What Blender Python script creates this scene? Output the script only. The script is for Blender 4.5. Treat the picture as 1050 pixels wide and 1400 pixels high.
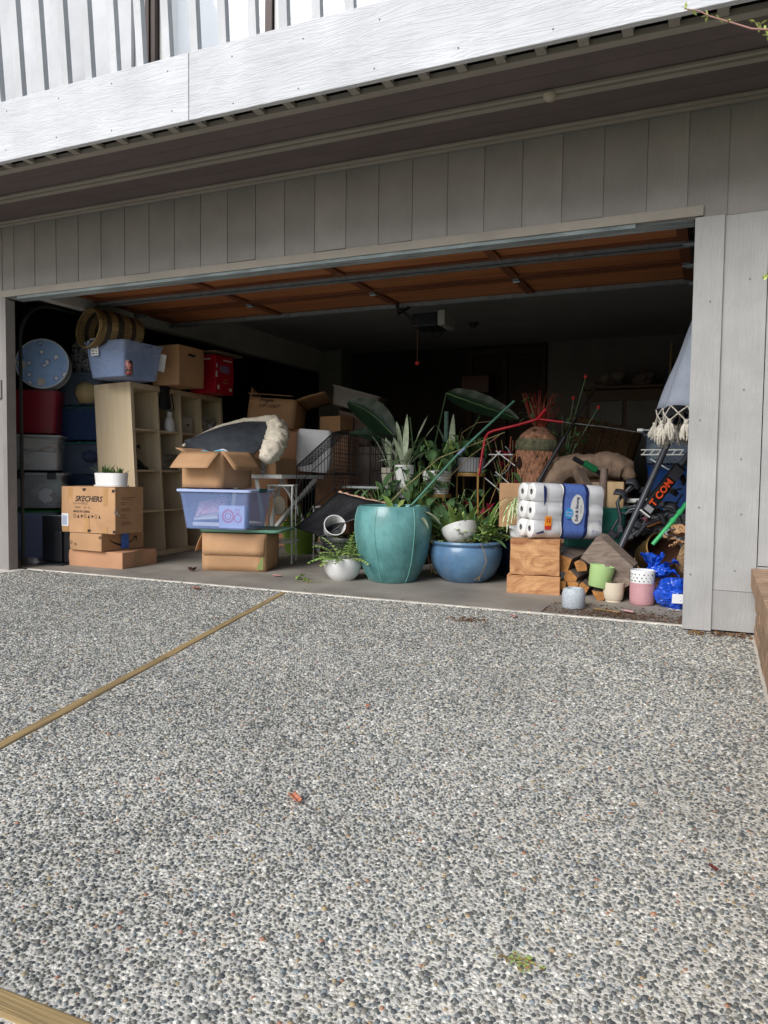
import bpy, math, random
import numpy as np
from mathutils import Vector, Matrix, Euler, noise
random.seed(7); rng = np.random.default_rng(7)
PI = math.pi
R = math.radians
for o in list(bpy.data.objects): bpy.data.objects.remove(o)
SC = bpy.context.scene
COL = SC.collection

# ------------------------------------------------------------------ camera
cam = bpy.data.cameras.new('camera'); camo = bpy.data.objects.new('camera', cam); COL.objects.link(camo)
yaw, pitch, roll = -0.41519287538, -0.05126184, 0.012426906
fw = Vector((math.sin(yaw)*math.cos(pitch), math.cos(yaw)*math.cos(pitch), math.sin(pitch)))
rt = Vector((math.cos(yaw), -math.sin(yaw), 0)); up = rt.cross(fw)
r2 = rt*math.cos(roll) + up*math.sin(roll); u2 = -rt*math.sin(roll) + up*math.cos(roll)
camo.matrix_world = Matrix(((r2.x, u2.x, -fw.x, 5.005), (r2.y, u2.y, -fw.y, -4.229), (r2.z, u2.z, -fw.z, .8045), (0, 0, 0, 1)))
cam.sensor_fit = 'VERTICAL'; cam.sensor_height = 36; cam.lens = 36*1025.97/1400
cam.clip_start = .02; cam.clip_end = 600
SC.camera = camo

# ------------------------------------------------------------------ sky, sun, exposure (bright overcast day)
SUN_EL, SUN_AZ = R(35), R(197)          # azimuth clockwise from +Y: behind the camera, a little to the left
w = bpy.data.worlds.new('World'); SC.world = w; w.use_nodes = True
nt = w.node_tree; nt.nodes.clear()
sky = nt.nodes.new('ShaderNodeTexSky'); sky.sky_type = 'NISHITA'; sky.sun_disc = False
sky.sun_elevation = SUN_EL; sky.sun_rotation = SUN_AZ; sky.dust_density = 1.5; sky.air_density = 1.0
hs = nt.nodes.new('ShaderNodeHueSaturation'); hs.inputs['Saturation'].default_value = .72
bg = nt.nodes.new('ShaderNodeBackground'); bg.inputs['Strength'].default_value = .098
wo = nt.nodes.new('ShaderNodeOutputWorld')
nt.links.new(sky.outputs[0], hs.inputs['Color']); nt.links.new(hs.outputs[0], bg.inputs[0]); nt.links.new(bg.outputs[0], wo.inputs[0])
sl = bpy.data.lights.new('sun', 'SUN'); sl.energy = 2.35; sl.angle = R(34); sl.color = (1, 1, 1)
so = bpy.data.objects.new('sun', sl); COL.objects.link(so)
sd = Vector((math.sin(SUN_AZ)*math.cos(SUN_EL), math.cos(SUN_AZ)*math.cos(SUN_EL), math.sin(SUN_EL)))
so.rotation_euler = sd.to_track_quat('Z', 'Y').to_euler(); so.location = (0, -10, 12)
SC.view_settings.view_transform = 'Standard'; SC.view_settings.look = 'None'
SC.view_settings.exposure = 0.34; SC.view_settings.gamma = 1; SC.view_settings.use_curve_mapping = False

# ------------------------------------------------------------------ materials
def hx(s):
    v = [int(s[i:i+2], 16)/255 for i in (0, 2, 4)]
    return tuple(c/12.92 if c <= .04045 else ((c+.055)/1.055)**2.4 for c in v)
MC = {}
def mat(name, col, rough=.6, var=.12, scale=(6, 6, 6), bump=.1, bscale=40, metal=0, spec=.4, col2=None, alpha=1, trans=0, coat=0, rnd=.06, detail=5, dist=.0, emis=None, stretch=None):
    if name in MC: return MC[name]
    m = bpy.data.materials.new(name); m.use_nodes = True; n = m.node_tree.nodes; l = m.node_tree.links
    b = n['Principled BSDF']
    tc = n.new('ShaderNodeTexCoord'); oi = n.new('ShaderNodeObjectInfo')
    ml = n.new('ShaderNodeMath'); ml.operation = 'MULTIPLY'; ml.inputs[1].default_value = 37.3
    l.new(oi.outputs['Random'], ml.inputs[0])
    ad = n.new('ShaderNodeVectorMath'); ad.operation = 'ADD'; l.new(tc.outputs['Object'], ad.inputs[0]); l.new(ml.outputs[0], ad.inputs[1])
    mp = n.new('ShaderNodeMapping'); mp.inputs['Scale'].default_value = scale; l.new(ad.outputs[0], mp.inputs[0])
    no = n.new('ShaderNodeTexNoise'); no.inputs['Scale'].default_value = 1; no.inputs['Detail'].default_value = detail; no.inputs['Distortion'].default_value = dist
    no.inputs['Roughness'].default_value = .6
    l.new(mp.outputs[0], no.inputs['Vector'])
    c1 = tuple(max(0, x*(1-var*1.6)) for x in col); c2 = col2 or tuple(min(1, x*(1+var*1.6)) for x in col)
    cr = n.new('ShaderNodeValToRGB'); cr.color_ramp.elements[0].position = .3; cr.color_ramp.elements[1].position = .7
    cr.color_ramp.elements[0].color = (*c1, 1); cr.color_ramp.elements[1].color = (*c2, 1)
    l.new(no.outputs['Fac'], cr.inputs[0])
    hv = n.new('ShaderNodeHueSaturation'); mr = n.new('ShaderNodeMapRange'); mr.inputs['To Min'].default_value = 1-rnd; mr.inputs['To Max'].default_value = 1+rnd
    l.new(oi.outputs['Random'], mr.inputs['Value']); l.new(mr.outputs[0], hv.inputs['Value']); l.new(cr.outputs[0], hv.inputs['Color'])
    l.new(hv.outputs[0], b.inputs['Base Color'])
    b.inputs['Roughness'].default_value = rough; b.inputs['Metallic'].default_value = metal; b.inputs['Specular IOR Level'].default_value = spec
    b.inputs['Alpha'].default_value = alpha; b.inputs['Transmission Weight'].default_value = trans; b.inputs['Coat Weight'].default_value = coat
    rr = n.new('ShaderNodeMapRange'); rr.inputs['To Min'].default_value = max(0, rough-.1); rr.inputs['To Max'].default_value = min(1, rough+.12)
    l.new(no.outputs['Fac'], rr.inputs['Value']); l.new(rr.outputs[0], b.inputs['Roughness'])
    if bump:
        n2 = n.new('ShaderNodeTexNoise'); n2.inputs['Scale'].default_value = 1; n2.inputs['Detail'].default_value = 6
        m2 = n.new('ShaderNodeMapping'); s2 = stretch or (bscale,)*3; m2.inputs['Scale'].default_value = s2
        l.new(ad.outputs[0], m2.inputs[0]); l.new(m2.outputs[0], n2.inputs['Vector'])
        bu = n.new('ShaderNodeBump'); bu.inputs['Strength'].default_value = bump; bu.inputs['Distance'].default_value = .01
        l.new(n2.outputs['Fac'], bu.inputs['Height']); l.new(bu.outputs[0], b.inputs['Normal'])
    if emis: b.inputs['Emission Color'].default_value = (*emis, 1); b.inputs['Emission Strength'].default_value = 1
    MC[name] = m; return m

def rough_sawn(name, col, along=2, rough=.75, kn=.5):
    """painted rough-sawn timber: wavy grain lines in relief + fine cross saw marks"""
    m = mat(name, col, rough, .07, (3, 3, 3), 0)
    n = m.node_tree.nodes; l = m.node_tree.links; b = n['Principled BSDF']
    ad = [x for x in n if x.type == 'VECT_MATH'][0]
    sc = [22, 22, 22]; sc[along] = 2.0
    mp = n.new('ShaderNodeMapping'); mp.inputs['Scale'].default_value = sc; l.new(ad.outputs[0], mp.inputs[0])
    no = n.new('ShaderNodeTexNoise'); no.inputs['Scale'].default_value = 1.0; no.inputs['Detail'].default_value = 3; no.inputs['Distortion'].default_value = .6
    l.new(mp.outputs[0], no.inputs['Vector'])
    mu = n.new('ShaderNodeMath'); mu.operation = 'MULTIPLY'; mu.inputs[1].default_value = 9; l.new(no.outputs['Fac'], mu.inputs[0])
    fr = n.new('ShaderNodeMath'); fr.operation = 'PINGPONG'; fr.inputs[1].default_value = .5; l.new(mu.outputs[0], fr.inputs[0])
    s2 = [160, 160, 160]; s2[along] = 300
    for k in range(3):
        if k != along: s2[k] = 14
    m2 = n.new('ShaderNodeMapping'); m2.inputs['Scale'].default_value = s2; l.new(ad.outputs[0], m2.inputs[0])
    n2 = n.new('ShaderNodeTexNoise'); n2.inputs['Scale'].default_value = 1; n2.inputs['Detail'].default_value = 2; l.new(m2.outputs[0], n2.inputs['Vector'])
    b1 = n.new('ShaderNodeBump'); b1.inputs['Strength'].default_value = kn; b1.inputs['Distance'].default_value = .004; l.new(fr.outputs[0], b1.inputs['Height'])
    b2 = n.new('ShaderNodeBump'); b2.inputs['Strength'].default_value = .3; b2.inputs['Distance'].default_value = .003; l.new(n2.outputs['Fac'], b2.inputs['Height'])
    l.new(b1.outputs[0], b2.inputs['Normal']); l.new(b2.outputs[0], b.inputs['Normal'])
    return m

def wood(name, c1, c2, along=2, rough=.6, fine=60, kn=.25):
    m = mat(name, c1, rough, .1, (1, 1, 1), 0)
    n = m.node_tree.nodes; l = m.node_tree.links; b = n['Principled BSDF']
    ad = [x for x in n if x.type == 'VECT_MATH'][0]; hv = [x for x in n if x.type == 'HUE_SAT'][0]
    sc = [fine]*3; sc[along] = fine*.05
    mp = n.new('ShaderNodeMapping'); mp.inputs['Scale'].default_value = sc; l.new(ad.outputs[0], mp.inputs[0])
    no = n.new('ShaderNodeTexNoise'); no.inputs['Scale'].default_value = 1; no.inputs['Detail'].default_value = 6; no.inputs['Distortion'].default_value = .8; l.new(mp.outputs[0], no.inputs['Vector'])
    cr = n.new('ShaderNodeValToRGB'); cr.color_ramp.elements[0].position = .3; cr.color_ramp.elements[1].position = .7
    cr.color_ramp.elements[0].color = (*c1, 1); cr.color_ramp.elements[1].color = (*c2, 1); l.new(no.outputs['Fac'], cr.inputs[0]); l.new(cr.outputs[0], hv.inputs['Color'])
    bu = n.new('ShaderNodeBump'); bu.inputs['Strength'].default_value = kn; bu.inputs['Distance'].default_value = .005; l.new(no.outputs['Fac'], bu.inputs['Height']); l.new(bu.outputs[0], b.inputs['Normal'])
    return m

def ramp_mat(name, stops, vec='Object', attr=None, rough=.6, bump=0, tex='noise', tscale=(5, 5, 5), spec=.4, dist=0, interp='LINEAR', detail=4):
    """colour ramp over a texture or a mesh attribute"""
    m = bpy.data.materials.new(name); m.use_nodes = True; n = m.node_tree.nodes; l = m.node_tree.links; b = n['Principled BSDF']
    cr = n.new('ShaderNodeValToRGB'); cr.color_ramp.interpolation = interp
    e = cr.color_ramp.elements
    while len(e) < len(stops): e.new(.5)
    for i, (p, c) in enumerate(stops): e[i].position = p; e[i].color = (*c, 1)
    tc = n.new('ShaderNodeTexCoord'); mp = n.new('ShaderNodeMapping'); mp.inputs['Scale'].default_value = tscale; l.new(tc.outputs[vec], mp.inputs[0])
    if attr:
        a = n.new('ShaderNodeAttribute'); a.attribute_name = attr; src = a.outputs['Fac']
    elif tex == 'wave':
        a = n.new('ShaderNodeTexWave'); a.inputs['Scale'].default_value = 1; a.inputs['Distortion'].default_value = dist; l.new(mp.outputs[0], a.inputs['Vector']); src = a.outputs['Fac']
    elif tex == 'voronoi':
        a = n.new('ShaderNodeTexVoronoi'); a.inputs['Scale'].default_value = 1; l.new(mp.outputs[0], a.inputs['Vector']); src = a.outputs['Distance']
    else:
        a = n.new('ShaderNodeTexNoise'); a.inputs['Scale'].default_value = 1; a.inputs['Detail'].default_value = detail; a.inputs['Distortion'].default_value = dist; l.new(mp.outputs[0], a.inputs['Vector']); src = a.outputs['Fac']
    l.new(src, cr.inputs[0]); l.new(cr.outputs[0], b.inputs['Base Color']); b.inputs['Roughness'].default_value = rough; b.inputs['Specular IOR Level'].default_value = spec
    if bump:
        bu = n.new('ShaderNodeBump'); bu.inputs['Strength'].default_value = bump; bu.inputs['Distance'].default_value = .005; l.new(src, bu.inputs['Height']); l.new(bu.outputs[0], b.inputs['Normal'])
    MC[name] = m; return m

# ------------------------------------------------------------------ mesh building
class MB:
    def __init__(s): s.v = []; s.f = []; s.mi = []
    def add(s, vs, fs, M=None, mi=0):
        b = len(s.v)
        for p in vs:
            p = Vector(p)
            if M is not None: p = M @ p
            s.v.append(tuple(p))
        for f in fs: s.f.append([i+b for i in f]); s.mi.append(mi)
        return s
    def box(s, c, d, M=None, mi=0, rz=0, taper=1):
        x, y, z = (k/2 for k in d)
        vs = []
        for k, t in ((-z, 1), (z, taper)):
            vs += [(-x*t, -y*t, k), (x*t, -y*t, k), (x*t, y*t, k), (-x*t, y*t, k)]
        T = Matrix.Translation(c) @ Matrix.Rotation(rz, 4, 'Z')
        if M is not None: T = M @ T
        return s.add(vs, [(3, 2, 1, 0), (4, 5, 6, 7), (0, 1, 5, 4), (1, 2, 6, 5), (2, 3, 7, 6), (3, 0, 4, 7)], T, mi)
    def tube(s, pts, r, n=8, M=None, mi=0, caps=True, r2=None):
        pts = [Vector(p) for p in pts]; k = len(pts)
        rs = r if isinstance(r, (list, tuple)) else [r + ((r2 if r2 is not None else r)-r)*i/max(1, k-1) for i in range(k)]
        vs = []; T = (pts[1]-pts[0]).normalized(); a = Vector((0, 0, 1)) if abs(T.z) < .9 else Vector((1, 0, 0)); N = T.cross(a).normalized()
        for i, p in enumerate(pts):
            t = (pts[min(i+1, k-1)]-pts[max(i-1, 0)]).normalized()
            N = (N - t*N.dot(t)).normalized(); B = t.cross(N)
            for j in range(n):
                an = 2*PI*j/n; vs.append(p + (N*math.cos(an)+B*math.sin(an))*rs[i])
        fs = [(i*n+j, i*n+(j+1) % n, (i+1)*n+(j+1) % n, (i+1)*n+j) for i in range(k-1) for j in range(n)]
        if caps: fs += [tuple(range(n))[::-1], tuple((k-1)*n+j for j in range(n))]
        return s.add(vs, fs, M, mi)
    def lathe(s, prof, n=32, M=None, mi=0, wob=0, cap0=False, cap1=False, sx=1, sy=1, jit=None):
        vs = []
        for i, (r, z) in enumerate(prof):
            for j in range(n):
                a = 2*PI*j/n; q = r*(1+(jit(a, i) if jit else 0)); vs.append((q*math.cos(a)*sx, q*math.sin(a)*sy, z))
        fs = [(i*n+j, i*n+(j+1) % n, (i+1)*n+(j+1) % n, (i+1)*n+j) for i in range(len(prof)-1) for j in range(n)]
        if cap0: fs.append(tuple(range(n))[::-1])
        if cap1: fs.append(tuple((len(prof)-1)*n+j for j in range(n)))
        return s.add(vs, fs, M, mi)
    def loft(s, rings, M=None, mi=0, cap0=False, cap1=False):
        n = len(rings[0]); vs = [p for r_ in rings for p in r_]
        fs = [(i*n+j, i*n+(j+1) % n, (i+1)*n+(j+1) % n, (i+1)*n+j) for i in range(len(rings)-1) for j in range(n)]
        if cap0: fs.append(tuple(range(n))[::-1])
        if cap1: fs.append(tuple((len(rings)-1)*n+j for j in range(n)))
        return s.add(vs, fs, M, mi)
    def grid(s, fn, nu, nv, M=None, mi=0):
        vs = [fn(i/nu, j/nv) for i in range(nu+1) for j in range(nv+1)]
        fs = [(i*(nv+1)+j, (i+1)*(nv+1)+j, (i+1)*(nv+1)+j+1, i*(nv+1)+j+1) for i in range(nu) for j in range(nv)]
        return s.add(vs, fs, M, mi)
    def leaf(s, base, d, L, W, up=(0, 0, 1), droop=.3, fold=.25, n=6, shape=1.0, mi=0, wav=0):
        """curved two-sided leaf with a folded midrib"""
        base = Vector(base); d = Vector(d).normalized(); U = Vector(up)
        side = d.cross(U)
        if side.length < .05: side = d.cross(Vector((1, .3, 0)))
        side.normalize(); p = base.copy(); vs = []; q = side.cross(d).normalized(); ph = random.random()*6
        for i in range(n+1):
            t = i/n; wd = W*.5*max(.02, math.sin(PI*min(1, (t**shape)*.97+.015))**.8)
            nn = side.cross(d).normalized()
            wv = wav*math.sin(t*9+ph)*W
            vs += [p-side*wd+nn*(fold*wd+wv), p.copy(), p+side*wd+nn*(fold*wd-wv)]
            d = (d + Vector((0, 0, -droop/n))).normalized(); p = p + d*(L/n)
        fs = []
        for i in range(n):
            a = i*3; fs += [(a, a+1, a+4, a+3), (a+1, a+2, a+5, a+4)]
        return s.add(vs, fs, None, mi)
    def mesh(s, name, mats, smooth=None):
        me = bpy.data.meshes.new(name); me.from_pydata(s.v, [], s.f)
        for m in (mats if isinstance(mats, (list, tuple)) else [mats]): me.materials.append(m)
        if any(s.mi): me.polygons.foreach_set('material_index', s.mi)
        if smooth:
            me.polygons.foreach_set('use_smooth', [True]*len(me.polygons))
            if smooth < 170: me.set_sharp_from_angle(angle=R(smooth))
        me.update(); return me
    def build(s, name, mats, parent=None, smooth=None, loc=(0, 0, 0), rot=(0, 0, 0), bevel=0):
        return put(name, s.mesh(name, mats, smooth), parent, loc, rot, bevel)
def put(name, me, parent=None, loc=(0, 0, 0), rot=(0, 0, 0), bevel=0):
    o = bpy.data.objects.new(name, me); COL.objects.link(o); o.parent = parent; o.location = loc; o.rotation_euler = rot
    if bevel:
        b = o.modifiers.new('bevel', 'BEVEL'); b.width = bevel; b.segments = 2; b.limit_method = 'ANGLE'; b.angle_limit = R(50)
    return o
def tag(o, label=None, cat=None, group=None, kind=None):
    if label: o['label'] = label
    if cat: o['category'] = cat
    if group: o['group'] = group
    if kind: o['kind'] = kind
    return o
def thing(name, label, cat, loc=(0, 0, 0), rz=0, group=None, rot=None):
    o = bpy.data.objects.new(name, None); COL.objects.link(o); o.location = loc; o.rotation_euler = rot or (0, 0, rz); o.empty_display_size = .1
    return tag(o, label, cat, group)
def rrect(sx, sy, r, z, n=4, M=None):
    out = []
    for cx, cy, a0 in ((sx/2-r, sy/2-r, 0), (-sx/2+r, sy/2-r, 90), (-sx/2+r, -sy/2+r, 180), (sx/2-r, -sy/2+r, 270)):
        for k in range(n+1):
            a = R(a0+90*k/n); out.append(Vector((cx+r*math.cos(a), cy+r*math.sin(a), z)))
    return out
def text(s, size, m, parent, M, name='lettering', shear=0, bold=0):
    cu = bpy.data.curves.new('t', 'FONT'); cu.body = s; cu.size = size; cu.align_x = 'CENTER'; cu.align_y = 'CENTER'; cu.shear = shear; cu.offset = bold; cu.resolution_u = 2
    to = bpy.data.objects.new('t', cu); COL.objects.link(to)
    dg = bpy.context.evaluated_depsgraph_get(); me = bpy.data.meshes.new_from_object(to.evaluated_get(dg)); bpy.data.objects.remove(to)
    me.materials.clear(); me.materials.append(m)
    o = bpy.data.objects.new(name, me); COL.objects.link(o); o.parent = parent; o.matrix_local = M
    return o
def face_y(x, y, z, rz=0, spin=0):   # frame lying on a face that looks toward -Y (after rz)
    return Matrix.Rotation(rz, 4, 'Z') @ Matrix.Translation((x, y, z)) @ Matrix.Rotation(PI/2, 4, 'X') @ Matrix.Rotation(spin, 4, 'Z')
def face_x(x, y, z, spin=0):         # frame on a face looking toward +X
    return Matrix.Translation((x, y, z)) @ Matrix.Rotation(PI/2, 4, 'Z') @ Matrix.Rotation(PI/2, 4, 'X') @ Matrix.Rotation(spin, 4, 'Z')
def fz(y): return .02*max(0, y)       # garage slab rises slightly to the back

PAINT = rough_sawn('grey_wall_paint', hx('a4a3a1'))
PAINT_SHADE = rough_sawn('grey_wall_paint_shaded', hx('8f8a87'), kn=.25)  # same wall paint, darkened: shade on header and left boards put into the colour
WHITE_P = rough_sawn('white_fascia_paint', hx('d3d4d8'), along=0, kn=.75)
WHITE_S = rough_sawn('white_slat_paint', hx('cfd0d3'))
SOFF = rough_sawn('brown_soffit_stain', hx('655a59'), along=0, kn=.15)
TRIM = rough_sawn('taupe_trim_paint', hx('958e85'), along=0, kn=.2)
CARD = mat('cardboard', hx('b58d68'), .8, .10, (3.5, 3.5, 3.5), .12, 0, stretch=(300, 300, 20), rnd=.1)
CARD2 = mat('cardboard_pinkish', hx('b58868'), .8, .05, (5, 5, 5), .12, 0, stretch=(300, 300, 20), rnd=.08)
CARDIN = mat('cardboard_inside', hx('a6805c'), .85, .05)
TAPE = mat('tan_tape', hx('b78d5e'), .35, .05, bump=0)
INK = mat('black_ink', hx('2a2422'), .7, .05, bump=0)
WHITEP = mat('white_paper', hx('dedede'), .6, .03, bump=0)
BLACKP = mat('black_plastic', hx('24252a'), .4, .1, bump=.05)
BLACKM = mat('black_metal', hx('2b2b2d'), .4, .1, metal=.3, bump=0)
STEEL = mat('galvanised_steel', hx('8f989c'), .45, .15, (20, 20, 20), .05, 60, metal=.6)
WHITEC = mat('white_ceramic', hx('e3e3e2'), .18, .02, bump=0, spec=.5)
WMETAL = mat('white_painted_metal', hx('d6d6d2'), .35, .06, bump=0)
SOIL = mat('potting_soil', hx('3a2c22'), .95, .3, (60, 60, 60), 1, 120)
LG = mat('leaf_green', hx('7c9a50'), .45, .25, (14, 14, 14), .05, 60, rnd=.25)
LG2 = mat('leaf_dark_green', hx('54734a'), .42, .25, (10, 10, 10), .05, 60, rnd=.2)
LGREY = mat('leaf_silver_green', hx('a6b296'), .5, .25, (18, 18, 18), .05, 60, rnd=.2)
LLIME = mat('leaf_lime', hx('a3b868'), .45, .25, (20, 20, 20), .05, 60, rnd=.25)
LRED = mat('leaf_crimson', hx('8c1f35'), .5, .3, (14, 14, 14), .05, 60, rnd=.3)
LDRY = mat('leaf_dry', hx('9a7a4a'), .8, .3, (14, 14, 14), .1, 60, rnd=.25)
STEM = mat('stem_brown', hx('7a6a4c'), .7, .2, (20, 20, 20), .1, 60)
BIRCH = wood('birch_veneer', hx('cfba98'), hx('dcc9aa'), 2, .5, 22, .05)
BRICKM = mat('tan_brick', hx('a88a70'), .85, .15, (14, 14, 14), .5, 70, rnd=.18)
MORT = mat('mortar', hx('b9b2a6'), .9, .1, (20, 20, 20), .5, 90)

# ================================================================== SETTING
# ---- lawn to the horizon, driveway slab with exposed aggregate
mb = MB(); mb.add([(-250, -250, -.06), (250, -250, -.06), (250, 250, -.06), (-250, 250, -.06)], [(0, 1, 2, 3)])
tag(mb.build('lawn', mat('lawn_green', hx('5b6a3a'), .9, .3, (2, 2, 2), .5, 30)), kind='structure')
def aggregate_mat():
    m = bpy.data.materials.new('exposed_aggregate'); m.use_nodes = True; n = m.node_tree.nodes; l = m.node_tree.links; b = n['Principled BSDF']
    tc = n.new('ShaderNodeTexCoord')
    v = n.new('ShaderNodeTexVoronoi'); v.inputs['Scale'].default_value = 105; l.new(tc.outputs['Object'], v.inputs['Vector'])
    e = n.new('ShaderNodeTexVoronoi'); e.feature = 'DISTANCE_TO_EDGE'; e.inputs['Scale'].default_value = 105; l.new(tc.outputs['Object'], e.inputs['Vector'])
    sp = n.new('ShaderNodeSeparateColor'); l.new(v.outputs['Color'], sp.inputs[0])
    cr = n.new('ShaderNodeValToRGB'); cr.color_ramp.interpolation = 'CONSTANT'; el = cr.color_ramp.elements
    st = [(0, '4c5052'), (.2, '66686a'), (.38, '7f7f7c'), (.52, '6b6861'), (.64, '8d867a'), (.76, '54585d'), (.88, 'a8a296'), (.95, '9a7c63')]
    while len(el) < len(st): el.new(.5)
    for i, (p, c) in enumerate(st): el[i].position = p; el[i].color = (*hx(c), 1)
    l.new(sp.outputs[0], cr.inputs[0])
    mr = n.new('ShaderNodeMapRange'); mr.inputs['From Min'].default_value = .04; mr.inputs['From Max'].default_value = .12; l.new(e.outputs['Distance'], mr.inputs['Value'])
    mx = n.new('ShaderNodeMix'); mx.data_type = 'RGBA'; mx.inputs[6].default_value = (*hx('bdb8ae'), 1); l.new(mr.outputs[0], mx.inputs[0]); l.new(cr.outputs[0], mx.inputs[7])
    l.new(mx.outputs[2], b.inputs['Base Color']); b.inputs['Roughness'].default_value = .7
    bu = n.new('ShaderNodeBump'); bu.inputs['Distance'].default_value = .004; bu.inputs['Strength'].default_value = .8; l.new(mr.outputs[0], bu.inputs['Height']); l.new(bu.outputs[0], b.inputs['Normal'])
    return m
AGG = aggregate_mat()
CEM = mat('driveway_cement', hx('e2ddd1'), .9, .12, (45, 45, 45), .8, 160, rnd=0)
# strips of timber let into the driveway: A from the threshold toward the camera, B across
A0 = np.array([2.398, .05]); A1 = np.array([3.135, -2.72]); dA = (A1-A0)/np.linalg.norm(A1-A0)
SW = .042
BY = -3.462
tB = (BY-A0[1])/dA[1]; AB = A0+dA*tB
mb = MB(); mb.add([(-6, -14, -.001), (5.21, -14, -.001), (5.21, .10, -.001), (-6, .10, -.001)], [(0, 1, 2, 3)]); mb.add([(-6, -14, -.08), (5.21, -14, -.08), (5.21, -14, -.001), (-6, -14, -.001)], [(0, 1, 2, 3)])
drive = tag(mb.build('driveway', AGG), kind='structure')
PX0, PX1, PY0, PY1 = .0, 5.205, -3.75, .085
# cement skin over the nearer driveway, under the real pebbles
mb = MB(); mb.add([(PX0-.2, PY0, .003), (PX1+.004, PY0, .003), (PX1+.004, PY1, .003), (PX0-.2, PY1, .003)], [(0, 1, 2, 3)])
tag(mb.build('driveway_cement', CEM), kind='structure')
STRIPW = wood('weathered_strip_wood', hx('84704f'), hx('b89c6c'), 1, .9, 70, 1)
def strip(p, q, label):
    p = Vector((p[0], p[1], 0)); q = Vector((q[0], q[1], 0)); L = (q-p).length; an = math.atan2(q.y-p.y, q.x-p.x)-PI/2
    r_ = thing('timber_strip', label, 'timber strip', ((p+q)/2)[:], an)
    k = max(1, round(L/2.4))
    for i in range(k):
        y0 = -L/2+L*i/k; b_ = MB(); n_ = 30
        for sgn in (0,):
            vs = []
            for j in range(n_+1):
                y = y0+(L/k-.004)*j/n_; a = .003*noise.noise((y*3+p.x, 0, 1)); c = .004*noise.noise((y*5, p.y, 7))
                vs += [(-SW/2+a, y, -.03), (-SW/2+a, y, .0065), (-SW/2+.004+a, y, .0085), (SW/2-.004+c, y, .0085), (SW/2+c, y, .0065), (SW/2+c, y, -.03)]
            fs = [(j*6+t, (j+1)*6+t, (j+1)*6+t+1, j*6+t+1)[::-1] for j in range(n_) for t in range(5)]
            b_.add(vs, fs)
        b_.build('board', STRIPW, r_)
strip(A0+dA*.01, AB-dA*.022, 'long weathered wood strip let into the aggregate driveway running from the garage')
strip((-3.0, BY), (5.19, BY), 'wood strip crossing the driveway at the bottom corner of the photo')
# real pebbles
def pebbles():
    xs = []
    def zone(x0, x1, y0, y1, s):
        nx = int((x1-x0)/s); ny = int((y1-y0)/(s*.866))
        ix, iy = np.meshgrid(np.arange(nx), np.arange(ny)); X = x0+(ix+.5*(iy % 2))*s; Y = y0+iy*s*.866
        X = X+rng.uniform(-.34, .34, X.shape)*s; Y = Y+rng.uniform(-.34, .34, X.shape)*s
        return np.stack([X.ravel(), Y.ravel(), np.full(X.size, s)], 1)
    P = np.concatenate([zone(PX0, PX1, -3.75, -2.3, .0096), zone(PX0, PX1, -2.3, -1.2, .0106), zone(PX0, PX1, -1.2, .085, .0120)])
    x, y = P[:, 0], P[:, 1]
    # keep the wedge the lens can see, with a margin for a step aside
    cx, cy = 5.005, -4.229
    left = cx - (y-cy)*(math.tan(R(23.8+27.1))) - .35
    right = cx + (y-cy)*(math.tan(R(27.1-23.8))) + .35
    keep = (x > left) & (x < right) & (y-cy > .55)
    dist = np.abs((x-A0[0])*(-dA[1]) + (y-A0[1])*dA[0]); keep &= dist > SW/2+.004
    keep &= np.abs(y-BY) > SW/2+.004
    keep &= (y < .078+.008*np.sin(x*9)+rng.normal(0, .004, len(x)))
    keep &= rng.random(len(x)) > .05
    P = P[keep]; N = len(P)
    size = P[:, 2]*rng.choice([.36, .44, .5, .55, .68], N, p=[.22, .3, .28, .14, .06])*rng.uniform(.9, 1.1, N)
    asp = rng.uniform(.6, 1, N); ang = rng.uniform(0, PI, N); H = size*rng.uniform(.35, .75, N)
    k = 6
    th = np.linspace(0, 2*PI, k, endpoint=False)
    rr = 1+rng.uniform(-.16, .16, (N, k))
    def ring(sc, zz):
        a = th[None, :]
        lx = np.cos(a)*rr*size[:, None]*sc; ly = np.sin(a)*rr*size[:, None]*sc*asp[:, None]
        X = P[:, 0, None]+lx*np.cos(ang)[:, None]-ly*np.sin(ang)[:, None]; Y = P[:, 1, None]+lx*np.sin(ang)[:, None]+ly*np.cos(ang)[:, None]
        return np.stack([X, Y, np.broadcast_to(zz[:, None], X.shape)], 2)
    base = .0035+rng.uniform(-.0012, .001, N)
    V = np.concatenate([ring(1.0, base-.001), ring(.74, base+H*.55), np.stack([P[:, 0], P[:, 1], base+H*.75], 1)[:, None, :]], 1)  # N x 13 x 3
    nv = 2*k+1
    quad = np.array([[j, (j+1) % k, k+(j+1) % k, k+j] for j in range(k)]); tri = np.array([[k+j, k+(j+1) % k, 2*k] for j in range(k)])
    off = (np.arange(N)*nv)[:, None, None]
    Q = (quad[None]+off).reshape(N, -1); T = (tri[None]+off).reshape(N, -1)
    loops = np.concatenate([Q, T], 1).ravel().astype(np.int32)
    tot = np.tile(np.array([4]*k+[3]*k), N); start = np.concatenate([[0], np.cumsum(tot)[:-1]]).astype(np.int32)
    me = bpy.data.meshes.new('pebbles'); me.vertices.add(N*nv); me.vertices.foreach_set('co', V.reshape(-1).astype(np.float32))
    me.loops.add(len(loops)); me.loops.foreach_set('vertex_index', loops)
    me.polygons.add(len(tot)); me.polygons.foreach_set('loop_start', start)
    me.polygons.foreach_set('use_smooth', np.ones(len(tot), bool))
    me.update(calc_edges=True)
    t = rng.random(N); at = me.attributes.new('tone', 'FLOAT', 'POINT'); at.data.foreach_set('value', np.repeat(t, nv).astype(np.float32))
    return me, N
pm, NP = pebbles(); print('pebbles', NP)
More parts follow.
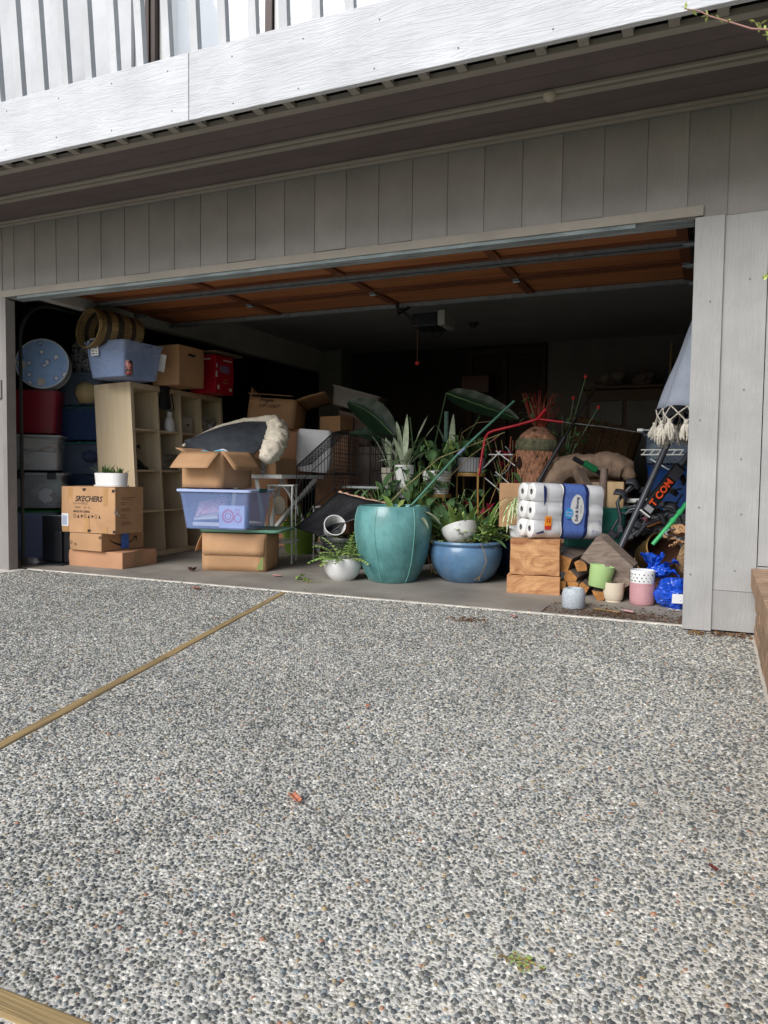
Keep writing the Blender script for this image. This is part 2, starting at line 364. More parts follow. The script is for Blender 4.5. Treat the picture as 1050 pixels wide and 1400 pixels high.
PEB = ramp_mat('pebble_stone', [(0, hx('4f5252')), (.14, hx('63655f')), (.28, hx('7f7f7b')), (.42, hx('706d64')), (.54, hx('979590')), (.65, hx('585b5b')), (.74, hx('aaa598')), (.83, hx('7a8184')), (.90, hx('c9c6bd')), (.97, hx('9a8768')), (.992, hx('98705a'))], attr='tone', rough=.55, interp='CONSTANT')
def patchy(m, lo, hi, sc, fac_name='Base Color'):
    n = m.node_tree.nodes; l = m.node_tree.links; b = n['Principled BSDF']; src = b.inputs['Base Color'].links[0].from_socket
    g = n.new('ShaderNodeNewGeometry'); no = n.new('ShaderNodeTexNoise'); no.inputs['Scale'].default_value = sc; no.inputs['Detail'].default_value = 6; no.inputs['Roughness'].default_value = .65; l.new(g.outputs['Position'], no.inputs['Vector'])
    mr = n.new('ShaderNodeMapRange'); mr.inputs['From Min'].default_value = .3; mr.inputs['From Max'].default_value = .7; mr.inputs['To Min'].default_value = lo; mr.inputs['To Max'].default_value = hi; l.new(no.outputs['Fac'], mr.inputs['Value'])
    hv = n.new('ShaderNodeHueSaturation'); l.new(mr.outputs[0], hv.inputs['Value']); l.new(src, hv.inputs['Color']); l.new(hv.outputs[0], b.inputs['Base Color'])
patchy(PEB, .92, 1.38, 1.2); patchy(CEM, .84, 1.08, 1.2)
patchy(PAINT, .93, 1.04, 2.2); patchy(PAINT_SHADE, .90, 1.06, 2.2); patchy(WHITE_P, .94, 1.02, 3.0)
pm.materials.append(PEB)
tag(put('driveway_pebbles', pm), kind='stuff')

# ---- garage floor slab
FLR = ramp_mat('garage_concrete', [(.25, hx('6f6962')), (.5, hx('8b857c')), (.75, hx('a19a90'))], tscale=(2.2, 2.2, 2.2), rough=.75, bump=.15, detail=9)
mb = MB(); mb.grid(lambda u, v: (-1.3+6.9*u, .10+5.2*v, .004+fz(.10+5.2*v)+.0012*noise.noise((u*30, v*24, 0))), 60, 46)
tag(mb.build('garage_floor', FLR, smooth=60), kind='structure')
mb = MB()
vs = []; n_ = 160
for i in range(n_+1):
    x = -.0+4.87*i/n_; a = .005*noise.noise((x*9, 0, 0)); b_ = .006*noise.noise((x*14, 3, 0))
    vs += [(x, .075+a, 0), (x, .077+a, .010), (x, .098+b_, .011), (x, .102+b_, .004)]
mb.add(vs, [(i*4+t, (i+1)*4+t, (i+1)*4+t+1, i*4+t+1) for i in range(n_) for t in range(3)])
tag(mb.build('threshold_edge', mat('pale_mortar_edge', hx('c8c2b8'), .9, .25, (9, 60, 60), .6, 90)), kind='structure')

# ---- front wall, header, jambs
H0 = 2.135
wall = thing('garage_front_wall', 'grey painted board wall and header around the open garage door', 'wall')
mb = MB()   # wall core
mb.box((-1.73, .05, 1.33), (3.2, .06, 2.70), mi=0); mb.box((6.9, .095, 1.33), (3.82, .13, 2.70)); mb.box((2.445, .095, 2.465), (5.09, .13, .44))
mb.build('wall_core', mat('dark_framing', hx('3c3733'), .9, .1), wall)
def board(name, x0, x1, z0, z1, y, m, tilt=.0045, th=.018):
    b_ = MB(); x0 += .0004; x1 -= .0004
    b_.add([(x0, y, z0), (x1, y-tilt, z0), (x1, y+th, z0), (x0, y+th, z0), (x0, y, z1), (x1, y-tilt, z1), (x1, y+th, z1), (x0, y+th, z1)],
           [(3, 2, 1, 0), (4, 5, 6, 7), (0, 1, 5, 4), (1, 2, 6, 5), (2, 3, 7, 6), (3, 0, 4, 7)])
    return b_.build(name, m, wall)
x = -.018-.22*8
seams = []
while x < 4.8: seams.append(x); x += .2208
seams += [4.826, 5.015, 5.235, 5.43]
for a, b_ in zip(seams[:-1], seams[1:]):
    z0 = 2.192+random.uniform(-.006, .006)
    if b_ <= -.05: continue
    if a > 4.8: z0 = 2.131
    if a > -.3: board('siding_board', max(a, -.139), b_, z0, 2.70, .0, PAINT_SHADE)
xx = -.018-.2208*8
for k in range(8): board('siding_board', xx+k*.2208, xx+(k+1)*.2208 if k < 7 else -.14, .0, 2.70, .0, PAINT_SHADE)  # left boards use the darkened wall paint, its colour imitating shade there
for k in range(8): board('siding_board', 5.212+k*.22, 5.432+k*.22, .36, 2.129 if k == 0 else 2.70, .0, PAINT)
# right jamb boards (lower pieces, butt joint at 2.1 m)
board('siding_board', 4.868, 5.007, .012, 2.128, -.022, PAINT, 0, .04)
board('siding_board', 5.007, 5.208, .225, 2.128, -.004, PAINT, .006)
board('siding_board', 5.007, 5.222, .018, .223, -.008, PAINT, .004)
mb = MB(); mb.box((6.2, .012, .18), (1.98, .03, .35)); mb.build('base_board', PAINT, wall)
mb = MB(); mb.box((4.8875, .089, 1.064), (.035, .142, 2.12)); mb.build('jamb', PAINT, wall)
mb = MB(); mb.box((-.113, .04, 1.064), (.035, .062, 2.12)); mb.build('jamb', PAINT_SHADE, wall)  # left jamb and trim likewise carry shade in their darker colour
board('trim_board', -.142, -.096, .0, 2.16, -.014, PAINT_SHADE, 0, .03)
board('trim_board', -.33, -.144, 1.36, 1.50, -.026, PAINT_SHADE, 0, .02)
mb = MB(); mb.box((2.38, -.006, 2.163), (5.05, .026, .05)); mb.build('header_trim', TRIM, wall)
mb = MB(); mb.box((2.38, .082, H0+.012), (4.96, .145, .022)); mb.build('header_jamb', mat('blue_grey_weathered', hx('8f979a'), .8, .3, (3, 30, 30), .5, 50), wall)
mb = MB(); mb.box((2.30, -.004, 2.127), (4.55, .012, .022)); mb.build('weather_seal', mat('blue_grey_seal', hx('7d8789'), .7, .25, (5, 30, 30), .5, 60), wall)
# nails
mb = MB()
for (x, z) in [(4.9, .3), (5.11, .33), (5.12, .9), (5.12, 1.25), (4.92, 1.1), (4.95, 1.7), (5.13, .62), (5.13, 1.8), (4.93, .65)]:
    mb.lathe([(.0045, 0), (.0045, .002), (0.0001, .0025)], 8, M=Matrix.Translation((x, -.0235 if x < 5 else -.0085, z)) @ Matrix.Rotation(PI/2, 4, 'X'))
tag(mb.build('nail_heads', mat('dull_nail', hx('77726c'), .6, .1), wall), kind='stuff')

# ---- balcony: soffit, fascia, slat railing
bal = thing('balcony', 'white painted balcony edge with slatted railing above the garage door', 'balcony', (0, 0, 0))
ZS = 2.69
XL, XR = -2.0, 8.0
for y0, y1 in ((-.008, -.215), (-.218, -.425), (-.428, -.60), (-.603, -.775)):
    mb = MB(); mb.box(((XL+XR)/2, (y0+y1)/2, ZS+.012), (XR-XL, abs(y1-y0), .02)); mb.build('soffit_panel', SOFF, bal)
def trimx(y, w_, h, dz=0, m=TRIM):
    mb = MB(); mb.box(((XL+XR)/2, y, ZS-h/2-dz), (XR-XL, w_, h)); mb.build('soffit_trim', m, bal, bevel=.003)
trimx(-.035, .034, .022); trimx(-.071, .024, .014)
trimx(-.415, .04, .026); trimx(-.452, .026, .016)
trimx(-.795, .05, .03)
mb = MB(); mb.box(((XL+XR)/2, -.45, 2.86), (XR-XL, .8, .28)); mb.build('deck_core', mat('dark_deck', hx('4a4440'), .9), bal)
jx = 2.394
for a, b_ in ((XL, jx-.002), (jx+.002, XR)):
    mb = MB(); mb.box(((a+b_)/2, -.915, 2.832), (b_-a, .034, .352)); mb.build('fascia_board', WHITE_P, bal, bevel=.004)
mb = MB()
for k in range(26):
    for dz in (-.12, .11):
        mb.lathe([(.0045, 0), (.0045, .001), (.0001, .0015)], 8, M=Matrix.Translation((XL+.2+.4064*k+random.uniform(-.02, .02), -.932, 2.832+dz+random.uniform(-.02, .02))) @ Matrix.Rotation(PI/2, 4, 'X'))
tag(mb.build('nail_heads', MC['dull_nail'], bal), kind='stuff')
tl = math.tan(R(4.5)); me_slat = None
sb = MB(); h_ = 1.4
sb.add([(-.024, -.018, 0), (.024, -.018, 0), (.024, .018, 0), (-.024, .018, 0), (-.024, -.018-tl*h_, h_), (.024, -.018-tl*h_, h_), (.024, .018-tl*h_, h_), (-.024, .018-tl*h_, h_)],
       [(3, 2, 1, 0), (4, 5, 6, 7), (0, 1, 5, 4), (1, 2, 6, 5), (2, 3, 7, 6), (3, 0, 4, 7)])
me_slat = sb.mesh('slat', WHITE_S)
_m = MB(); _m.box((0, 0, 0), (.044, .07, .02)); me_blk = _m.mesh('joist_block', TRIM)
k = 0; x = .98-.1826*16
while x < XR-.1:
    put('slat', me_slat, bal, (x-.024+random.uniform(-.003, .003), -.872, 2.675))
    put('joist_block', me_blk, bal, (x-.024, -.862, 2.672)); x += .1826
mb = MB(); mb.box(((XL+XR)/2, -.872-tl*1.4-.02, 4.05), (XR-XL, .10, .04)); mb.build('handrail', WHITE_S, bal)
# wasp nest like blob on the soffit
mb = MB(); mb.lathe([(.001, -.03), (.022, -.026), (.034, -.012), (.036, 0)], 14); tag(mb.build('mud_nest', mat('dried_mud', hx('a09689'), .9, .2), smooth=60, loc=(4.2, -.44, ZS-.016)), 'small round mud nest stuck to the soffit trim', 'wasp nest')
# upper storey behind the railing
up_ = thing('upper_storey', 'white upper storey wall with dark framed windows behind the balcony railing', 'house')
WW = rough_sawn('white_upper_siding', hx('cfd0d3'), kn=.1)
GL = mat('window_glass', hx('c9d2dd'), .05, .0, bump=0, spec=.9, rnd=0)
GLASS = bpy.data.materials.new('pane_glass'); GLASS.use_nodes = True
_b = GLASS.node_tree.nodes['Principled BSDF']; _b.inputs['Base Color'].default_value = (.8, .85, .9, 1); _b.inputs['Roughness'].default_value = .03; _b.inputs['Alpha'].default_value = .35; _b.inputs['Specular IOR Level'].default_value = 1
BRONZE = mat('bronze_frame', hx('3d322e'), .4, .1, metal=.3, bump=0)
for k in range(17):
    a = -2+.195*k
    if a+.195 > 1.30: break
    mb = MB(); mb.box((a+.0965, .06, 4.3), (.1945, .03, 3.2)); mb.build('siding_board', WW, up_)
mb = MB(); mb.box((-.35, .1, 4.3), (3.3, .04, 3.2)); mb.build('wall', WW, up_)
mb = MB(); mb.box((6.5, .1, 4.3), (4.0, .04, 3.2)); mb.build('wall', WW, up_)
mb = MB(); mb.box((1.338, .03, 4.3), (.085, .09, 3.2)); mb.box((1.325, -.02, 4.3), (.03, .02, 3.2)); mb.build('door_frame', BRONZE, up_)
mb = MB(); mb.box((2.284, .04, 4.3), (.05, .07, 3.2)); mb.build('window_frame', BRONZE, up_)
mb = MB(); mb.box((2.34, .05, 4.3), (.05, .04, 3.2)); mb.box((1.41, .05, 4.3), (.05, .04, 3.2)); mb.box((3.35, .05, 4.3), (.06, .05, 3.2)); mb.build('window_frame', WMETAL, up_)
for a, b_ in ((1.44, 2.25), (2.37, 3.31), (3.39, 4.5)):
    mb = MB(); mb.box(((a+b_)/2, .05, 4.3), (b_-a, .006, 3.2)); mb.build('pane', GLASS, up_)
    mb = MB()
    nn = int((b_-a)/.035)
    mb.grid(lambda u, v, a=a, b_=b_: (a+(b_-a)*u, .16+.01*math.sin(u*9), 2.75+3.1*v), 4, 1)
    mb.build('curtain', mat('white_curtain', hx('dfe2e8'), .9, .04), up_, smooth=60)
mb = MB(); mb.box((3, 1.8, 6.0), (10, 4.4, .12)); mb.build('roof', mat('roof_felt', hx('55504c'), .9, .15), up_)
for q_ in (((3, 3.9, 4.3), (9.8, .12, 3.2)), ((-1.96, 2.0, 4.3), (.12, 3.7, 3.2)), ((8.4, 2.0, 4.3), (.12, 3.7, 3.2))): mb = MB(); mb.box(*q_); mb.build('wall', WW, up_)

# ---- interior
room = thing('garage_interior', 'dim garage interior walls and ceiling behind the stored things', 'room')
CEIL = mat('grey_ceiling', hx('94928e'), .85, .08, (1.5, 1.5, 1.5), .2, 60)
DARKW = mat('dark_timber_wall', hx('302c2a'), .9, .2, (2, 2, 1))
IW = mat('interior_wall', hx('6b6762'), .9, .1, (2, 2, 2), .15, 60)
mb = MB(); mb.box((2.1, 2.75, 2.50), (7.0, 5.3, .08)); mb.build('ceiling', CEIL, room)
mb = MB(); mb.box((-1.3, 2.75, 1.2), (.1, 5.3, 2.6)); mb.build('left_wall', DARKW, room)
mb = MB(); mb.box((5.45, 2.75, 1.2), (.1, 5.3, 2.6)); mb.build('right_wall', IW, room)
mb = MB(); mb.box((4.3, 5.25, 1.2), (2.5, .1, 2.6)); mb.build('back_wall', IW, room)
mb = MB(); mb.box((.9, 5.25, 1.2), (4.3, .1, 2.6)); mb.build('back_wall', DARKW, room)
mb = MB(); mb.box((.0, 2.68, 2.315), (.10, 5.0, .29)); mb.build('ceiling_beam', mat('beam_paint', hx('b8b5b1'), .8, .08), room)
mb = MB(); mb.box((.19, 5.0, 1.2), (.34, .34, 2.5)); mb.build('column', mat('column_paint', hx('7c7974'), .8, .08), room)
for a in (2.06, 2.52, 3.0):
    mb = MB(); mb.box((a, 5.16, 1.22), (.07, .06, 2.4)); mb.build('post', mat('dark_brown_wood', hx('3d2d22'), .7, .2), room)
mb = MB(); mb.box((2.53, 5.155, 2.36), (.9, .05, .08)); mb.build('lintel', MC['dark_brown_wood'], room)
for a in (2.29, 2.76):
    mb = MB(); mb.box((a, 5.18, 1.2), (.38, .03, 2.2)); mb.build('cabinet_door', mat('brown_panel', hx('33271f'), .7, .2), room)

# ---- overhead garage door, stowed, with struts, tracks, opener
door = thing('overhead_door', 'open wooden overhead garage door with steel struts stowed under the ceiling', 'garage door')
DW = wood('red_cedar_panel', hx('8a5434'), hx('b87648'), 0, .55, 30, .1)
DW2 = wood('door_frame_wood', hx('5c3420'), hx('7c4a2f'), 0, .6, 40, .1)
ZD = 2.26
secs = [(.30, .74), (.76, 1.24), (1.26, 1.76)]
for y0, y1 in secs:
    for k in range(4):
        a = .16+1.155*k; mb = MB(); mb.box((a+.58, (y0+y1)/2, ZD), (1.10, y1-y0-.09, .012)); mb.build('panel', DW, door)
        for s_ in (0,): 
            mb = MB(); mb.box((a+.0, (y0+y1)/2, ZD-.012), (.062, y1-y0, .032)); mb.build('stile', DW2, door)
    mb = MB(); mb.box((4.78, (y0+y1)/2, ZD-.012), (.062, y1-y0, .032)); mb.build('stile', DW2, door)
    for yy in (y0+.024, y1-.024):
        mb = MB(); mb.box((2.47, yy, ZD-.010), (4.66, .046, .030)); mb.build('rail', DW2, door)
for yy, hh in ((.755, .06), (1.735, .045)):
    mb = MB(); mb.box((2.46, yy-.03, ZD-.036), (4.66, .004, .02)); mb.box((2.46, yy, ZD-.026-hh/2), (4.66, .045, .004)); mb.box((2.46, yy-.022, ZD-.028), (4.66, .003, hh-.02)); mb.box((2.46, yy+.022, ZD-.028), (4.66, .003, hh-.02))
    mb.build('strut', STEEL, door)
for yy in (1.25,):
    for k in range(5):
        mb = MB(); mb.box((.16+1.155*k, yy, ZD-.034), (.05, .08, .006)); mb.tube([(.135+1.155*k, yy, ZD-.042), (.185+1.155*k, yy, ZD-.042)], .009, 6); mb.build('hinge', STEEL, door)
for yy in (.32, .75, 1.25, 1.74):
    for xx in (.05, 4.81):
        mb = MB(); mb.tube([(xx-.03, yy, ZD-.04), (xx+.05, yy, ZD-.04)], .022, 10); mb.build('roller', STEEL, door)
def track(x, lab):
    t_ = thing('door_track', lab, 'door track')
    mb = MB(); pts = [(x, .17, .03), (x, .17, 1.85)] + [(x, .17+.32*(1-math.cos(a)), 1.85+.32*math.sin(a)) for a in [R(15*k) for k in range(1, 7)]] + [(x, 2.6, 2.185)]
    for dy in (-.012,):
        mb.tube(pts, .015, 6)
    mb.build('rail', mat('dark_track_steel', hx('303231'), .5, .15, metal=.4), t_)
    mb = MB(); mb.box((x, 2.55, 2.33), (.03, .03, .29)); mb.build('hanger', STEEL, t_)
track(-.155, 'curved steel door track along the left jamb of the garage'); track(4.945, 'curved steel door track behind the right jamb')
op = thing('door_opener', 'dark boxy garage door opener hanging from the ceiling', 'door opener', (2.64, 2.25, 2.18))
mb = MB(); mb.box((-.06, 0, 0), (.24, .3, .12)); mb.build('motor_housing', BLACKP, op, bevel=.01)
mb = MB(); mb.box((.10, 0, 0.01), (.07, .29, .13)); mb.build('lamp_cover', mat('milky_cover', hx('a8a49c'), .4, .05), op, bevel=.008)
for xx in (-.12, .08):
    mb = MB(); mb.box((xx, .05, .17), (.02, .004, .22)); mb.build('strap', STEEL, op)
mb = MB(); mb.box((-.06, -1.0, .14), (.035, 1.7, .03)); mb.build('rail', BLACKM, op)
mb = MB(); mb.tube([(-.06, -.75, .02), (-.11, -.62, -.04), (-.03, -.5, .05)], .012, 6); mb.tube([(-.16, -.55, .05), (-.06, -.4, -.06)], .012, 6); mb.build('arm', BLACKM, op)
mb = MB(); mb.tube([(0, -.15, -.06), (.02, -.16, -.13), (.06, -.15, -.17), (.10, -.15, -.15), (.11, -.14, -.10), (.1, -.1, -.04)], .004, 5); mb.build('cable', BLACKM, op)
pc = thing('pull_cord', 'thin emergency pull cord with a small red handle under the opener', 'cord', (2.60, 1.9, 2.15))
mb = MB(); mb.tube([(0, 0, .0), (.001, 0, -.2), (0, 0, -.38)], .0025, 5); mb.build('cord', mat('cord_red', hx('6d4a42'), .7), pc)
mb = MB(); mb.tube([(-.02, 0, -.385), (.02, 0, -.385)], .008, 6); mb.tube([(0, 0, -.37), (0, 0, -.4)], .012, 8); mb.build('handle', mat('red_plastic', hx('b0272b'), .4), pc)
vt = MB(); vt.lathe([(.001, -.05), (.03, -.045), (.035, -.02), (.055, -.015), (.06, 0)], 16); tag(vt.build('smoke_detector', mat('dark_fixture', hx('3d3a38'), .6), smooth=40, loc=(2.53, 3.75, 2.46)), 'small dark round fixture on the garage ceiling', 'fixture')

# ---- low brick wall on the right
bw = thing('brick_wall', 'low tan brick wall edging the driveway at the right', 'brick wall', (5.206, 0, 0))
bm = MB(); bm.box((0, 0, 0), (.10, .205, .060)); me_b = bm.mesh('brick', BRICKM)
bm = MB(); bm.box((0, 0, 0), (.235, .068, .096)); me_c = bm.mesh('brick', BRICKM)
NB = 17
mb = MB(); mb.box((.075, -NB*.215/2-.01, .12), (.13, NB*.215, .24)); mb.build('mortar_core', MORT, bw)
for r_ in range(4):
    for k in range(NB):
        y = -.12-.215*k-(.107 if r_ % 2 else 0)
        put('brick', me_b, bw, (.052+random.uniform(-.002, .002), y, .032+.0685*r_-.003), (random.uniform(-.006, .006), 0, random.uniform(-.01, .01)), .004)
for k in range(int(NB*.215/.078)):
    put('brick', me_c, bw, (.095, -.075-.078*k, .303), (random.uniform(-.01, .01), 0, random.uniform(-.01, .01)), .004)
mb = MB(); mb.box((.1, -NB*.215/2-.02, .295), (.21, NB*.215-.04, .085)); mb.build('mortar_bed', MORT, bw)
mb = MB(); mb.box((1.6, -1.9, .15), (2.6, 3.6, .3)); tag(mb.build('planting_bed', SOIL, None, loc=(5.35, 0, 0)), kind='structure')

# ================================================================== BOX AND BIN BUILDERS
def ctr(cx, cy, w_, d_, yaw=0):
    """centre of a box from its near right corner"""
    c, s = math.cos(yaw), math.sin(yaw); return (cx - c*w_/2 - s*d_/2, cy - s*w_/2 + c*d_/2)
def subd(r_, k=6):
    out = []
    for a, b_ in zip(r_, r_[1:]+r_[:1]):
        out.append(a)
        if (b_-a).length > .05: out += [a.lerp(b_, j/k) for j in range(1, k)]
    return out
def carton(label, corner_, w_, d_, h_, z, yaw=0, m=None, cat='cardboard box', group=None, tape=True, rot=None, bulge=.003):
    m = m or CARD; x, y = ctr(*corner_, w_, d_, yaw); t = thing('cardboard_box', label, cat, (x, y, z), yaw, group, rot)
    mb = MB()
    def wallg(u0, u1, fn): pass
    n = 8
    rings = []
    for k in range(n+1):
        zz = h_*k/n; b_ = bulge*math.sin(PI*k/n)*2
        ring = []
        for q in subd(rrect(w_+b_, d_+b_, .004, zz, 1)):
            e = .0035*noise.noise((q.x*9+x*7, q.y*9+y*7, zz*9+z))*(1 if 0 < k < n else .25); ring.append(Vector((q.x*(1+e/w_*2), q.y*(1+e/d_*2), zz)))
        rings.append(ring)
    mb.loft(rings); mb.build('side_walls', m, t, smooth=35)
    mb = MB(); mb.box((0, 0, .0015), (w_-.004, d_-.004, .003)); mb.build('bottom', m, t)
    for s_ in (-1, 1):   # two top flaps meeting on the centre line
        mb = MB(); mb.grid(lambda u, v, s_=s_: ((u-.5)*(w_-.003), s_*(.0015+(d_/2-.004)*v), h_-.001+.0025*(1-v)+.0012*math.sin(u*7+s_)), 8, 3); mb.build('top_flap', m, t, smooth=60)
    if tape:
        mb = MB(); mb.box((0, 0, h_+.004), (w_*.995, .05, .0006)); 
        mb.build('tape', TAPE, t)
        for s_ in (-1, 1):
            mb = MB(); mb.box((s_*(w_/2+.0022), 0, h_-.025), (.0008, .05, .055)); mb.build('tape', TAPE, t)
    return t
def seam_tape(t, x0, z0, x1, z1, y, m=TAPE, th=.0008):
    mb = MB(); mb.box(((x0+x1)/2, y, (z0+z1)/2), (abs(x1-x0), th, abs(z1-z0))); mb.build('tape', m, t)
def open_carton(label, c, w_, d_, h_, z, yaw, flaps, m=None, rot=None, cat='cardboard box', centre=False):
    """flaps: list of (side, angle from vertical outward in degrees, length)"""
    m = m or CARD; x, y = c if centre else ctr(*c, w_, d_, yaw); t = thing('open_cardboard_box', label, cat, (x, y, z), yaw, None, rot)
    th = .005
    for s_, nm in ((-1, 'side_wall'), (1, 'side_wall')):
        mb = MB()
        mb.grid(lambda u, v, s_=s_: ((u-.5)*w_, s_*(d_/2+.006*math.sin(PI*u)*math.sin(PI*v)*(1 if s_ < 0 else .3)), v*h_), 8, 6); o = mb.build(nm, [m], t, smooth=60)
        so_ = o.modifiers.new('thick', 'SOLIDIFY'); so_.thickness = th; so_.offset = 0
        mb = MB(); mb.grid(lambda u, v, s_=s_: (s_*(w_/2+.004*math.sin(PI*u)*math.sin(PI*v)), (u-.5)*d_, v*h_), 8, 6); o = mb.build(nm, [m], t, smooth=60)
        so_ = o.modifiers.new('thick', 'SOLIDIFY'); so_.thickness = th; so_.offset = 0
    mb = MB(); mb.box((0, 0, .004), (w_-.006, d_-.006, .005)); mb.build('bottom', m, t)
    for side, ang, L in flaps:
        a = R(ang); span = w_ if side in 'fb' else d_
        def fn(u, v, side=side, a=a, L=L, span=span):
            aa = a + .12*v; out = math.sin(aa)*L*v; hh = math.cos(aa)*L*v; p = (u-.5)*span*(1-.03*v)
            return {'f': (p, -d_/2-out, h_+hh), 'b': (p, d_/2+out, h_+hh), 'l': (-w_/2-out, p, h_+hh), 'r': (w_/2+out, p, h_+hh)}[side]
        mb = MB(); mb.grid(fn, 6, 4); o = mb.build('flap', [m], t, smooth=60); so_ = o.modifiers.new('thick', 'SOLIDIFY'); so_.thickness = th; so_.offset = 0
    return t
def tub(label, c, w_, d_, h_, z, yaw, m, lid=None, lidm=None, name='storage_bin', cat='storage bin', taper=.88, rimh=.02, group=None, ribs=True, rot=None, centre=False, latches=None, feet=False):
    x, y = c if centre else ctr(*c, w_, d_, yaw); t = thing(name, label, cat, (x, y, z), yaw, group, rot)
    mb = MB(); r_ = .035
    def rr(s_, zz, off=0): return rrect(w_*s_+off, d_*s_+off, r_, zz, 4)
    th = .004
    T = lambda k: taper+(1-taper)*k
    mb.loft([rr(T(0), .0, -.02), rr(T(0), .006), rr(T(.5), h_*.5), rr(T(.9)-.008, h_*.88), rr(T(.92)+.01, h_*.9), rr(1, h_-.008), rr(1, h_-.008, .022), rr(1, h_, .022), rr(1, h_, -th*2), rr(T(.5), h_*.5, -th*2), rr(T(0), .012, -th*2)], cap0=True, cap1=True)
    mb.build('body', m, t, smooth=40)
    if lid is not None:
        mb = MB(); mb.loft([rr(1, h_-.004, .034), rr(1, h_+.012, .036), rr(1, h_+.016, .026), rr(1, h_+.016, -.03), rr(1, h_+.008, -.05)], cap0=False, cap1=True)
        mb.build('lid', lidm, t, smooth=40)
    if latches:
        for s_ in (-1, 1):
            mb = MB(); mb.box((s_*w_*.30, -d_/2-.026, h_-.012), (.07, .018, .055)); mb.build('latch', latches, t, bevel=.005)
    return t
def plast(name, c, alpha, rough=.25): return mat(name, hx(c), rough, .04, (4, 4, 4), .05, 12, alpha=alpha, spec=.5)
CLR = plast('clear_plastic', 'd5dadf', .26)
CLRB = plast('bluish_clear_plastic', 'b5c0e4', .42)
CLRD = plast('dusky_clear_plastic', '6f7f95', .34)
BLUEB = plast('blue_tinted_plastic', '7f96cc', .66)
BLUELID = plast('pale_blue_lid', 'b4c3ea', .93)

# ---- left stack against the jamb (front faces near Y=.45)
t = tub('tall milky bluish wheeled storage bin at the bottom of the left stack', (-.32, .66), .34, .40, .42, .008, R(37), CLRB, True, mat('green_lid', hx('157a3c'), .4, .1), taper=.9)
t = tub('clear storage bin with black latches and bagged contents on the green lid', (-.26, .68), .42, .44, .30, .458, R(37), CLR, True, mat('frosted_lid', hx('b0b0b6'), .3, .05, alpha=.8), latches=BLACKP, taper=.9)
t = tub('clear storage bin holding flat cardboard and white foam below the red tub', (-.30, .68), .38, .42, .30, .79, R(37), CLR, True, MC['frosted_lid'], taper=.92)
t = tub('dark red plastic tub without windows on the left stack', (-.31, .68), .38, .42, .375, 1.118, R(37), mat('burgundy_plastic', hx('7d1528'), .35, .05, (3, 3, 3), .05, 8), taper=.86)
# contents
def lumps(name, label, cat, c, d, n, ms, s=.09):
    t_ = thing(name, label, cat, c)
    for k in range(n):
        mb = MB(); px_, py_, pz_ = [random.uniform(-.5, .5)*q for q in d]; a = random.uniform(.5, 1.1)*s; sd_ = random.random()*9
        rings = []
        for i in range(7):
            th = PI*i/6; rr_ = math.sin(th)*a+.002
            rings.append([Vector((rr_*math.cos(f)*(1+.25*noise.noise((sd_+math.cos(f), math.sin(f), i*.7))), rr_*math.sin(f)*.8, -math.cos(th)*a*.7)) for f in [2*PI*j/10 for j in range(10)]])
        mb.loft(rings, cap0=True, cap1=True, M=Matrix.Translation((px_, py_, pz_)))
        mb.build('bundle', random.choice(ms), t_, smooth=80)
    return t_
def fab(n, c): return mat(n, hx(c), .85, .12, (12, 12, 12), .3, 80)
lumps('folded_clothes', 'pastel bagged fabric inside the latched clear bin', 'clothes', (-.52, .76, .60), (.22, .22, .14), 16, [fab('sage_cloth', '8fa79b'), fab('mauve_cloth', '9a858c'), fab('grey_cloth', '8d8f92'), fab('cream_cloth', 'b9b2a6')])
fl = thing('paper_flower', 'white paper flower showing through the latched clear bin', 'flower', (-.395, .625, .575), rot=(R(82), 0, R(37)))
for k in range(7):
    mb = MB(); mb.lathe([(.001, .004), (.024, .003), (.026, 0)], 12, M=Matrix.Translation((.042*math.cos(k*.9)*(k > 0), .042*math.sin(k*.9)*(k > 0), 0))); mb.build('petal', WHITEP, fl)
t = carton('flat sheet of brown cardboard leaning inside the third clear bin', (-.36, .72), .27, .03, .02, .97, R(37), CARD, tape=False, cat='cardboard'); t.rotation_euler = (0, R(-18), R(37))
mb = MB(); mb.loft([rrect(.30, .28, .03, z_, 3) for z_ in (0, .08, .15, .155)], cap0=True, cap1=True)
tag(mb.build('foam_block', mat('white_foam', hx('cfcac6'), .9, .12, (50, 50, 50), .8, 90), smooth=50, loc=(-.57, .74, .80), rot=(0, 0, R(37))), 'white speckled foam block in the lower part of the third clear bin', 'foam')
mb = MB(); mb.box((-.03, 0, 0), (.24, .2, .10)); tag(mb.build('paper_bundle', mat('off_white_wrap', hx('c9c1b8'), .8, .1), loc=(-.55, .74, 1.02), rot=(0, .08, R(37)), bevel=.01), 'pale wrapped bundle on the cardboard in the third clear bin', 'bundle')
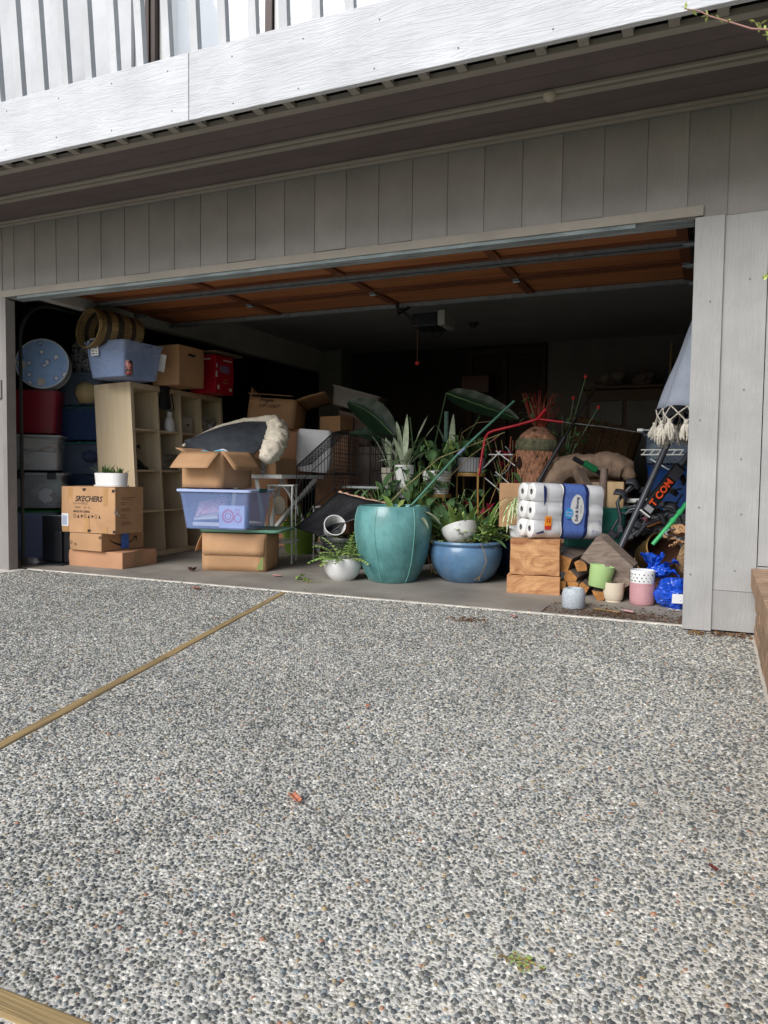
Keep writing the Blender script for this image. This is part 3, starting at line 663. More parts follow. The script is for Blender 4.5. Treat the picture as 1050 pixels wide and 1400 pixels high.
# round blue floral tray leaning on the red tub
def floral():
    m = bpy.data.materials.new('blue_floral_fabric'); m.use_nodes = True; n = m.node_tree.nodes; l = m.node_tree.links; b = n['Principled BSDF']
    tc = n.new('ShaderNodeTexCoord')
    v = n.new('ShaderNodeTexVoronoi'); v.inputs['Scale'].default_value = 15; l.new(tc.outputs['Object'], v.inputs['Vector'])
    no = n.new('ShaderNodeTexNoise'); no.inputs['Scale'].default_value = 45; l.new(tc.outputs['Object'], no.inputs['Vector'])
    ad = n.new('ShaderNodeMath'); ad.operation = 'MULTIPLY_ADD'; ad.inputs[1].default_value = .35; l.new(no.outputs['Fac'], ad.inputs[0]); l.new(v.outputs['Distance'], ad.inputs[2])
    cr = n.new('ShaderNodeValToRGB'); e = cr.color_ramp.elements; e.new(.5); e.new(.6)
    for i, (p, c) in enumerate([(.40, 'e3e6ee'), (.47, '3d4f9c'), (.52, '8fb0e0'), (.9, '9dbbe6')]): e[i].position = p; e[i].color = (*hx(c), 1)
    l.new(ad.outputs[0], cr.inputs[0]); l.new(cr.outputs[0], b.inputs['Base Color']); b.inputs['Roughness'].default_value = .6; return m
FLO = floral()
tr = thing('round_storage_case', 'round blue floral case standing on edge on the red tub', 'storage case', (-.40, .62, 1.712), rot=(R(82), R(4), R(34)))
mb = MB(); mb.lathe([(.001, .062), (.20, .062), (.212, .058)], 48); mb.build('front_panel', FLO, tr, smooth=40)
mb = MB(); mb.lathe([(.212, .058), (.218, .05), (.218, -.05), (.21, -.06), (.001, -.06)], 48); mb.build('side_wall', mat('clear_side', hx('7f8794'), .3, .05, alpha=.8), tr, smooth=40)
for zz in (.058, -.055):
    mb = MB(); mb.tube([(.215*math.cos(a), .215*math.sin(a), zz) for a in [2*PI*k/48 for k in range(49)]], .005, 6, caps=False); mb.build('piping', WHITEP, tr, smooth=60)
for (x, y) in ((-.16, -.03), (.01, -.165)):
    mb = MB()
    for k in range(6):
        mb.leaf((x, y, .064), (math.cos(k*1.05), math.sin(k*1.05), .12), .04, .03, (0, 0, 1), .0, .1, 4)
    mb.build('printed_blossom', mat('blossom_white', hx('d5cdc4'), .7), tr)
# second stack behind
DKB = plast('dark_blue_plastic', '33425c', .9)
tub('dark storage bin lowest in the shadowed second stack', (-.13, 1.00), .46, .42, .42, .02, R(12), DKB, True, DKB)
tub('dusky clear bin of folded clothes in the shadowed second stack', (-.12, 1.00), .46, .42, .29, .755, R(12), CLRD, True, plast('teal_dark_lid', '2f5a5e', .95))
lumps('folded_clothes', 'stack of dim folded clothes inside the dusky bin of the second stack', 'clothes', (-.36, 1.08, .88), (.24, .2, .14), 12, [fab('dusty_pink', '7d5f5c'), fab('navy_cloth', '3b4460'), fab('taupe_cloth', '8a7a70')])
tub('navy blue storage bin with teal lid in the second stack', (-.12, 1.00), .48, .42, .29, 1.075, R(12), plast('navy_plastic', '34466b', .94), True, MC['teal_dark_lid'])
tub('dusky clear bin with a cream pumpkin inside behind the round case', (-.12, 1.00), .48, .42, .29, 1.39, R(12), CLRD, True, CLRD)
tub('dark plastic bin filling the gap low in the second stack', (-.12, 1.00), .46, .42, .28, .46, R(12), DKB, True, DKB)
pk = MB(); pk.lathe([(.01, .0), (.08, .01), (.115, .08), (.11, .15), (.06, .20), (.01, .19)], 40, jit=lambda a, i: .06*abs(math.sin(a*4))-.03)
tag(pk.build('pumpkin', mat('cream_pumpkin', hx('b09a6e'), .7, .1), smooth=60, loc=(-.30, 1.03, 1.41)), 'cream ribbed pumpkin inside a dusky bin', 'pumpkin')
pl = MB(); pl.loft([rrect(.36*s_, .16*s_+.02, .02, zz, 3) for s_, zz in ((.7, 0), (.95, .05), (1, .15), (.95, .25), (.72, .30))], cap0=True, cap1=True)
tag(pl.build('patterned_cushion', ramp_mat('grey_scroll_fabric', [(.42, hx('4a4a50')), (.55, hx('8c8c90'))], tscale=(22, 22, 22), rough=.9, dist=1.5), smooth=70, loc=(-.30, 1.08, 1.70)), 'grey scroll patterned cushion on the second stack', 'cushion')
# black monitor stood on the floor
mo = thing('computer_monitor', 'black flat computer monitor standing face away on the floor', 'monitor', (-.06, .44, .008), R(6))
mb = MB(); mb.box((0, 0, .215), (.30, .035, .40)); mb.build('screen_housing', BLACKP, mo, bevel=.012)
mb = MB(); mb.box((0, -.019, .408), (.27, .004, .008)); mb.build('trim_strip', STEEL, mo)
mb = MB(); mb.box((.04, -.03, .15), (.07, .03, .26)); mb.build('stand', BLACKP, mo, bevel=.008)
mb = MB(); mb.box((.03, -.05, .008), (.24, .16, .012)); mb.build('stand_foot', BLACKP, mo, bevel=.005)
sh = MB(); sh.loft([[Vector((math.cos(a)*.045*s_, math.sin(a)*.10*s_, z_)) for a in [2*PI*k/16 for k in range(16)]] for s_, z_ in ((.9, 0), (1, .012), (.95, .02), (.7, .045), (.3, .05))], cap0=True, cap1=True)
tag(sh.build('sneaker', mat('white_black_shoe', hx('b5b3ad'), .6, .3, (20, 20, 20)), smooth=50, loc=(-.27, .36, .01), rot=(0, 0, 1.3)), 'small white and black shoe at the foot of the left stack', 'shoe')

# ---- boxes beside the shelf
t = carton('flat brown shipping box at the bottom of the three box stack', (.68, .40), .57, .40, .135, .008, R(0), CARD2)
seam_tape(t, 0, 0, 0, 0, 0)
mb = MB(); mb.box((.292, -.02, .07), (.001, .1, .125)); mb.build('tape', mat('brown_paper_tape', hx('a98563'), .5, .06), t)
t = carton('middle shipping box with a black smile arrow and blue tape', (.50, .36), .36, .46, .14, .148, R(-3), CARD)
sm = MB(); pts = []
for k in range(13):
    u = k/12; pts.append((.1905, -.15+.27*u, .085-.045*math.sin(PI*u)))
for i in range(12):
    (x0, y0, z0), (x1, y1, z1) = pts[i], pts[i+1]; h0 = .002+.007*math.sin(PI*i/12); h1 = .002+.007*math.sin(PI*(i+1)/12)
    sm.add([(x0, y0, z0-h0), (x1, y1, z1-h1), (x1, y1, z1+h1), (x0, y0, z0+h0)], [(0, 1, 2, 3)])
sm.add([(.1907, .10, .100), (.1907, .145, .105), (.1907, .138, .062), (.1907, .131, .062), (.1907, .133, .093), (.1907, .103, .092)], [(0, 1, 2, 3, 4, 5)])
sm.build('smile_arrow', INK, t)
mb = MB(); mb.box((.1915, .01, .075), (.001, .085, .135)); mb.build('tape', mat('blue_tape', hx('4a74c9'), .45, .12, (20, 20, 20)), t)

mb = MB()
for k in range(3): mb.box((.17, -.2345, .12-.008*k), (.03, .001, .004))
mb.build('printed_mark', INK, t); text('o', .05, INK, t, face_y(-.11, -.2345, .05)); text('|||', .04, INK, t, face_y(-.165, -.2345, .06, 0, PI/2))
bx_ = carton('large brown shoe carton printed with black lettering on top of the stack', (.632, .375), .575, .32, .375, .292, R(0), CARD)
yf = -.32/2-.0042
text('SKECHERS', .062, INK, bx_, face_y(.01, yf, .275), shear=.25, bold=.0018)
text('LOS ANGELES', .026, INK, bx_, face_y(-.075, yf, .238), bold=0)
text('MENS     OF  12', .024, INK, bx_, face_y(-.055, yf, .205))
text('MADE IN CHINA', .024, INK, bx_, face_y(-.065, yf, .172), bold=.0005)
def icon(M, k):
    mb = MB()
    for a in range(10):
        a0, a1 = 2*PI*a/10, 2*PI*(a+1)/10
        if k % 3 == 0: mb.add([(.010*math.cos(a0), .013*math.sin(a0), 0), (.013*math.cos(a0), .016*math.sin(a0), 0), (.013*math.cos(a1), .016*math.sin(a1), 0), (.010*math.cos(a1), .013*math.sin(a1), 0)], [(0, 1, 2, 3)])
    if k % 3 == 1: mb.add([(-.011, -.014, 0), (.011, -.014, 0), (0, .014, 0)], [(0, 1, 2)])
    if k % 3 == 2: mb.add([(-.012, -.003, 0), (.012, -.003, 0), (.012, .006, 0), (-.012, .006, 0), (-.003, -.014, 0), (.003, -.014, 0), (.003, .012, 0), (-.003, .012, 0)], [(0, 1, 2, 3), (4, 5, 6, 7)])
    o = mb.build('printed_icon', INK, bx_); o.matrix_local = M
for k in range(8): icon(face_y(-.14+.038*k, yf, .135), k)
for (x, z) in ((-.04, .352), (.27, .345), (.01, .018), (.277, .018)):
    mb = MB(); mb.box((x, yf, z), (.022, .001, .022)); mb.box((x+.02, yf, z+.004), (.006, .001, .012)); mb.build('printed_mark', INK, bx_)
for x, z0, z1 in ((-.19, .20, .37), (.19, .22, .37), (-.01, .0, .12), (-.235, .005, .10), (.18, .005, .06)):
    mb = MB(); mb.box((x, yf+.0012, (z0+z1)/2), (.05, .0008, z1-z0)); mb.build('tape', TAPE, bx_)
mb = MB(); mb.box((-.245, yf-.001, .10), (.075, .0012, .105)); mb.build('shipping_label', WHITEP, bx_)
mb = MB()
for k in range(9): mb.box((-.248, yf-.002, .062+.0085*k), (.052, .0008, .005))
mb.build('barcode', mat('blue_print', hx('7488b0'), .6), bx_)
mb = MB()
for k, (z, l_) in enumerate(((.29, .16), (.275, .12), (.25, .07), (.235, .05), (.20, .1), (.185, .12), (.15, .05), (.13, .06), (.09, .1), (.075, .12))): mb.box((.2935, -.10+l_/2, z), (.0008, l_, .005))
mb.build('printed_lines', mat('faded_ink', hx('8a5f45'), .7), bx_)
mb = MB(); mb.add([(.295, -.183, .17), (.295, -.11, .135), (.295, -.165, .205)], [(0, 1, 2)]); mb.build('torn_tape', mat('clear_tape', hx('d5d0c8'), .25, alpha=.8), bx_)

def oval_planter():
    t = thing('oval_planter', 'white oval ceramic planter of spiky succulents on the shoe carton', 'planter', (.475, .50, .671), R(-4))
    ring = lambda a, b, z: [Vector((a*math.cos(f)*(abs(math.cos(f))**-.25 if abs(math.cos(f)) > .05 else 1), b*math.sin(f), z)) for f in [2*PI*k/40 for k in range(40)]]
    def ring(a, b, z): return rrect(a*2, b*2, b*.98, z, 8)
    mb = MB(); mb.loft([ring(.13, .062, 0), ring(.145, .072, .008), ring(.155, .078, .10), ring(.155, .078, .11), ring(.149, .072, .11), ring(.146, .069, .09)], cap0=True); mb.build('pot', WHITEC, t, smooth=40)
    mb = MB(); mb.loft([ring(.158, .082, -.001), ring(.162, .086, .012), ring(.150, .075, .012)], cap0=True); mb.build('saucer', WHITEC, t, smooth=40)
    mb = MB(); mb.loft([ring(.146, .069, .094), ring(.05, .02, .10)], cap1=True); mb.build('soil', SOIL, t)
    SU = mat('succulent_green', hx('55703c'), .4, .25, (30, 30, 30), rnd=.2)
    for cx, n, s_ in ((-.09, 9, 1.5), (-.03, 8, .9), (.03, 8, .8), (.09, 10, .9), (.12, 5, .9), (-.06, 6, 1.0)):
        for k in range(n):
            a = random.random()*6.3; e = random.uniform(.4, 1.3)
            mb = MB(); mb.leaf((cx+.01*math.cos(a), .01*math.sin(a), .098), (math.cos(a)*math.cos(e), math.sin(a)*math.cos(e), math.sin(e)), random.uniform(.05, .09)*s_, .018, droop=-.2, fold=.5, n=4, shape=.6)
            mb.build('leaf', SU, t, smooth=60)
oval_planter()

# ---- birch cube shelf
shf = thing('cube_shelf', 'birch veneer cube shelf unit with sixteen open compartments', 'shelf', (.40, .90, .03), R(3.8), rot=(0, R(-3.2), R(3.8)))
SHH, SHL, SHD = 1.55, 1.47, .39
cw = (SHL-.09)/4; ch = (SHH-.09)/4
mb = MB(); mb.box((-SHD/2, .02, SHH/2), (SHD, .04, SHH-.09)); mb.build('end_panel', BIRCH, shf, bevel=.001)
mb = MB(); mb.box((-SHD/2, SHL-.02, SHH/2), (SHD, .04, SHH-.09)); mb.build('end_panel', BIRCH, shf, bevel=.001)
mb = MB(); mb.box((-SHD/2, SHL/2, SHH-.0225), (SHD, SHL, .045)); mb.build('top_panel', BIRCH, shf, bevel=.001)
mb = MB(); mb.box((-SHD/2, SHL/2, .0225), (SHD, SHL, .045)); mb.build('bottom_panel', BIRCH, shf, bevel=.001)
for k in (1, 2, 3):
    mb = MB(); mb.box((-SHD/2-.002, .04+k*(SHL-.08)/4, SHH/2), (SHD-.006, .016, SHH-.092)); mb.build('divider', BIRCH, shf)
    for j in range(4):
        L = (SHL-.08)/4-.018; mb = MB(); mb.box((-SHD/2-.004, .04+(j+.5)*(SHL-.08)/4, .045+k*(SHH-.09)/4), (SHD-.010, L, .016)); mb.build('shelf_board', BIRCH, shf)
shM = Matrix.Translation((.40, .90, .03)) @ Euler((0, R(-3.2), R(3.8))).to_matrix().to_4x4()
def cell(col, row, dx=.12, dz=0):   # world point on the floor of a compartment; row 0 = top
    y = .04+(col+.5)*(SHL-.08)/4; z = .045+(3-row)*(SHH-.09)/4+.010
    return shM @ Vector((-dx, y, z+dz))
topz = lambda x, y: None
# things on the shelf
p_ = shM @ Vector((-.2, 0, SHH)); zt = p_.z
t = tub('empty blue tinted storage bin on top of the shelf with a white sticker', (.50, .62), .47, .46, .30, 1.585, R(-4), plast('hazy_blue_plastic', 'aabfe8', .38), taper=.84)
mb = MB(); mb.box((-.095, -.238, .225), (.088, .0015, .082)); mb.build('sticker', WHITEP, t)
mb = MB()
for k, (x, z, w_) in enumerate(((-.125, .25, .02), (-.09, .25, .03), (-.12, .225, .03), (-.08, .22, .015), (-.115, .20, .04), (-.075, .20, .015))): mb.box((x+.005, -.2393, z), (w_, .0006, .008))
mb.build('sticker_print', INK, t)
mb = MB(); mb.box((-.07, -.254, .318), (.11, .01, .012)); mb.box((-.15, -.254, .3), (.02, .008, .02)); mb.box((.0, -.254, .3), (.02, .008, .02)); mb.build('handle', mat('handle_grey', hx('8f98a8'), .35), t)
ca = thing('drink_can', 'small printed drink can on the shelf in front of the blue bin', 'can', (.52, .98, 1.602))
mb = MB(); mb.lathe([(.022, .0), (.028, .004), (.031, .012), (.031, .105), (.026, .116), (.025, .118), (.024, .114), (.001, .113)], 28); mb.build('body', ramp_mat('can_print', [(.40, hx('26262c')), (.47, hx('b9786a')), (.56, hx('7c2a33')), (.65, hx('d0c8c0'))], tscale=(28, 28, 40), rough=.3, interp='CONSTANT'), ca, smooth=40)
mb = MB(); mb.lathe([(.0255, .1165), (.0255, .1185), (.024, .1185), (.024, .1145), (.001, .1145)], 24); mb.build('rim', STEEL, ca, smooth=40)
ca.location = (.555, .62, 1.588); ca['label'] = 'small printed drink can standing against the blue bin on the shelf'
# woven basket lying on its side on the bin
def woven(name, c1, c2, sc, horizontal=True):
    m = bpy.data.materials.new(name); m.use_nodes = True; n = m.node_tree.nodes; l = m.node_tree.links; b = n['Principled BSDF']
    tc = n.new('ShaderNodeTexCoord'); w1 = n.new('ShaderNodeTexWave'); w1.bands_direction = 'Z'; w1.inputs['Scale'].default_value = sc; w1.inputs['Distortion'].default_value = .6; l.new(tc.outputs['Object'], w1.inputs['Vector'])
    w2 = n.new('ShaderNodeTexWave'); w2.bands_direction = 'X'; w2.inputs['Scale'].default_value = sc*.45; w2.inputs['Distortion'].default_value = 1; l.new(tc.outputs['Object'], w2.inputs['Vector'])
    no = n.new('ShaderNodeTexNoise'); no.inputs['Scale'].default_value = 9; l.new(tc.outputs['Object'], no.inputs['Vector'])
    ad = n.new('ShaderNodeMath'); ad.operation = 'MULTIPLY'; l.new(w1.outputs['Fac'], ad.inputs[0]); l.new(w2.outputs['Fac'], ad.inputs[1])
    a2 = n.new('ShaderNodeMath'); a2.operation = 'ADD'; l.new(ad.outputs[0], a2.inputs[0]); l.new(no.outputs['Fac'], a2.inputs[1])
    cr = n.new('ShaderNodeValToRGB'); cr.color_ramp.elements[0].position = .3; cr.color_ramp.elements[1].position = 1.1 if False else 1.0; cr.color_ramp.elements[0].color = (*hx(c1), 1); cr.color_ramp.elements[1].color = (*hx(c2), 1)
    l.new(a2.outputs[0], cr.inputs[0]); l.new(cr.outputs[0], b.inputs['Base Color']); b.inputs['Roughness'].default_value = .8
    bu = n.new('ShaderNodeBump'); bu.inputs['Distance'].default_value = .008; bu.inputs['Strength'].default_value = 1; l.new(ad.outputs[0], bu.inputs['Height']); l.new(bu.outputs[0], b.inputs['Normal']); return m
WICK = woven('tan_wicker', '6f5836', 'b89a68', 60)
WICKD = woven('dark_wicker_band', '2c261f', '57493a', 60)
def rope_basket(name, label, loc, rot, rings_, r_, mats_, cat='basket', ring_r=.008, sx=1, sy=1):
    """coiled basket: every coil is real geometry; rings_ = list of (radius, z, material index)"""
    t = thing(name, label, cat, loc, rot=rot)
    seg = []; cur = None
    for rad, z, mi in rings_:
        if cur is None or cur[0] != mi: cur = (mi, []); seg.append(cur)
        cur[1].append((rad, z))
    for mi, lst in seg:
        mb = MB()
        for rad, z in lst: mb.tube([(rad*math.cos(a)*sx, rad*math.sin(a)*sy, z) for a in [2*PI*k/40 for k in range(41)]], ring_r, 6, caps=False)
        mb.build('woven_band', mats_[mi], t, smooth=70)
    return t
rr_ = []
for k in range(30):
    z = k*.0135; mi = 1 if (6 <= k <= 8 or 14 <= k <= 17 or 22 <= k <= 24) else 0; rr_.append((.155+.03*math.sin(k/29*PI*.8)+(.012 if k > 27 else 0), z, mi))
bs = rope_basket('woven_basket', 'long tan woven basket with dark bands lying on its side on the blue bin', (.27, .98, 1.985), Euler((R(88), 0, R(-24))).to_matrix().to_euler(), rr_, .16, [WICK, WICKD], sx=1.42, sy=.86)
mb = MB(); mb.lathe([(.001, 0), (.15, .004)], 30, sx=1.42, sy=.86); mb.build('bottom', WICK, bs)
# cardboard box with hand hole, note, red box, lid
t = carton('brown archive box with a hand hole between the blue bin and red box', (.53, 1.28), .30, .36, .36, 1.588, R(0), CARD, tape=False)
mb = MB(); mb.box((.153, 0, .285), (.001, .10, .024)); mb.build('hand_hole', INK, t)
t = MB(); t.box((0, 0, 0), (.10, .002, .15)); tag(t.build('paper_note', WHITEP, loc=(.47, 1.10, 1.76), rot=(.1, .22, .25)), 'white paper note leaning against the archive box', 'note')
t = carton('red and white printed product box at the far end of the shelf top', (.50, 1.86), .30, .30, .37, 1.575, R(0), mat('red_print_card', hx('b3122c'), .45, .06), tape=False)
for (y, z, w_, h_, m) in ((-.13, .22, .03, .13, WHITEP), (.0, .24, .16, .07, mat('mauve_print', hx('8b6f93'), .5)), (.05, .33, .14, .012, WHITEP), (.0, .14, .1, .01, TAPE), (.0, .11, .12, .01, TAPE), (-.1, .06, .03, .04, WHITEP), (.1, .05, .04, .03, WHITEP)):
    mb = MB(); mb.box((.1525, y, z), (.001, w_, h_)); mb.build('printed_patch', m, t)
for (x, z, w_, h_, m) in ((-.06, .24, .16, .07, MC['mauve_print']), (0, .33, .2, .012, WHITEP)):
    mb = MB(); mb.box((x, -.1525, z), (w_, .001, h_)); mb.build('printed_patch', m, t)
mb = MB(); mb.box((0, 0, 0), (.36, .46, .018)); tag(mb.build('flat_lid', mat('brown_lid', hx('7a6a5c'), .6), loc=(.38, 2.02, 1.968), bevel=.004), 'flat brown lid resting on the red product box', 'lid')
# compartments: black bag, white figurine, round basket, boots, baskets, boxes
bp = cell(1, 0, .03, .33)+Vector((0, -.06, .02))
hb = thing('hanging_bag', 'black bag with a loop strap hanging over the shelf front', 'bag', bp[:])
mb = MB(); mb.loft([rrect(.05, .12, .02, z_, 3) for z_ in (.08, .05)] + [rrect(.05+.02*math.sin(z_*9), .10+.02*math.sin(z_*14), .02, -z_, 3) for z_ in (0, .03, .06, .09, .12, .15)], cap0=True, cap1=True, M=Matrix.Translation((.05, -.03, 0)))
mb.build('pouch', fab('black_nylon', '1d1c1e'), hb, smooth=60)
mb = MB(); mb.tube([(.08, -.06, .05), (.10, -.09, -.05), (.10, -.07, -.14), (.09, .0, -.17), (.09, .05, -.15), (.08, .03, 0)], .006, 6); mb.build('strap', MC['black_nylon'], hb, smooth=60)
def figurine(name, label, cat, loc, rz, m, prof, extra):
    t = thing(name, label, cat, loc, rz); mb = MB(); mb.lathe(prof, 24, sx=.8); mb.build('body', m, t, smooth=50)
    for (p, q, r0, r1, nm) in extra: mb = MB(); mb.tube([p, tuple((a+b)/2 for a, b in zip(p, q)), q], [r0, (r0+r1)*.55, r1], 10); mb.build(nm, m, t, smooth=60)
figurine('rabbit_figurine', 'white seated rabbit figurine in the top row of the shelf', 'figurine', cell(1, 0, .07)[:]+(0,) if False else (cell(1, 0, .06)+Vector((0, .05, 0)))[:], .3, WHITEC, [(.001, 0), (.05, .002), (.062, .04), (.058, .09), (.04, .13), (.028, .145), (.034, .165), (.036, .19), (.02, .215), (.001, .22)], [((-.01, .012, .205), (-.015, .022, .25), .011, .004, 'ear'), ((-.01, -.012, .205), (-.015, -.022, .25), .011, .004, 'ear'), ((.03, -.03, .01), (.045, -.03, .02), .016, .01, 'paw'), ((.03, .03, .01), (.045, .03, .02), .016, .01, 'paw')])
bp = cell(1, 0, .13)
rope_basket('small_round_basket', 'small round wicker basket behind the white rabbit figurine', (bp.x-.02, bp.y-.11, bp.z), (0, 0, 0), [(.05+.01*k/8, .008+k*.011, 0) for k in range(9)], 0, [WICK], ring_r=.007)
bt = thing('dark_figurine', 'small black sculpted figure in the first compartment of the second row', 'figurine', cell(0, 1, .10)[:])
mb = MB(); mb.tube([(0, -.12, .0), (0, -.10, .09), (0, -.07, .17), (.0, -.06, .21)], [.03, .028, .022, .012], 10); mb.tube([(0, -.08, .20), (.01, -.03, .215), (.01, -.02, .19)], [.012, .016, .006], 8); mb.tube([(0, -.10, .10), (.0, -.03, .06), (0, .04, .02), (0, .09, .012)], [.03, .03, .022, .015], 10); mb.tube([(.02, -.11, .01), (.04, -.04, .008)], [.02, .014], 8)
mb.build('body', mat('dark_bronze', hx('1f2320'), .5, .2, (30, 30, 30), .5, 60), bt, smooth=70)
def small_basket(label, loc, w_, d_, h_, m, name='wicker_basket'):
    t = thing(name, label, 'basket', loc, R(6)); mb = MB()
    n = int(h_/.013)
    for k in range(n):
        s_ = .88+.12*k/n; mb.tube([(p.x, p.y, .007+k*.013) for p in rrect(w_*s_, d_*s_, .03, 0, 3)]+[(w_*s_/2, d_*s_/2-.03, .007+k*.013)], .0068, 5, caps=False)
    mb.build('woven_band', m, t, smooth=70); mb = MB(); mb.box((0, 0, .004), (w_*.85, d_*.85, .006)); mb.build('bottom', m, t)
    mb = MB(); mb.loft([rrect(w_, d_, .03, n*.013+.004, 3), rrect(w_+.016, d_+.016, .035, n*.013+.011, 3), rrect(w_-.01, d_-.01, .03, n*.013+.016, 3), rrect(w_-.03, d_-.03, .03, n*.013+.006, 3)]); mb.build('rim', m, t, smooth=60)
WICKG = woven('grey_wicker', '6e665c', 'b0a798', 55)
c = cell(1, 1, .17); small_basket('grey brown wicker basket in the second column of the shelf', (c.x, c.y, c.z), .27, .27, .15, WICKG)
c = cell(2, 0, .14); hb_ = thing('heart_box', 'small white box with a heart shaped cutout in the shelf', 'decorative box', c[:], R(6))
mb = MB(); mb.box((0, 0, .08), (.16, .17, .16)); mb.build('case', mat('white_painted_wood', hx('bdb5a8'), .6), hb_, bevel=.003)
mb = MB(); hp = [(.0815, .018*16*math.sin(a)**3/16*1.1, .085+.0011*(13*math.cos(a)-5*math.cos(2*a)-2*math.cos(3*a)-math.cos(4*a))) for a in [2*PI*k/24 for k in range(24)]]
mb.add(hp, [tuple(range(24))]); mb.build('heart_cutout', INK, hb_)
c = cell(3, 0, .14); pbx = thing('patterned_box', 'grey patterned box with a metal label frame in the top right compartment', 'decorative box', c[:], R(6))
mb = MB(); mb.box((0, 0, .09), (.22, .25, .18)); mb.build('case', ramp_mat('damask_grey', [(.44, hx('6d6762')), (.54, hx('b5aea4'))], tscale=(30, 30, 30), dist=2, rough=.8), pbx, bevel=.003)
mb = MB()
for (y, z, w_, h_) in ((0, .12, .09, .005), (0, .07, .09, .005), (-.045, .095, .005, .05), (.045, .095, .005, .05)): mb.box((.1125, y, z), (.004, w_, h_))
mb.build('label_frame', STEEL, pbx); mb = MB(); mb.box((.112, 0, .095), (.002, .08, .045)); mb.build('label_card', WHITEP, pbx)

# ================================================================== OPEN BOX PILE
t = open_carton('open cardboard box upside under a green lid with drooping side flaps', (1.79, .76), .52, .34, .30, fz(.8), R(14), [('f', 168, .17), ('l', 150, .16)])
mb = MB(); mb.box((.22, -.173, .07), (.05, .001, .10)); mb.build('tape', mat('green_print', hx('7c8a4e'), .6), t)
lt = thing('bin_lid', 'loose teal green plastic lid lying under the clear blue bin', 'lid', (1.52, .93, .325), R(16))
mb = MB(); mb.loft([rrect(.66, .46, .05, 0, 4), rrect(.68, .48, .055, .012, 4), rrect(.68, .48, .055, .022, 4), rrect(.60, .40, .05, .022, 4), rrect(.58, .38, .05, .014, 4)], cap0=True, cap1=True); mb.build('lid_panel', mat('teal_green_lid', hx('6f9f88'), .35, .05), lt, smooth=40)
t = tub('clear blue storage bin with pale lid and books inside in the middle pile', (1.765, .58), .62, .40, .30, .35, R(7), plast('sheer_blue_plastic', '9db6ec', .27, .15), True, BLUELID, taper=.86)
mb = MB(); mb.box((.318, .0, .308), (.02, .14, .03)); mb.build('latch', mat('dark_teal_latch', hx('3c6a6a'), .4), t)
def book(label, loc, rot, d, m, pages=True):
    b_ = thing('book', label, 'book', loc, rot=rot); mb = MB(); mb.box((0, 0, d[2]/2), (d[0], d[1], d[2]-.006)); mb.build('pages', WHITEP, b_)
    for z in (0, d[2]): mb = MB(); mb.box((.0, 0, z), (d[0]+.006, d[1]+.006, .003)); mb.build('cover', m, b_)
    return b_
BKP = ramp_mat('pink_floral_cover', [(.4, hx('c98a9a')), (.55, hx('d8c2cc')), (.7, hx('8f5a78'))], tscale=(20, 20, 20), rough=.4, dist=1)
book('pink flowered book lying tilted on top inside the blue bin', (1.34, .70, .505), (R(40), R(-12), R(12)), (.24, .17, .03), BKP)
book('dark blue book beneath the pink flowered one in the bin', (1.34, .70, .372), (0, 0, R(6)), (.26, .18, .035), mat('navy_cover', hx('33448c'), .4))
book('thin white covered book between two others in the blue bin', (1.33, .69, .428), (0, R(-5), R(3)), (.22, .15, .02), WHITEP)
pbb = thing('printed_gift_box', 'white box with pink rose print standing in the blue bin', 'box', (1.565, .665, .362), R(7))
mb = MB(); mb.box((0, 0, .09), (.22, .08, .175)); mb.build('case', mat('pale_blue_card', hx('b9c6ec'), .5), pbb, bevel=.002)
for (x, z, r_) in ((-.03, .095, .055), (.055, .08, .035), (-.03, .095, .03), (.05, .135, .02)):
    mb = MB(); mb.lathe([(r_, 0), (r_*.75, .0006), (r_*.7, .0006)], 24, M=Matrix.Translation((x, -.041, z)) @ Matrix.Rotation(PI/2, 4, 'X')); mb.build('printed_rose', mat('rose_print', hx('c05a86'), .5), pbb)
t = open_carton('open cardboard box with folded out flaps standing on the clear blue bin', (1.485, .60), .38, .40, .285, .675, R(-2), [('f', 124, .20), ('r', 132, .19), ('l', 62, .08)])
mb = MB()
for k in range(5): mb.box((-.02, -.2085, .09+.018*k), (.10-.01*k, .0008, .004))
mb.build('faded_print', mat('pale_print', hx('c09a76'), .7), t)
cb = lumps('crumpled_paper', 'crumpled blue and white paper inside the open box', 'paper', (1.30, .78, .93), (.22, .22, .05), 6, [WHITEP, mat('aqua_paper', hx('6fb8d6'), .6)], .07)

# ---- white trestle table, box and sheepskin throw
tb = thing('folding_table', 'white folding table with crossed legs behind the box pile', 'table', (1.22, 1.75, 0), R(-6))
mb = MB(); mb.box((0, 0, .765), (.74, .66, .035)); mb.build('tabletop', WMETAL, tb, bevel=.004)
for (a, b_) in (((.20, -.28, .03), (.05, -.28, .745)), ((-.30, -.28, .03), (-.18, -.28, .745)), ((.35, .28, .05), (-.1, .28, .745)), ((-.30, .28, .03), (-.1, .28, .745)), ((.0, -.2, .1), (.36, .2, .745))):
    mb = MB(); mb.tube([a, b_], .022, 4); mb.build('leg', WMETAL, tb)
mb = MB(); mb.tube([(-.25, -.28, .35), (.13, -.28, .35)], .014, 6); mb.build('crossbar', WMETAL, tb)
t = carton('brown cardboard box on the white table under the sheepskin throw', (1.46, 1.44), .50, .34, .14, .785, R(0), CARD, tape=False)
mb = MB(); mb.box((.12, -.1725, .07), (.05, .001, .13)); mb.build('tape', mat('grey_tape', hx('8d8f99'), .4), t)
th = thing('sheepskin_throw', 'black backed cream sheepskin throw heaped over the table box', 'throw', (0, 0, 0))
NAP = mat('black_suede', hx('393e45'), .75, .2, (12, 12, 12), .6, 35)
FLE = mat('cream_fleece', hx('f2e4d0'), .95, .12, (60, 60, 60), .8, 120)
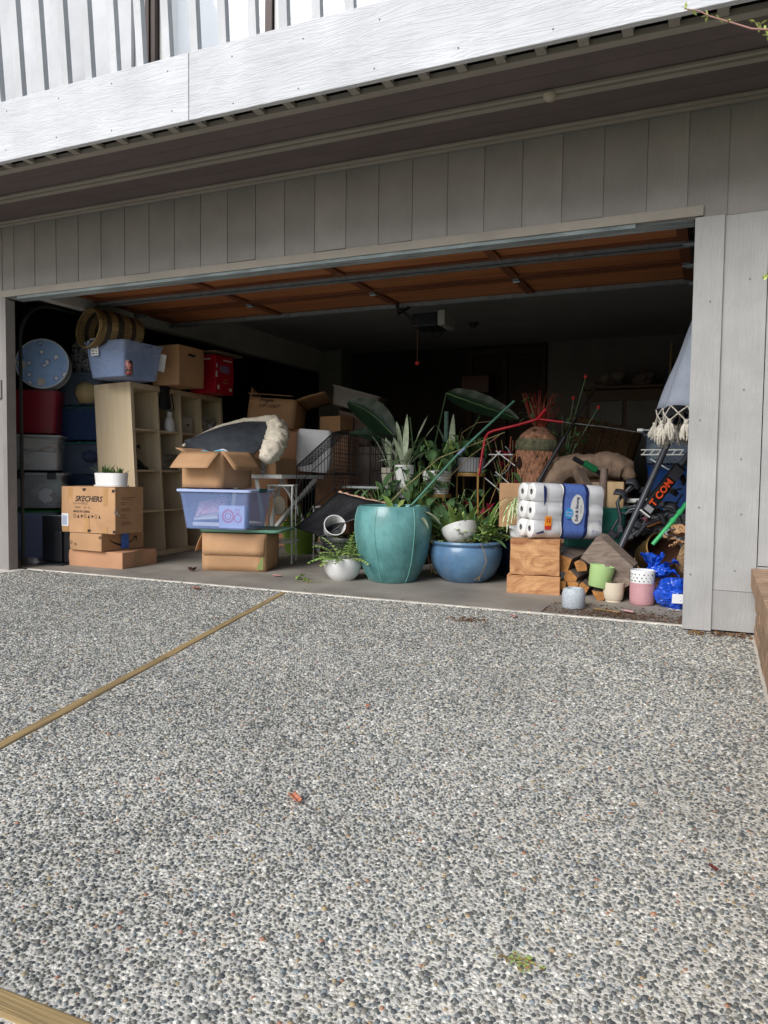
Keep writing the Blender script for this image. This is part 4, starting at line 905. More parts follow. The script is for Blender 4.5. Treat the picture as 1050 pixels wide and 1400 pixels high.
bot = [(.60, 1.28, 1.03), (.80, 1.20, .96), (1.0, 1.16, .93), (1.2, 1.16, .90), (1.36, 1.18, .89)]
top = [(.62, 1.36, 1.09), (.80, 1.50, 1.20), (1.02, 1.58, 1.262), (1.22, 1.60, 1.27), (1.40, 1.58, 1.25)]
def lerp_path(P, u):
    u = min(.9999, max(0, u))*(len(P)-1); i = int(u); f = u-i; f = f*f*(3-2*f)*.5+f*.5; return Vector(P[i])*(1-f)+Vector(P[i+1])*f
def sheet(u, v):
    a = lerp_path(bot, u); b_ = lerp_path(top, u); p = a*(1-v)+b_*v
    bulge = .10*math.sin(PI*v)*math.sin(PI*min(1, .15+u*.8)); p = p+Vector((0, -bulge*.8, bulge*.55))
    p += Vector((0, -1, .6))*(.016*noise.noise((u*5, v*4, 2))+.010*math.sin(u*9+v*6)*v*(1-v)*3); return p
mb = MB(); mb.grid(sheet, 40, 22); o = mb.build('suede_backing', NAP, th, smooth=170); so_ = o.modifiers.new('thick', 'SOLIDIFY'); so_.thickness = .012
def fleece(path, rads, name='fleece_edge', seed=0):
    mb = MB(); n = 26; m_ = len(path)*6
    pts = [lerp_path(path, i/m_) for i in range(m_+1)]
    vs = []
    for i, p in enumerate(pts):
        t_ = (pts[min(i+1, m_)]-pts[max(i-1, 0)]).normalized(); N = t_.cross(Vector((0, 0, 1)));
        if N.length < .1: N = t_.cross(Vector((0, 1, 0)))
        N.normalize(); B = t_.cross(N); u = i/m_*(len(rads)-1); k = min(int(u), len(rads)-2); r_ = rads[k]*(1-(u-k))+rads[k+1]*(u-k)
        for j in range(n):
            a = 2*PI*j/n; d = N*math.cos(a)+B*math.sin(a); q = p+d*r_
            vs.append(q+d*(r_*.35*noise.noise(q*28+Vector((seed, 0, 0)))+r_*.16*noise.noise(q*75)))
    fs = [(i*n+j, i*n+(j+1) % n, (i+1)*n+(j+1) % n, (i+1)*n+j) for i in range(m_) for j in range(n)]
    fs += [tuple(range(n))[::-1], tuple(m_*n+j for j in range(n))]
    mb.add(vs, fs); mb.build(name, FLE, th, smooth=170)
fleece([(.585, 1.27, 1.03), (.63, 1.38, 1.10), (.80, 1.52, 1.215), (1.02, 1.60, 1.275), (1.22, 1.62, 1.285), (1.36, 1.60, 1.27)], [.014, .018, .02, .022, .03, .05])
fleece([(1.34, 1.58, 1.25), (1.44, 1.50, 1.20), (1.50, 1.40, 1.11), (1.51, 1.34, 1.03), (1.50, 1.26, .95), (1.47, 1.22, .905)], [.055, .085, .098, .092, .082, .05])
fleece([(1.38, 1.14, .93), (1.33, 1.12, .925), (1.28, 1.11, .90), (1.24, 1.10, .88)], [.012, .022, .018, .008])
ht = thing('white_heater', 'white rounded plastic heater or bin on the table beside the throw', 'heater', (1.55, 1.95, .79), R(26), rot=(0, R(3), R(26)))
WPL = mat('white_plastic', hx('e8e8e9'), .3, .04, bump=0)
mb = MB(); mb.loft([rrect(.33*s_, .27*s2, .05*min(s_, 1), z_, 5) for s_, s2, z_ in ((.80, .85, .02), (.92, .95, .06), (1, 1, .15), (1, 1, .33), (.97, .98, .385), (.88, .9, .41))], cap0=True, cap1=True); mb.build('housing', WPL, ht, smooth=50)
mb = MB()
for k in range(11):
    for j in range(6): mb.box((.166, -.07+.026*j, .09+.026*k), (.003, .016, .014))
tag(mb.build('vent_grille', mat('vent_grey', hx('9a9b9c'), .5), ht), kind='stuff')
mb = MB(); mb.box((-.02, -.136, .10), (.03, .003, .004)); mb.box((-.02, -.136, .14), (.04, .003, .003)); mb.build('printed_mark', INK, ht)
# ---- handwriting box tilted on top behind
t = open_carton('tilted cardboard box with black handwriting and one raised flap', (.84, 2.42), .48, .46, .30, 1.21, R(16), [('r', 62, .30), ('l', -10, .1)], rot=(R(-10), R(4), R(16)), centre=True)
text('Fragile', .055, INK, t, face_y(-.06, -.240, .275), shear=.3); text('UP-1007', .06, INK, t, face_y(-.03, -.242, .215), shear=.3)
mb = MB(); mb.box((-.03, -.2335, .335), (.46, .004, .006)); mb.build('top_edge', CARD, t)
# support under it: stack of brown boxes
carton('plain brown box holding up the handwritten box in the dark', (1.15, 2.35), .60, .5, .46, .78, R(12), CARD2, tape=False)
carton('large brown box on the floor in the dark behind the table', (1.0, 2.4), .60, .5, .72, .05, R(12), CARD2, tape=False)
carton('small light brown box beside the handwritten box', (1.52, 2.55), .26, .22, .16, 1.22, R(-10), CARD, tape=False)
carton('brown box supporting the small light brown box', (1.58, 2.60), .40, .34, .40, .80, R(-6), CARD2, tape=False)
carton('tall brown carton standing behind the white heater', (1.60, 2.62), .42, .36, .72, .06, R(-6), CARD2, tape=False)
# grey curved tub stack in shadow
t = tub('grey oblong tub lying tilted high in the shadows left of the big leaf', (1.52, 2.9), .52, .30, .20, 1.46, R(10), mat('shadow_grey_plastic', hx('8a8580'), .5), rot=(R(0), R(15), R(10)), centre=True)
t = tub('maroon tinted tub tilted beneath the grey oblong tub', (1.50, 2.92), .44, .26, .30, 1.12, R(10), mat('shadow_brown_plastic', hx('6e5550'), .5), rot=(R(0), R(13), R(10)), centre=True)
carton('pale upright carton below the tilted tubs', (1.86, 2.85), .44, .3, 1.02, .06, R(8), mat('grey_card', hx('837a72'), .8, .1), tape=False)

# ---- white wire plant stands
def wire_stand(label, loc, rz, h_, s_, grp='white metal plant stands'):
    t = thing('plant_stand', label, 'plant stand', loc, rz, grp)
    r_ = .0075
    L4 = [(-s_, -s_), (s_, -s_), (s_, s_), (-s_, s_)]
    for x, y in L4:
        mb = MB(); mb.tube([(x, y, 0), (x*.97, y*.97, h_*.5), (x, y, h_)], r_, 8); mb.lathe([(.012, 0), (.013, .006), (.008, .014)], 10, M=Matrix.Translation((x, y, 0)), cap0=True, cap1=True); mb.build('leg', WMETAL, t, smooth=60)
    mb = MB(); mb.box((0, 0, h_+.006), (s_*2+.03, s_*2+.03, .012)); mb.build('top_plate', WMETAL, t, bevel=.003)
    for i in range(4):
        (x0, y0), (x1, y1) = L4[i], L4[(i+1) % 4]; mb = MB()
        for (ax, ay, bx, by) in ((x0, y0, x1, y1), (x1, y1, x0, y0)):
            pts = []
            for k in range(7):
                u = k/6; pts.append((ax+(bx-ax)*.5*u, ay+(by-ay)*.5*u, h_-.11+.11*math.sin(u*PI/2)))
            mb.tube(pts, .004, 6)
        mb.build('arch_brace', WMETAL, t, smooth=60)
    mb = MB(); mb.tube([(s_*1.15*math.cos(a), s_*1.15*math.sin(a), h_*.27) for a in [2*PI*k/28 for k in range(29)]], .005, 6, caps=False); mb.tube([(s_*1.35*math.cos(a), s_*1.35*math.sin(a), h_*.29) for a in [2*PI*k/28 for k in range(29)]], .005, 6, caps=False); mb.build('ring_brace', WMETAL, t, smooth=60)
    return t
wire_stand('taller white metal plant stand right of the box pile', (1.60, 1.33, fz(1.3)), R(20), .66, .10)
wire_stand('shorter white metal plant stand under the wire crate', (1.83, 1.72, fz(1.7)), R(12), .46, .10)

# ================================================================== PLANTS
def pot_lathe(t, prof, m, n=48, **k):
    mb = MB(); mb.lathe(prof, n, **k); return mb.build('pot', m, t, smooth=50)
def soil(t, r_, z, m=None):
    mb = MB(); mb.lathe([(r_, z), (r_*.6, z+.012), (.001, z+.016)], 24, jit=lambda a, i: .05*math.sin(a*5+i)); mb.build('soil', m or SOIL, t, smooth=60)
def leaf_part(t, base, d, L, W, m, name='leaf', **k):
    mb = MB(); mb.leaf(base, d, L, W, **k); return mb.build(name, m, t, smooth=80)
def dirv(az, el): return (math.cos(az)*math.cos(el), math.sin(az)*math.cos(el), math.sin(el))
def rosette(t, c, n, L, W, m, el=(.5, 1.2), droop=.8, jitter=.25, az=None, spread=.02, **k):
    for i in range(n):
        a = random.uniform(0, 2*PI) if az is None else random.uniform(*az); e = random.uniform(*el)
        leaf_part(t, (c[0]+spread*math.cos(a), c[1]+spread*math.sin(a), c[2]), dirv(a, e), L*random.uniform(1-jitter, 1+jitter), W*random.uniform(.8, 1.2), random.choice(m) if isinstance(m, list) else m, droop=droop*random.uniform(.6, 1.3), **k)
def stalks(t, c, n, h_, Ll, Wl, m, lean=.25, stem_r=.004, droop=.9, el=(.0, .7), per=1, stem_m=None):
    """stems, each ending in leaves"""
    for i in range(n):
        a = random.uniform(0, 2*PI); hh = h_*random.uniform(.55, 1.1); ln = random.uniform(.3, 1)*lean
        p0 = Vector(c); p2 = Vector((c[0]+ln*hh*math.cos(a), c[1]+ln*hh*math.sin(a), c[2]+hh)); p1 = (p0+p2)/2+Vector((0, 0, hh*.08))
        mb = MB(); mb.tube([p0, p1, p2], stem_r, 5); mb.build('stem', stem_m or LG, t, smooth=60)
        for j in range(per):
            q = p0.lerp(p2, 1-.35*j/max(1, per)) if per > 1 else p2
            a2 = a+random.uniform(-1.2, 1.2)+j*2.2
            leaf_part(t, q, dirv(a2, random.uniform(*el)), Ll*random.uniform(.75, 1.2), Wl*random.uniform(.8, 1.15), m, droop=droop, n=6)
def leafmass(t, fn, n, L, W, ms, name='foliage', el=(-.2, 1.2), droop=.6, nn=3):
    mb = MB()
    for i in range(n):
        p = fn(); mb.leaf(p, dirv(random.uniform(0, 2*PI), random.uniform(*el)), L*random.uniform(.6, 1.3), W*random.uniform(.7, 1.2), droop=droop, fold=.2, n=nn, mi=random.randrange(len(ms)))
    return tag(mb.build(name, ms, t, smooth=80), kind='stuff')

# teal glazed pot
tp_ = thing('teal_pot', 'tall teal glazed ceramic pot with raised vertical ribs', 'plant pot', (2.85, .83, fz(.8)))
TEAL = mat('teal_glaze', hx('4c8788'), .3, .2, (5, 5, 3), .12, 14, col2=hx('74adab'), spec=.5, coat=.1)
pf = [(.001, 0), (.158, 0), (.168, .008), (.205, .07), (.238, .15), (.262, .24), (.276, .33), (.281, .41), (.275, .48), (.260, .535), (.250, .555), (.244, .556), (.236, .548), (.232, .53), (.24, .46), (.22, .40)]
pot_lathe(tp_, pf, TEAL, 64)
def rr_at(z):
    for (r0, z0), (r1, z1) in zip(pf[2:10], pf[3:11]):
        if z0 <= z <= z1: return r0+(r1-r0)*(z-z0)/(z1-z0)
    return .16
RIBM = mat('pale_teal_rib', hx('6ea9a1'), .25, .15, (5, 5, 5), .05, 30, coat=.4)
for k in range(6):
    a = R(-98+60*k+4); mb = MB(); pts = []
    for i in range(24):
        z = .008+.538*i/23; r_ = rr_at(z)+.001; aa = a+.012*math.sin(i*.3+k); pts.append((r_*math.cos(aa), r_*math.sin(aa), z))
    mb.tube(pts, .0035, 6); mb.build('glaze_rib', RIBM, tp_, smooth=70)
soil(tp_, .233, .44)
for i in range(16):
    a = random.uniform(.2, 3.0) if i < 11 else random.uniform(0, 6.3)
    leaf_part(tp_, (.05*math.cos(a), .05*math.sin(a)+.05, .46), dirv(a, random.uniform(.6, 1.2)), random.uniform(.18, .30), random.uniform(.035, .06), random.choice([LG, LG2, LLIME]), droop=1.1)
for az, el, L in ((-.35, .35, .22), (-.15, .6, .26), (2.9, .7, .2), (.1, .5, .24)): leaf_part(tp_, (.16*math.cos(az), .16*math.sin(az), .50), dirv(az, el), L, .045, LGREY, droop=1.6)
# green pole and bamboo stick leaning out of it
mb = MB(); mb.tube([(2.88, 1.00, .52), (3.22, 1.25, .98), (3.565, 1.5, 1.376)], .009, 8)
gp = thing('garden_stake', 'long dark green garden stake leaning up to the right from the teal pot', 'stake', (0, 0, 0)); mb.build('rod', mat('green_coated_steel', hx('4f7f6e'), .4, .1), gp, smooth=60)
mb = MB(); mb.tube([(3.205, 1.238, .955), (3.245, 1.27, 1.005)], .0125, 8); mb.build('joint', mat('blue_grey_joint', hx('7d8cb0'), .5), gp, smooth=60)
mb = MB(); mb.tube([(2.594, 1.1, .47), (2.8, 1.17, .70), (3.05, 1.25, .93), (3.522, 1.4, 1.13)], .006, 7, r2=.003)
tag(mb.build('bamboo_cane', mat('cane_tan', hx('8d8558'), .6, .2, (20, 20, 20)), smooth=60), 'thin tan bamboo cane crossing behind the green stake', 'cane')

patchy(TEAL, .8, 1.12, 9)
# white low pot with fern like shrub
wp = thing('potted_fern', 'small white round pot with a leafy fern on the garage floor', 'potted plant', (2.50, .71, fz(.6)))
pot_lathe(wp, [(.001, 0), (.075, 0), (.085, .004), (.122, .05), (.142, .11), (.144, .15), (.141, .168), (.136, .17), (.132, .166), (.134, .13), (.12, .12)], WHITEC)
soil(wp, .132, .135)
for i in range(34):
    a = random.uniform(0, 2*PI); e = random.uniform(.45, 1.3); L = random.uniform(.16, .27); base = Vector((.04*math.cos(a)+.02, .04*math.sin(a), .14)); d = Vector(dirv(a, e)); mb = MB(); pts = [base]
    p = base.copy()
    for k in range(8):
        d = (d+Vector((0, 0, -.13))).normalized(); p = p+d*(L/8); pts.append(p.copy())
        sd_ = d.cross(Vector((0, 0, 1))).normalized()
        if k > 0:
            for s_ in (-1, 1): mb.leaf(p, (sd_*s_+d*.7), .062*(1-k/11), .024, droop=.4, fold=.2, n=2)
    mb.tube(pts, .0015, 4); mb.build('frond', [random.choice([LG, LG, LLIME])], wp, smooth=80)
for i in range(14):
    a = random.uniform(1.8, 4.2); leaf_part(wp, (-.06, .02, .15), dirv(a, random.uniform(.3, 1.1)), random.uniform(.12, .2), .013, LG, droop=1.3)

# blue glazed bowl pot
bp_ = thing('blue_pot', 'wide blue glazed pot crowded with green plants', 'plant pot', (3.335, 1.07, fz(1.0)))
BLUEG = ramp_mat('blue_glaze', [(.2, hx('6f7d84')), (.45, hx('56789a')), (.8, hx('6c92b0'))], tscale=(4, 4, 3), rough=.26, bump=.08, detail=3); BLUEG.node_tree.nodes['Principled BSDF'].inputs['Coat Weight'].default_value = .1
bpf = [(.001, 0), (.145, 0), (.16, .008), (.215, .06), (.252, .13), (.266, .20), (.262, .245), (.250, .268), (.262, .275), (.268, .288), (.262, .300), (.250, .302), (.243, .29), (.24, .24)]
pot_lathe(bp_, bpf, BLUEG, 64); soil(bp_, .24, .265)
for c, n, L, W, m, el in (((-.10, .10, .27), 34, .32, .062, [LG, LG, LG2, LLIME], (.6, 1.4)), ((.05, .14, .27), 24, .30, .05, [LG, LG2], (.6, 1.45)), ((-.17, 0, .28), 12, .12, .016, [LLIME], (.2, 1.3))):
    rosette(bp_, c, n, L, W, m, el=el, droop=1.1, spread=.07)
leafmass(bp_, lambda: (.14+rng.normal(0, .055), -.02+rng.normal(0, .07), .30+abs(rng.normal(0, .05))), 420, .032, .024, [LG, LLIME, LG2], el=(-.3, 1.2))
leafmass(bp_, lambda: (-.05+rng.normal(0, .09), .12+rng.normal(0, .06), .33+abs(rng.normal(0, .08))), 300, .045, .022, [LG, LG2, LLIME])
leafmass(bp_, lambda: (rng.uniform(-.22, .22), rng.uniform(-.22, -.05), .285+rng.uniform(0, .02)), 110, .04, .016, [LLIME, LDRY, LG], el=(-.1, .7))
for sx_, pts in ((0, [(.17, -.20, .295), (.20, -.225, .26), (.215, -.20, .18), (.185, -.20, .10), (.16, -.17, .06), (.15, -.165, .03)]), (1, [(-.22, -.13, .29), (-.262, -.10, .25), (-.268, -.10, .18), (-.24, -.09, .10), (-.20, -.09, .05)])):
    mb = MB(); mb.tube(pts, .0028, 5); mb.tube([pts[-2], (pts[-1][0]-.03, pts[-1][1]-.01, pts[-1][2]+.005)], .002, 4); mb.build('hanging_root', LDRY, bp_, smooth=60)
wb = thing('white_bowl', 'chipped white bowl planter tipped over inside the blue pot', 'bowl', (3.33, .97, .345), rot=(R(-14), R(-20), 0))
mb = MB(); mb.lathe([(.001, -.04), (.06, -.04), (.10, -.01), (.125, .045), (.13, .09), (.122, .09), (.115, .04)], 36); mb.build('bowl_wall', mat('chipped_white', hx('cfcfcd'), .35, .12, (8, 8, 8), .1, 20), wb, smooth=50)
patchy(BLUEG, .8, 1.12, 8)
# tall plants behind teal + blue pots
RED = thing('bromeliad_plant', 'red tipped bromeliad plant behind the blue pot', 'plant', (3.33, 1.42, fz(1.4)))
pot_lathe(RED, [(.001, 0), (.09, 0), (.12, .2), (.125, .26), (.115, .26), (.11, .22)], mat('grey_green_pot', hx('6f8a80'), .4)); soil(RED, .11, .23)
rosette(RED, (0, 0, .25), 34, .32, .022, [LG, LG2, LLIME, LDRY], el=(.5, 1.4), droop=1.0, spread=.04)
for (x, y, z) in ((-.24, -.05, .50), (-.16, -.08, .37), (-.08, .0, .52), (.03, -.05, .46), (-.20, -.1, .41), (-.02, .02, .40), (.05, .1, .50)):
    for k in range(5): leaf_part(RED, (x, y, z), dirv(random.uniform(0, 6.3), random.uniform(.1, 1.3)), .075, .034, LRED, name='red_bract', droop=.6, n=4)
    mb = MB(); mb.tube([(0, 0, .25), (x*.6, y*.6, z*.7), (x, y, z)], .003, 5); mb.build('stem', LG, RED, smooth=60)
dbp = thing('dark_blue_pot', 'dark navy glazed pot mostly hidden right of the blue pot', 'plant pot', (3.62, 1.48, fz(1.4)))
pot_lathe(dbp, [(.001, 0), (.13, 0), (.18, .1), (.215, .24), (.225, .30), (.215, .31), (.205, .30), (.20, .25)], mat('navy_glaze', hx('16253c'), .2, .2, spec=.5, coat=.4)); soil(dbp, .20, .27)
rosette(dbp, (0, 0, .28), 22, .26, .018, [LG2, LDRY, LG], el=(.4, 1.3), droop=1.1, spread=.05)
# ribbed white pot on wooden stand
def plant_stand_wood(label, loc, r_, h_, m):
    t = thing('wooden_stand', label, 'plant stand', loc)
    mb = MB(); mb.lathe([(r_, h_-.03), (r_, h_), (r_-.008, h_), (r_-.008, h_-.03), (r_, h_-.03)], 36); mb.build('ring', m, t, smooth=40)
    mb = MB(); mb.lathe([(r_-.009, h_-.02), (.001, h_-.02)], 24); mb.build('disc', m, t)
    for k in range(4):
        a = PI/4+k*PI/2; mb = MB(); mb.tube([(r_*.98*math.cos(a), r_*.98*math.sin(a), 0), (r_*.98*math.cos(a), r_*.98*math.sin(a), h_-.01)], .008, 6); mb.build('leg', BLACKM if h_ > 1 else m, t)
    return t
OAKW = wood('golden_wood', hx('97733d'), hx('b58f52'), 0, .5, 40, .05)
plant_stand_wood('low wooden plant stand under the ribbed white pot', (2.815, 1.86, fz(1.8)), .128, .60, OAKW)
plant_stand_wood('taller wooden plant stand under the grey fluted planter', (3.04, 2.10, fz(2)), .135, .78, OAKW)
rw = thing('ribbed_pot', 'white horizontally ribbed pot of trailing leaves on the low wooden stand', 'potted plant', (2.815, 1.86, .62))
pr = [(.001, 0), (.095, 0)]
for k in range(9):
    z = .004+k*.023; r_ = .098+.028*k/8; pr += [(r_+.003, z+.004), (r_+.004, z+.015), (r_-.001, z+.021)]
pr += [(.128, .215), (.120, .215), (.115, .18)]
pot_lathe(rw, pr, WHITEC); soil(rw, .115, .185)
stalks(rw, (0, 0, .19), 26, .30, .14, .055, LG2, lean=.7, droop=1.6, el=(-.2, .5), per=2)
gf = thing('fluted_planter', 'grey vertically fluted planter holding dark leaves on the taller stand', 'potted plant', (3.04, 2.10, .825))
mb = MB(); mb.lathe([(.001, 0), (.118, 0), (.122, .005), (.128, .125), (.122, .128), (.115, .12), (.11, .10)], 96, jit=lambda a, i: .022*math.sin(a*32) if 1 <= i <= 3 else 0); mb.build('pot', mat('grey_flute', hx('8f9192'), .6, .08), gf, smooth=30); soil(gf, .11, .10)
stalks(gf, (0, 0, .1), 24, .20, .15, .07, LG2, lean=.9, droop=1.4, el=(-.1, .5), per=2)
# round glass-topped table with pots
gt = thing('glass_side_table', 'round side table with a pale glass top behind the wire crate', 'table', (2.25, 2.10, fz(2)))
mb = MB(); mb.lathe([(.001, .63), (.42, .63), (.425, .635), (.425, .645), (.42, .65), (.001, .65)], 48); mb.build('tabletop', mat('frosted_glass', hx('b8c0c0'), .12, .04, bump=0, alpha=.8), gt, smooth=40)
for k in range(3): a = .5+k*2.094; mb = MB(); mb.tube([(.3*math.cos(a), .3*math.sin(a), 0), (.25*math.cos(a), .25*math.sin(a), .63)], .01, 8); mb.build('leg', WMETAL, gt, smooth=60)
c1 = thing('cream_pot_plant', 'cream pot with pale blade leaves on the glass table', 'potted plant', (2.32, 2.02, .672))
pot_lathe(c1, [(.001, 0), (.07, 0), (.09, .10), (.098, .185), (.092, .185), (.086, .15)], mat('cream_ceramic', hx('c6c0ae'), .4)); soil(c1, .086, .155)
rosette(c1, (0, 0, .16), 10, .30, .05, [LGREY], el=(.9, 1.4), droop=.8, spread=.03)
c2 = thing('white_pot_plant', 'slim white pot with upright silvery green leaves left of the ribbed pot', 'potted plant', (2.555, 1.75, .60))
pot_lathe(c2, [(.001, 0), (.06, 0), (.075, .12), (.085, .28), (.08, .28), (.074, .24)], WHITEC); soil(c2, .074, .24)
for az, el, L, W, dr in ((2.6, 1.35, .42, .06, .25), (.6, 1.25, .50, .05, .3), (.3, 1.1, .44, .04, .35), (3.4, 1.1, .32, .07, .5), (4.5, 1.2, .30, .05, .6), (1.8, 1.4, .48, .05, .2), (5.4, 1.0, .30, .05, .9), (0.0, .9, .30, .05, .8), (4.0, .8, .26, .05, 1.2)):
    leaf_part(c2, (.02*math.cos(az), .02*math.sin(az), .25), dirv(az, el), L, W, LGREY, droop=dr, n=9, fold=.35, wav=.1)
us = thing('plant_shelf_stand', 'small dark stand under the slim white pot', 'plant stand', (2.555, 1.75, fz(1.7))); mb = MB(); mb.box((0, 0, .55), (.22, .22, .02)); mb.build('top_plate', BLACKM, us)
for k in range(4): a = PI/4+k*PI/2; mb = MB(); mb.tube([(.13*math.cos(a), .13*math.sin(a), 0), (.13*math.cos(a), .13*math.sin(a), .545)], .007, 6); mb.build('leg', BLACKM, us)
c3 = thing('leafy_houseplant', 'bushy pale green leafed houseplant behind the teal pot', 'plant', (2.68, 1.72, fz(1.7)))
pot_lathe(c3, [(.001, 0), (.1, 0), (.12, .2), (.125, .3), (.115, .3), (.11, .25)], BLACKP); soil(c3, .11, .26)
stalks(c3, (0, 0, .27), 34, .60, .17, .065, LG2, lean=.46, droop=1.3, el=(-.4, .8), per=2)
rosette(c3, (-.08, -.05, .28), 20, .34, .035, [LG2, LG, LLIME], el=(.6, 1.4), droop=.9, spread=.05)
c4 = thing('variegated_houseplant', 'upright plant with cream edged leaves above the ribbed pot', 'plant', (2.90, 1.98, .80))
pot_lathe(c4, [(.001, 0), (.05, 0), (.06, .08), (.055, .08)], BLACKP); 
for az, el, L, W, dr in ((3.1, 1.25, .38, .065, .3), (.2, 1.35, .34, .05, .3), (1.5, 1.5, .45, .06, .1), (2.4, 1.3, .30, .06, .4), (5, 1.2, .26, .05, .6)): leaf_part(c4, (0, 0, .08), dirv(az, el), L, W, LLIME if L < .36 else LGREY, droop=dr, n=8, fold=.35)
mb = MB(); mb.tube([(-.06, .03, .05), (-.06, .03, .55)], .02, 10); mb.build('moss_pole', mat('moss_pole', hx('5f7f76'), .9, .2, (20, 20, 20), .8, 80), c4, smooth=60)
# bird of paradise with big leaves
bop = thing('banana_leaf_plant', 'tall plant with huge dark paddle leaves reaching over the pots', 'plant', (2.45, 2.45, fz(2.4)))
pot_lathe(bop, [(.001, 0), (.14, 0), (.18, .3), (.17, .3), (.16, .25)], BLACKP); soil(bop, .16, .26)
def bigleaf(p0, p1, tip, W, name='paddle_leaf', sag=.05):
    p0, p1, tip = Vector(p0), Vector(p1), Vector(tip); mb = MB(); mid = (p0+p1)/2+Vector((0, 0, .08)); mb.tube([p0, mid, p1], .010, 7, r2=.006); mb.build('petiole', LG2, bop, smooth=60)
    ax = tip-p1; sd_ = ax.cross(Vector((.25, -.9, .35))).normalized(); nn = sd_.cross(ax).normalized(); vs = []; N = 14
    for i in range(N+1):
        t_ = i/N; wd = W*.5*max(.02, math.sin(PI*min(1, t_**.8*.98+.01))**.65); c = p1+ax*t_+Vector((0, 0, sag*math.sin(PI*t_)))
        for j in (-2, -1, 0, 1, 2): vs.append(c+sd_*(wd*j/2)+nn*(abs(j)/2)**1.3*wd*.35+nn*.006*math.sin(i*2.1+j))
    fs = [(i*5+j, i*5+j+1, (i+1)*5+j+1, (i+1)*5+j) for i in range(N) for j in range(4)]
    mb = MB(); mb.add(vs, fs); l_ = mb.build(name, mat('deep_green_leaf', hx('233a28'), .32, .15, (4, 30, 4), .2, 20), bop, smooth=80)
    mb = MB(); mb.tube([p1+ax*t_+Vector((0, 0, sag*math.sin(PI*t_)))+nn*.006*math.sin(14*t_*2.1) for t_ in [k/14 for k in range(15)]], .0085, 6, r2=.002); mb.build('midrib', LG2, bop, smooth=60)
bigleaf((-.1, 0, .3), (-.18, -.25, 1.10), (-.62, -.35, 1.42), .26)
bigleaf((.0, 0, .3), (.30, -.2, 1.49), (.98, -.25, 1.24), .20, sag=.0)
bigleaf((.0, 0, .3), (-.15, -.2, 1.00), (-.55, -.45, 1.12), .14)
for (a, b_) in (((-.05, 0, .3), (-.12, -.22, 1.2)), ((-.02, 0, .3), (-.05, -.2, 1.28)), ((.04, 0, .3), (.62, -.2, 1.28))):
    mb = MB(); a, b_ = Vector(a), Vector(b_); mb.tube([a, (a+b_)/2+Vector((0, 0, .05)), b_], .007, 6); mb.build('petiole', LG2, bop, smooth=60)
# green pot behind stands
gpt = thing('green_pot', 'lime green pot with a dark bushy plant behind the white plant stand', 'potted plant', (1.42, 1.95, fz(1.9)))
pot_lathe(gpt, [(.001, 0), (.13, 0), (.15, .05), (.175, .24), (.18, .30), (.17, .30), (.16, .26)], mat('olive_green_pot', hx('6f8a34'), .35, .08)); soil(gpt, .16, .27)
rosette(gpt, (0, 0, .28), 34, .24, .03, [LG2, LG], el=(.3, 1.3), droop=.9, spread=.07)
for p in ((.10, -.13, .34), (.15, -.10, .33)): leaf_part(gpt, p, dirv(-.3, .3), .05, .03, mat('yellow_petal', hx('c7a51e'), .5), name='yellow_petal', n=3)
# black planter with white cup and wire crate, tray
bpl = thing('black_planter', 'round black planter with leaf litter beneath the folded crate', 'plant pot', (2.25, 1.25, fz(1.2)))
pot_lathe(bpl, [(.001, 0), (.13, 0), (.16, .03), (.19, .22), (.20, .225), (.205, .25), (.195, .265), (.185, .26), (.18, .22)], BLACKP); soil(bpl, .18, .235)
leafmass(bpl, lambda: (rng.uniform(-.12, .14), rng.uniform(-.12, .1), .255+rng.uniform(0, .03)), 60, .06, .016, [LG2, LDRY, LG], el=(0, .8))
rosette(bpl, (.08, 0, .25), 8, .12, .018, [LG], el=(.3, 1.1))
wc = thing('white_cup_pot', 'white cup shaped pot lying on its side in the black planter', 'plant pot', (2.175, 1.17, .345), rot=(R(62), R(0), R(38)))
mb = MB(); mb.lathe([(.001, -.09), (.055, -.09), (.065, -.08), (.088, .08), (.09, .09), (.083, .09), (.078, .07), (.06, -.07), (.001, -.075)], 32); mb.build('pot', WHITEC, wc, smooth=50)
# wire dog crate, half folded
cr = thing('wire_crate', 'black folding wire dog crate leaning half collapsed in the middle', 'dog crate', (0, 0, 0))
def wire_panel(o_, u_, v_, nu, nv, r_=.0028, name='wire_panel'):
    o_, u_, v_ = Vector(o_), Vector(u_), Vector(v_); mb = MB()
    for i in range(nu+1): f = i/nu; mb.tube([o_+u_*f, o_+u_*f+v_], r_ if 0 < i < nu else r_*1.8, 4)
    for i in range(nv+1): f = i/nv; mb.tube([o_+v_*f, o_+v_*f+u_], r_*1.3 if 0 < i < nv else r_*1.8, 4)
    return tag(mb.build(name, BLACKM, cr), kind='stuff')
wire_panel((1.665, 1.45, .36), (.30, .12, .30), (-.01, .02, .50), 12, 3)
wire_panel((1.965, 1.57, .66), (-.0, .02, .50), (.0, .45, -.02), 14, 12, .0024)
wire_panel((1.965, 1.57, .64), (.43, .30, .0), (-.01, .02, .50), 10, 3)
wire_panel((2.40, 1.87, .68), (-.42, .42, .0), (.0, .02, .46), 9, 3)
wire_panel((1.655, 1.46, .85), (.31, .12, .31), (-.05, .40, .04), 12, 8, .0024)
ty = thing('crate_tray', 'black plastic crate tray tilted over the planter with a torn towel edge', 'tray', (0, 0, 0))
def tray(u, v):
    a = Vector((1.72, 1.34, .33)).lerp(Vector((2.09, 1.42, .635)), u); b_ = Vector((2.10, 1.12, .28)).lerp(Vector((2.60, 1.24, .56)), u)
    p = a.lerp(b_, v); return p+Vector((0, 0, .018*noise.noise((u*4, v*4, 1))-.03*math.sin(PI*v)*math.sin(PI*u)))
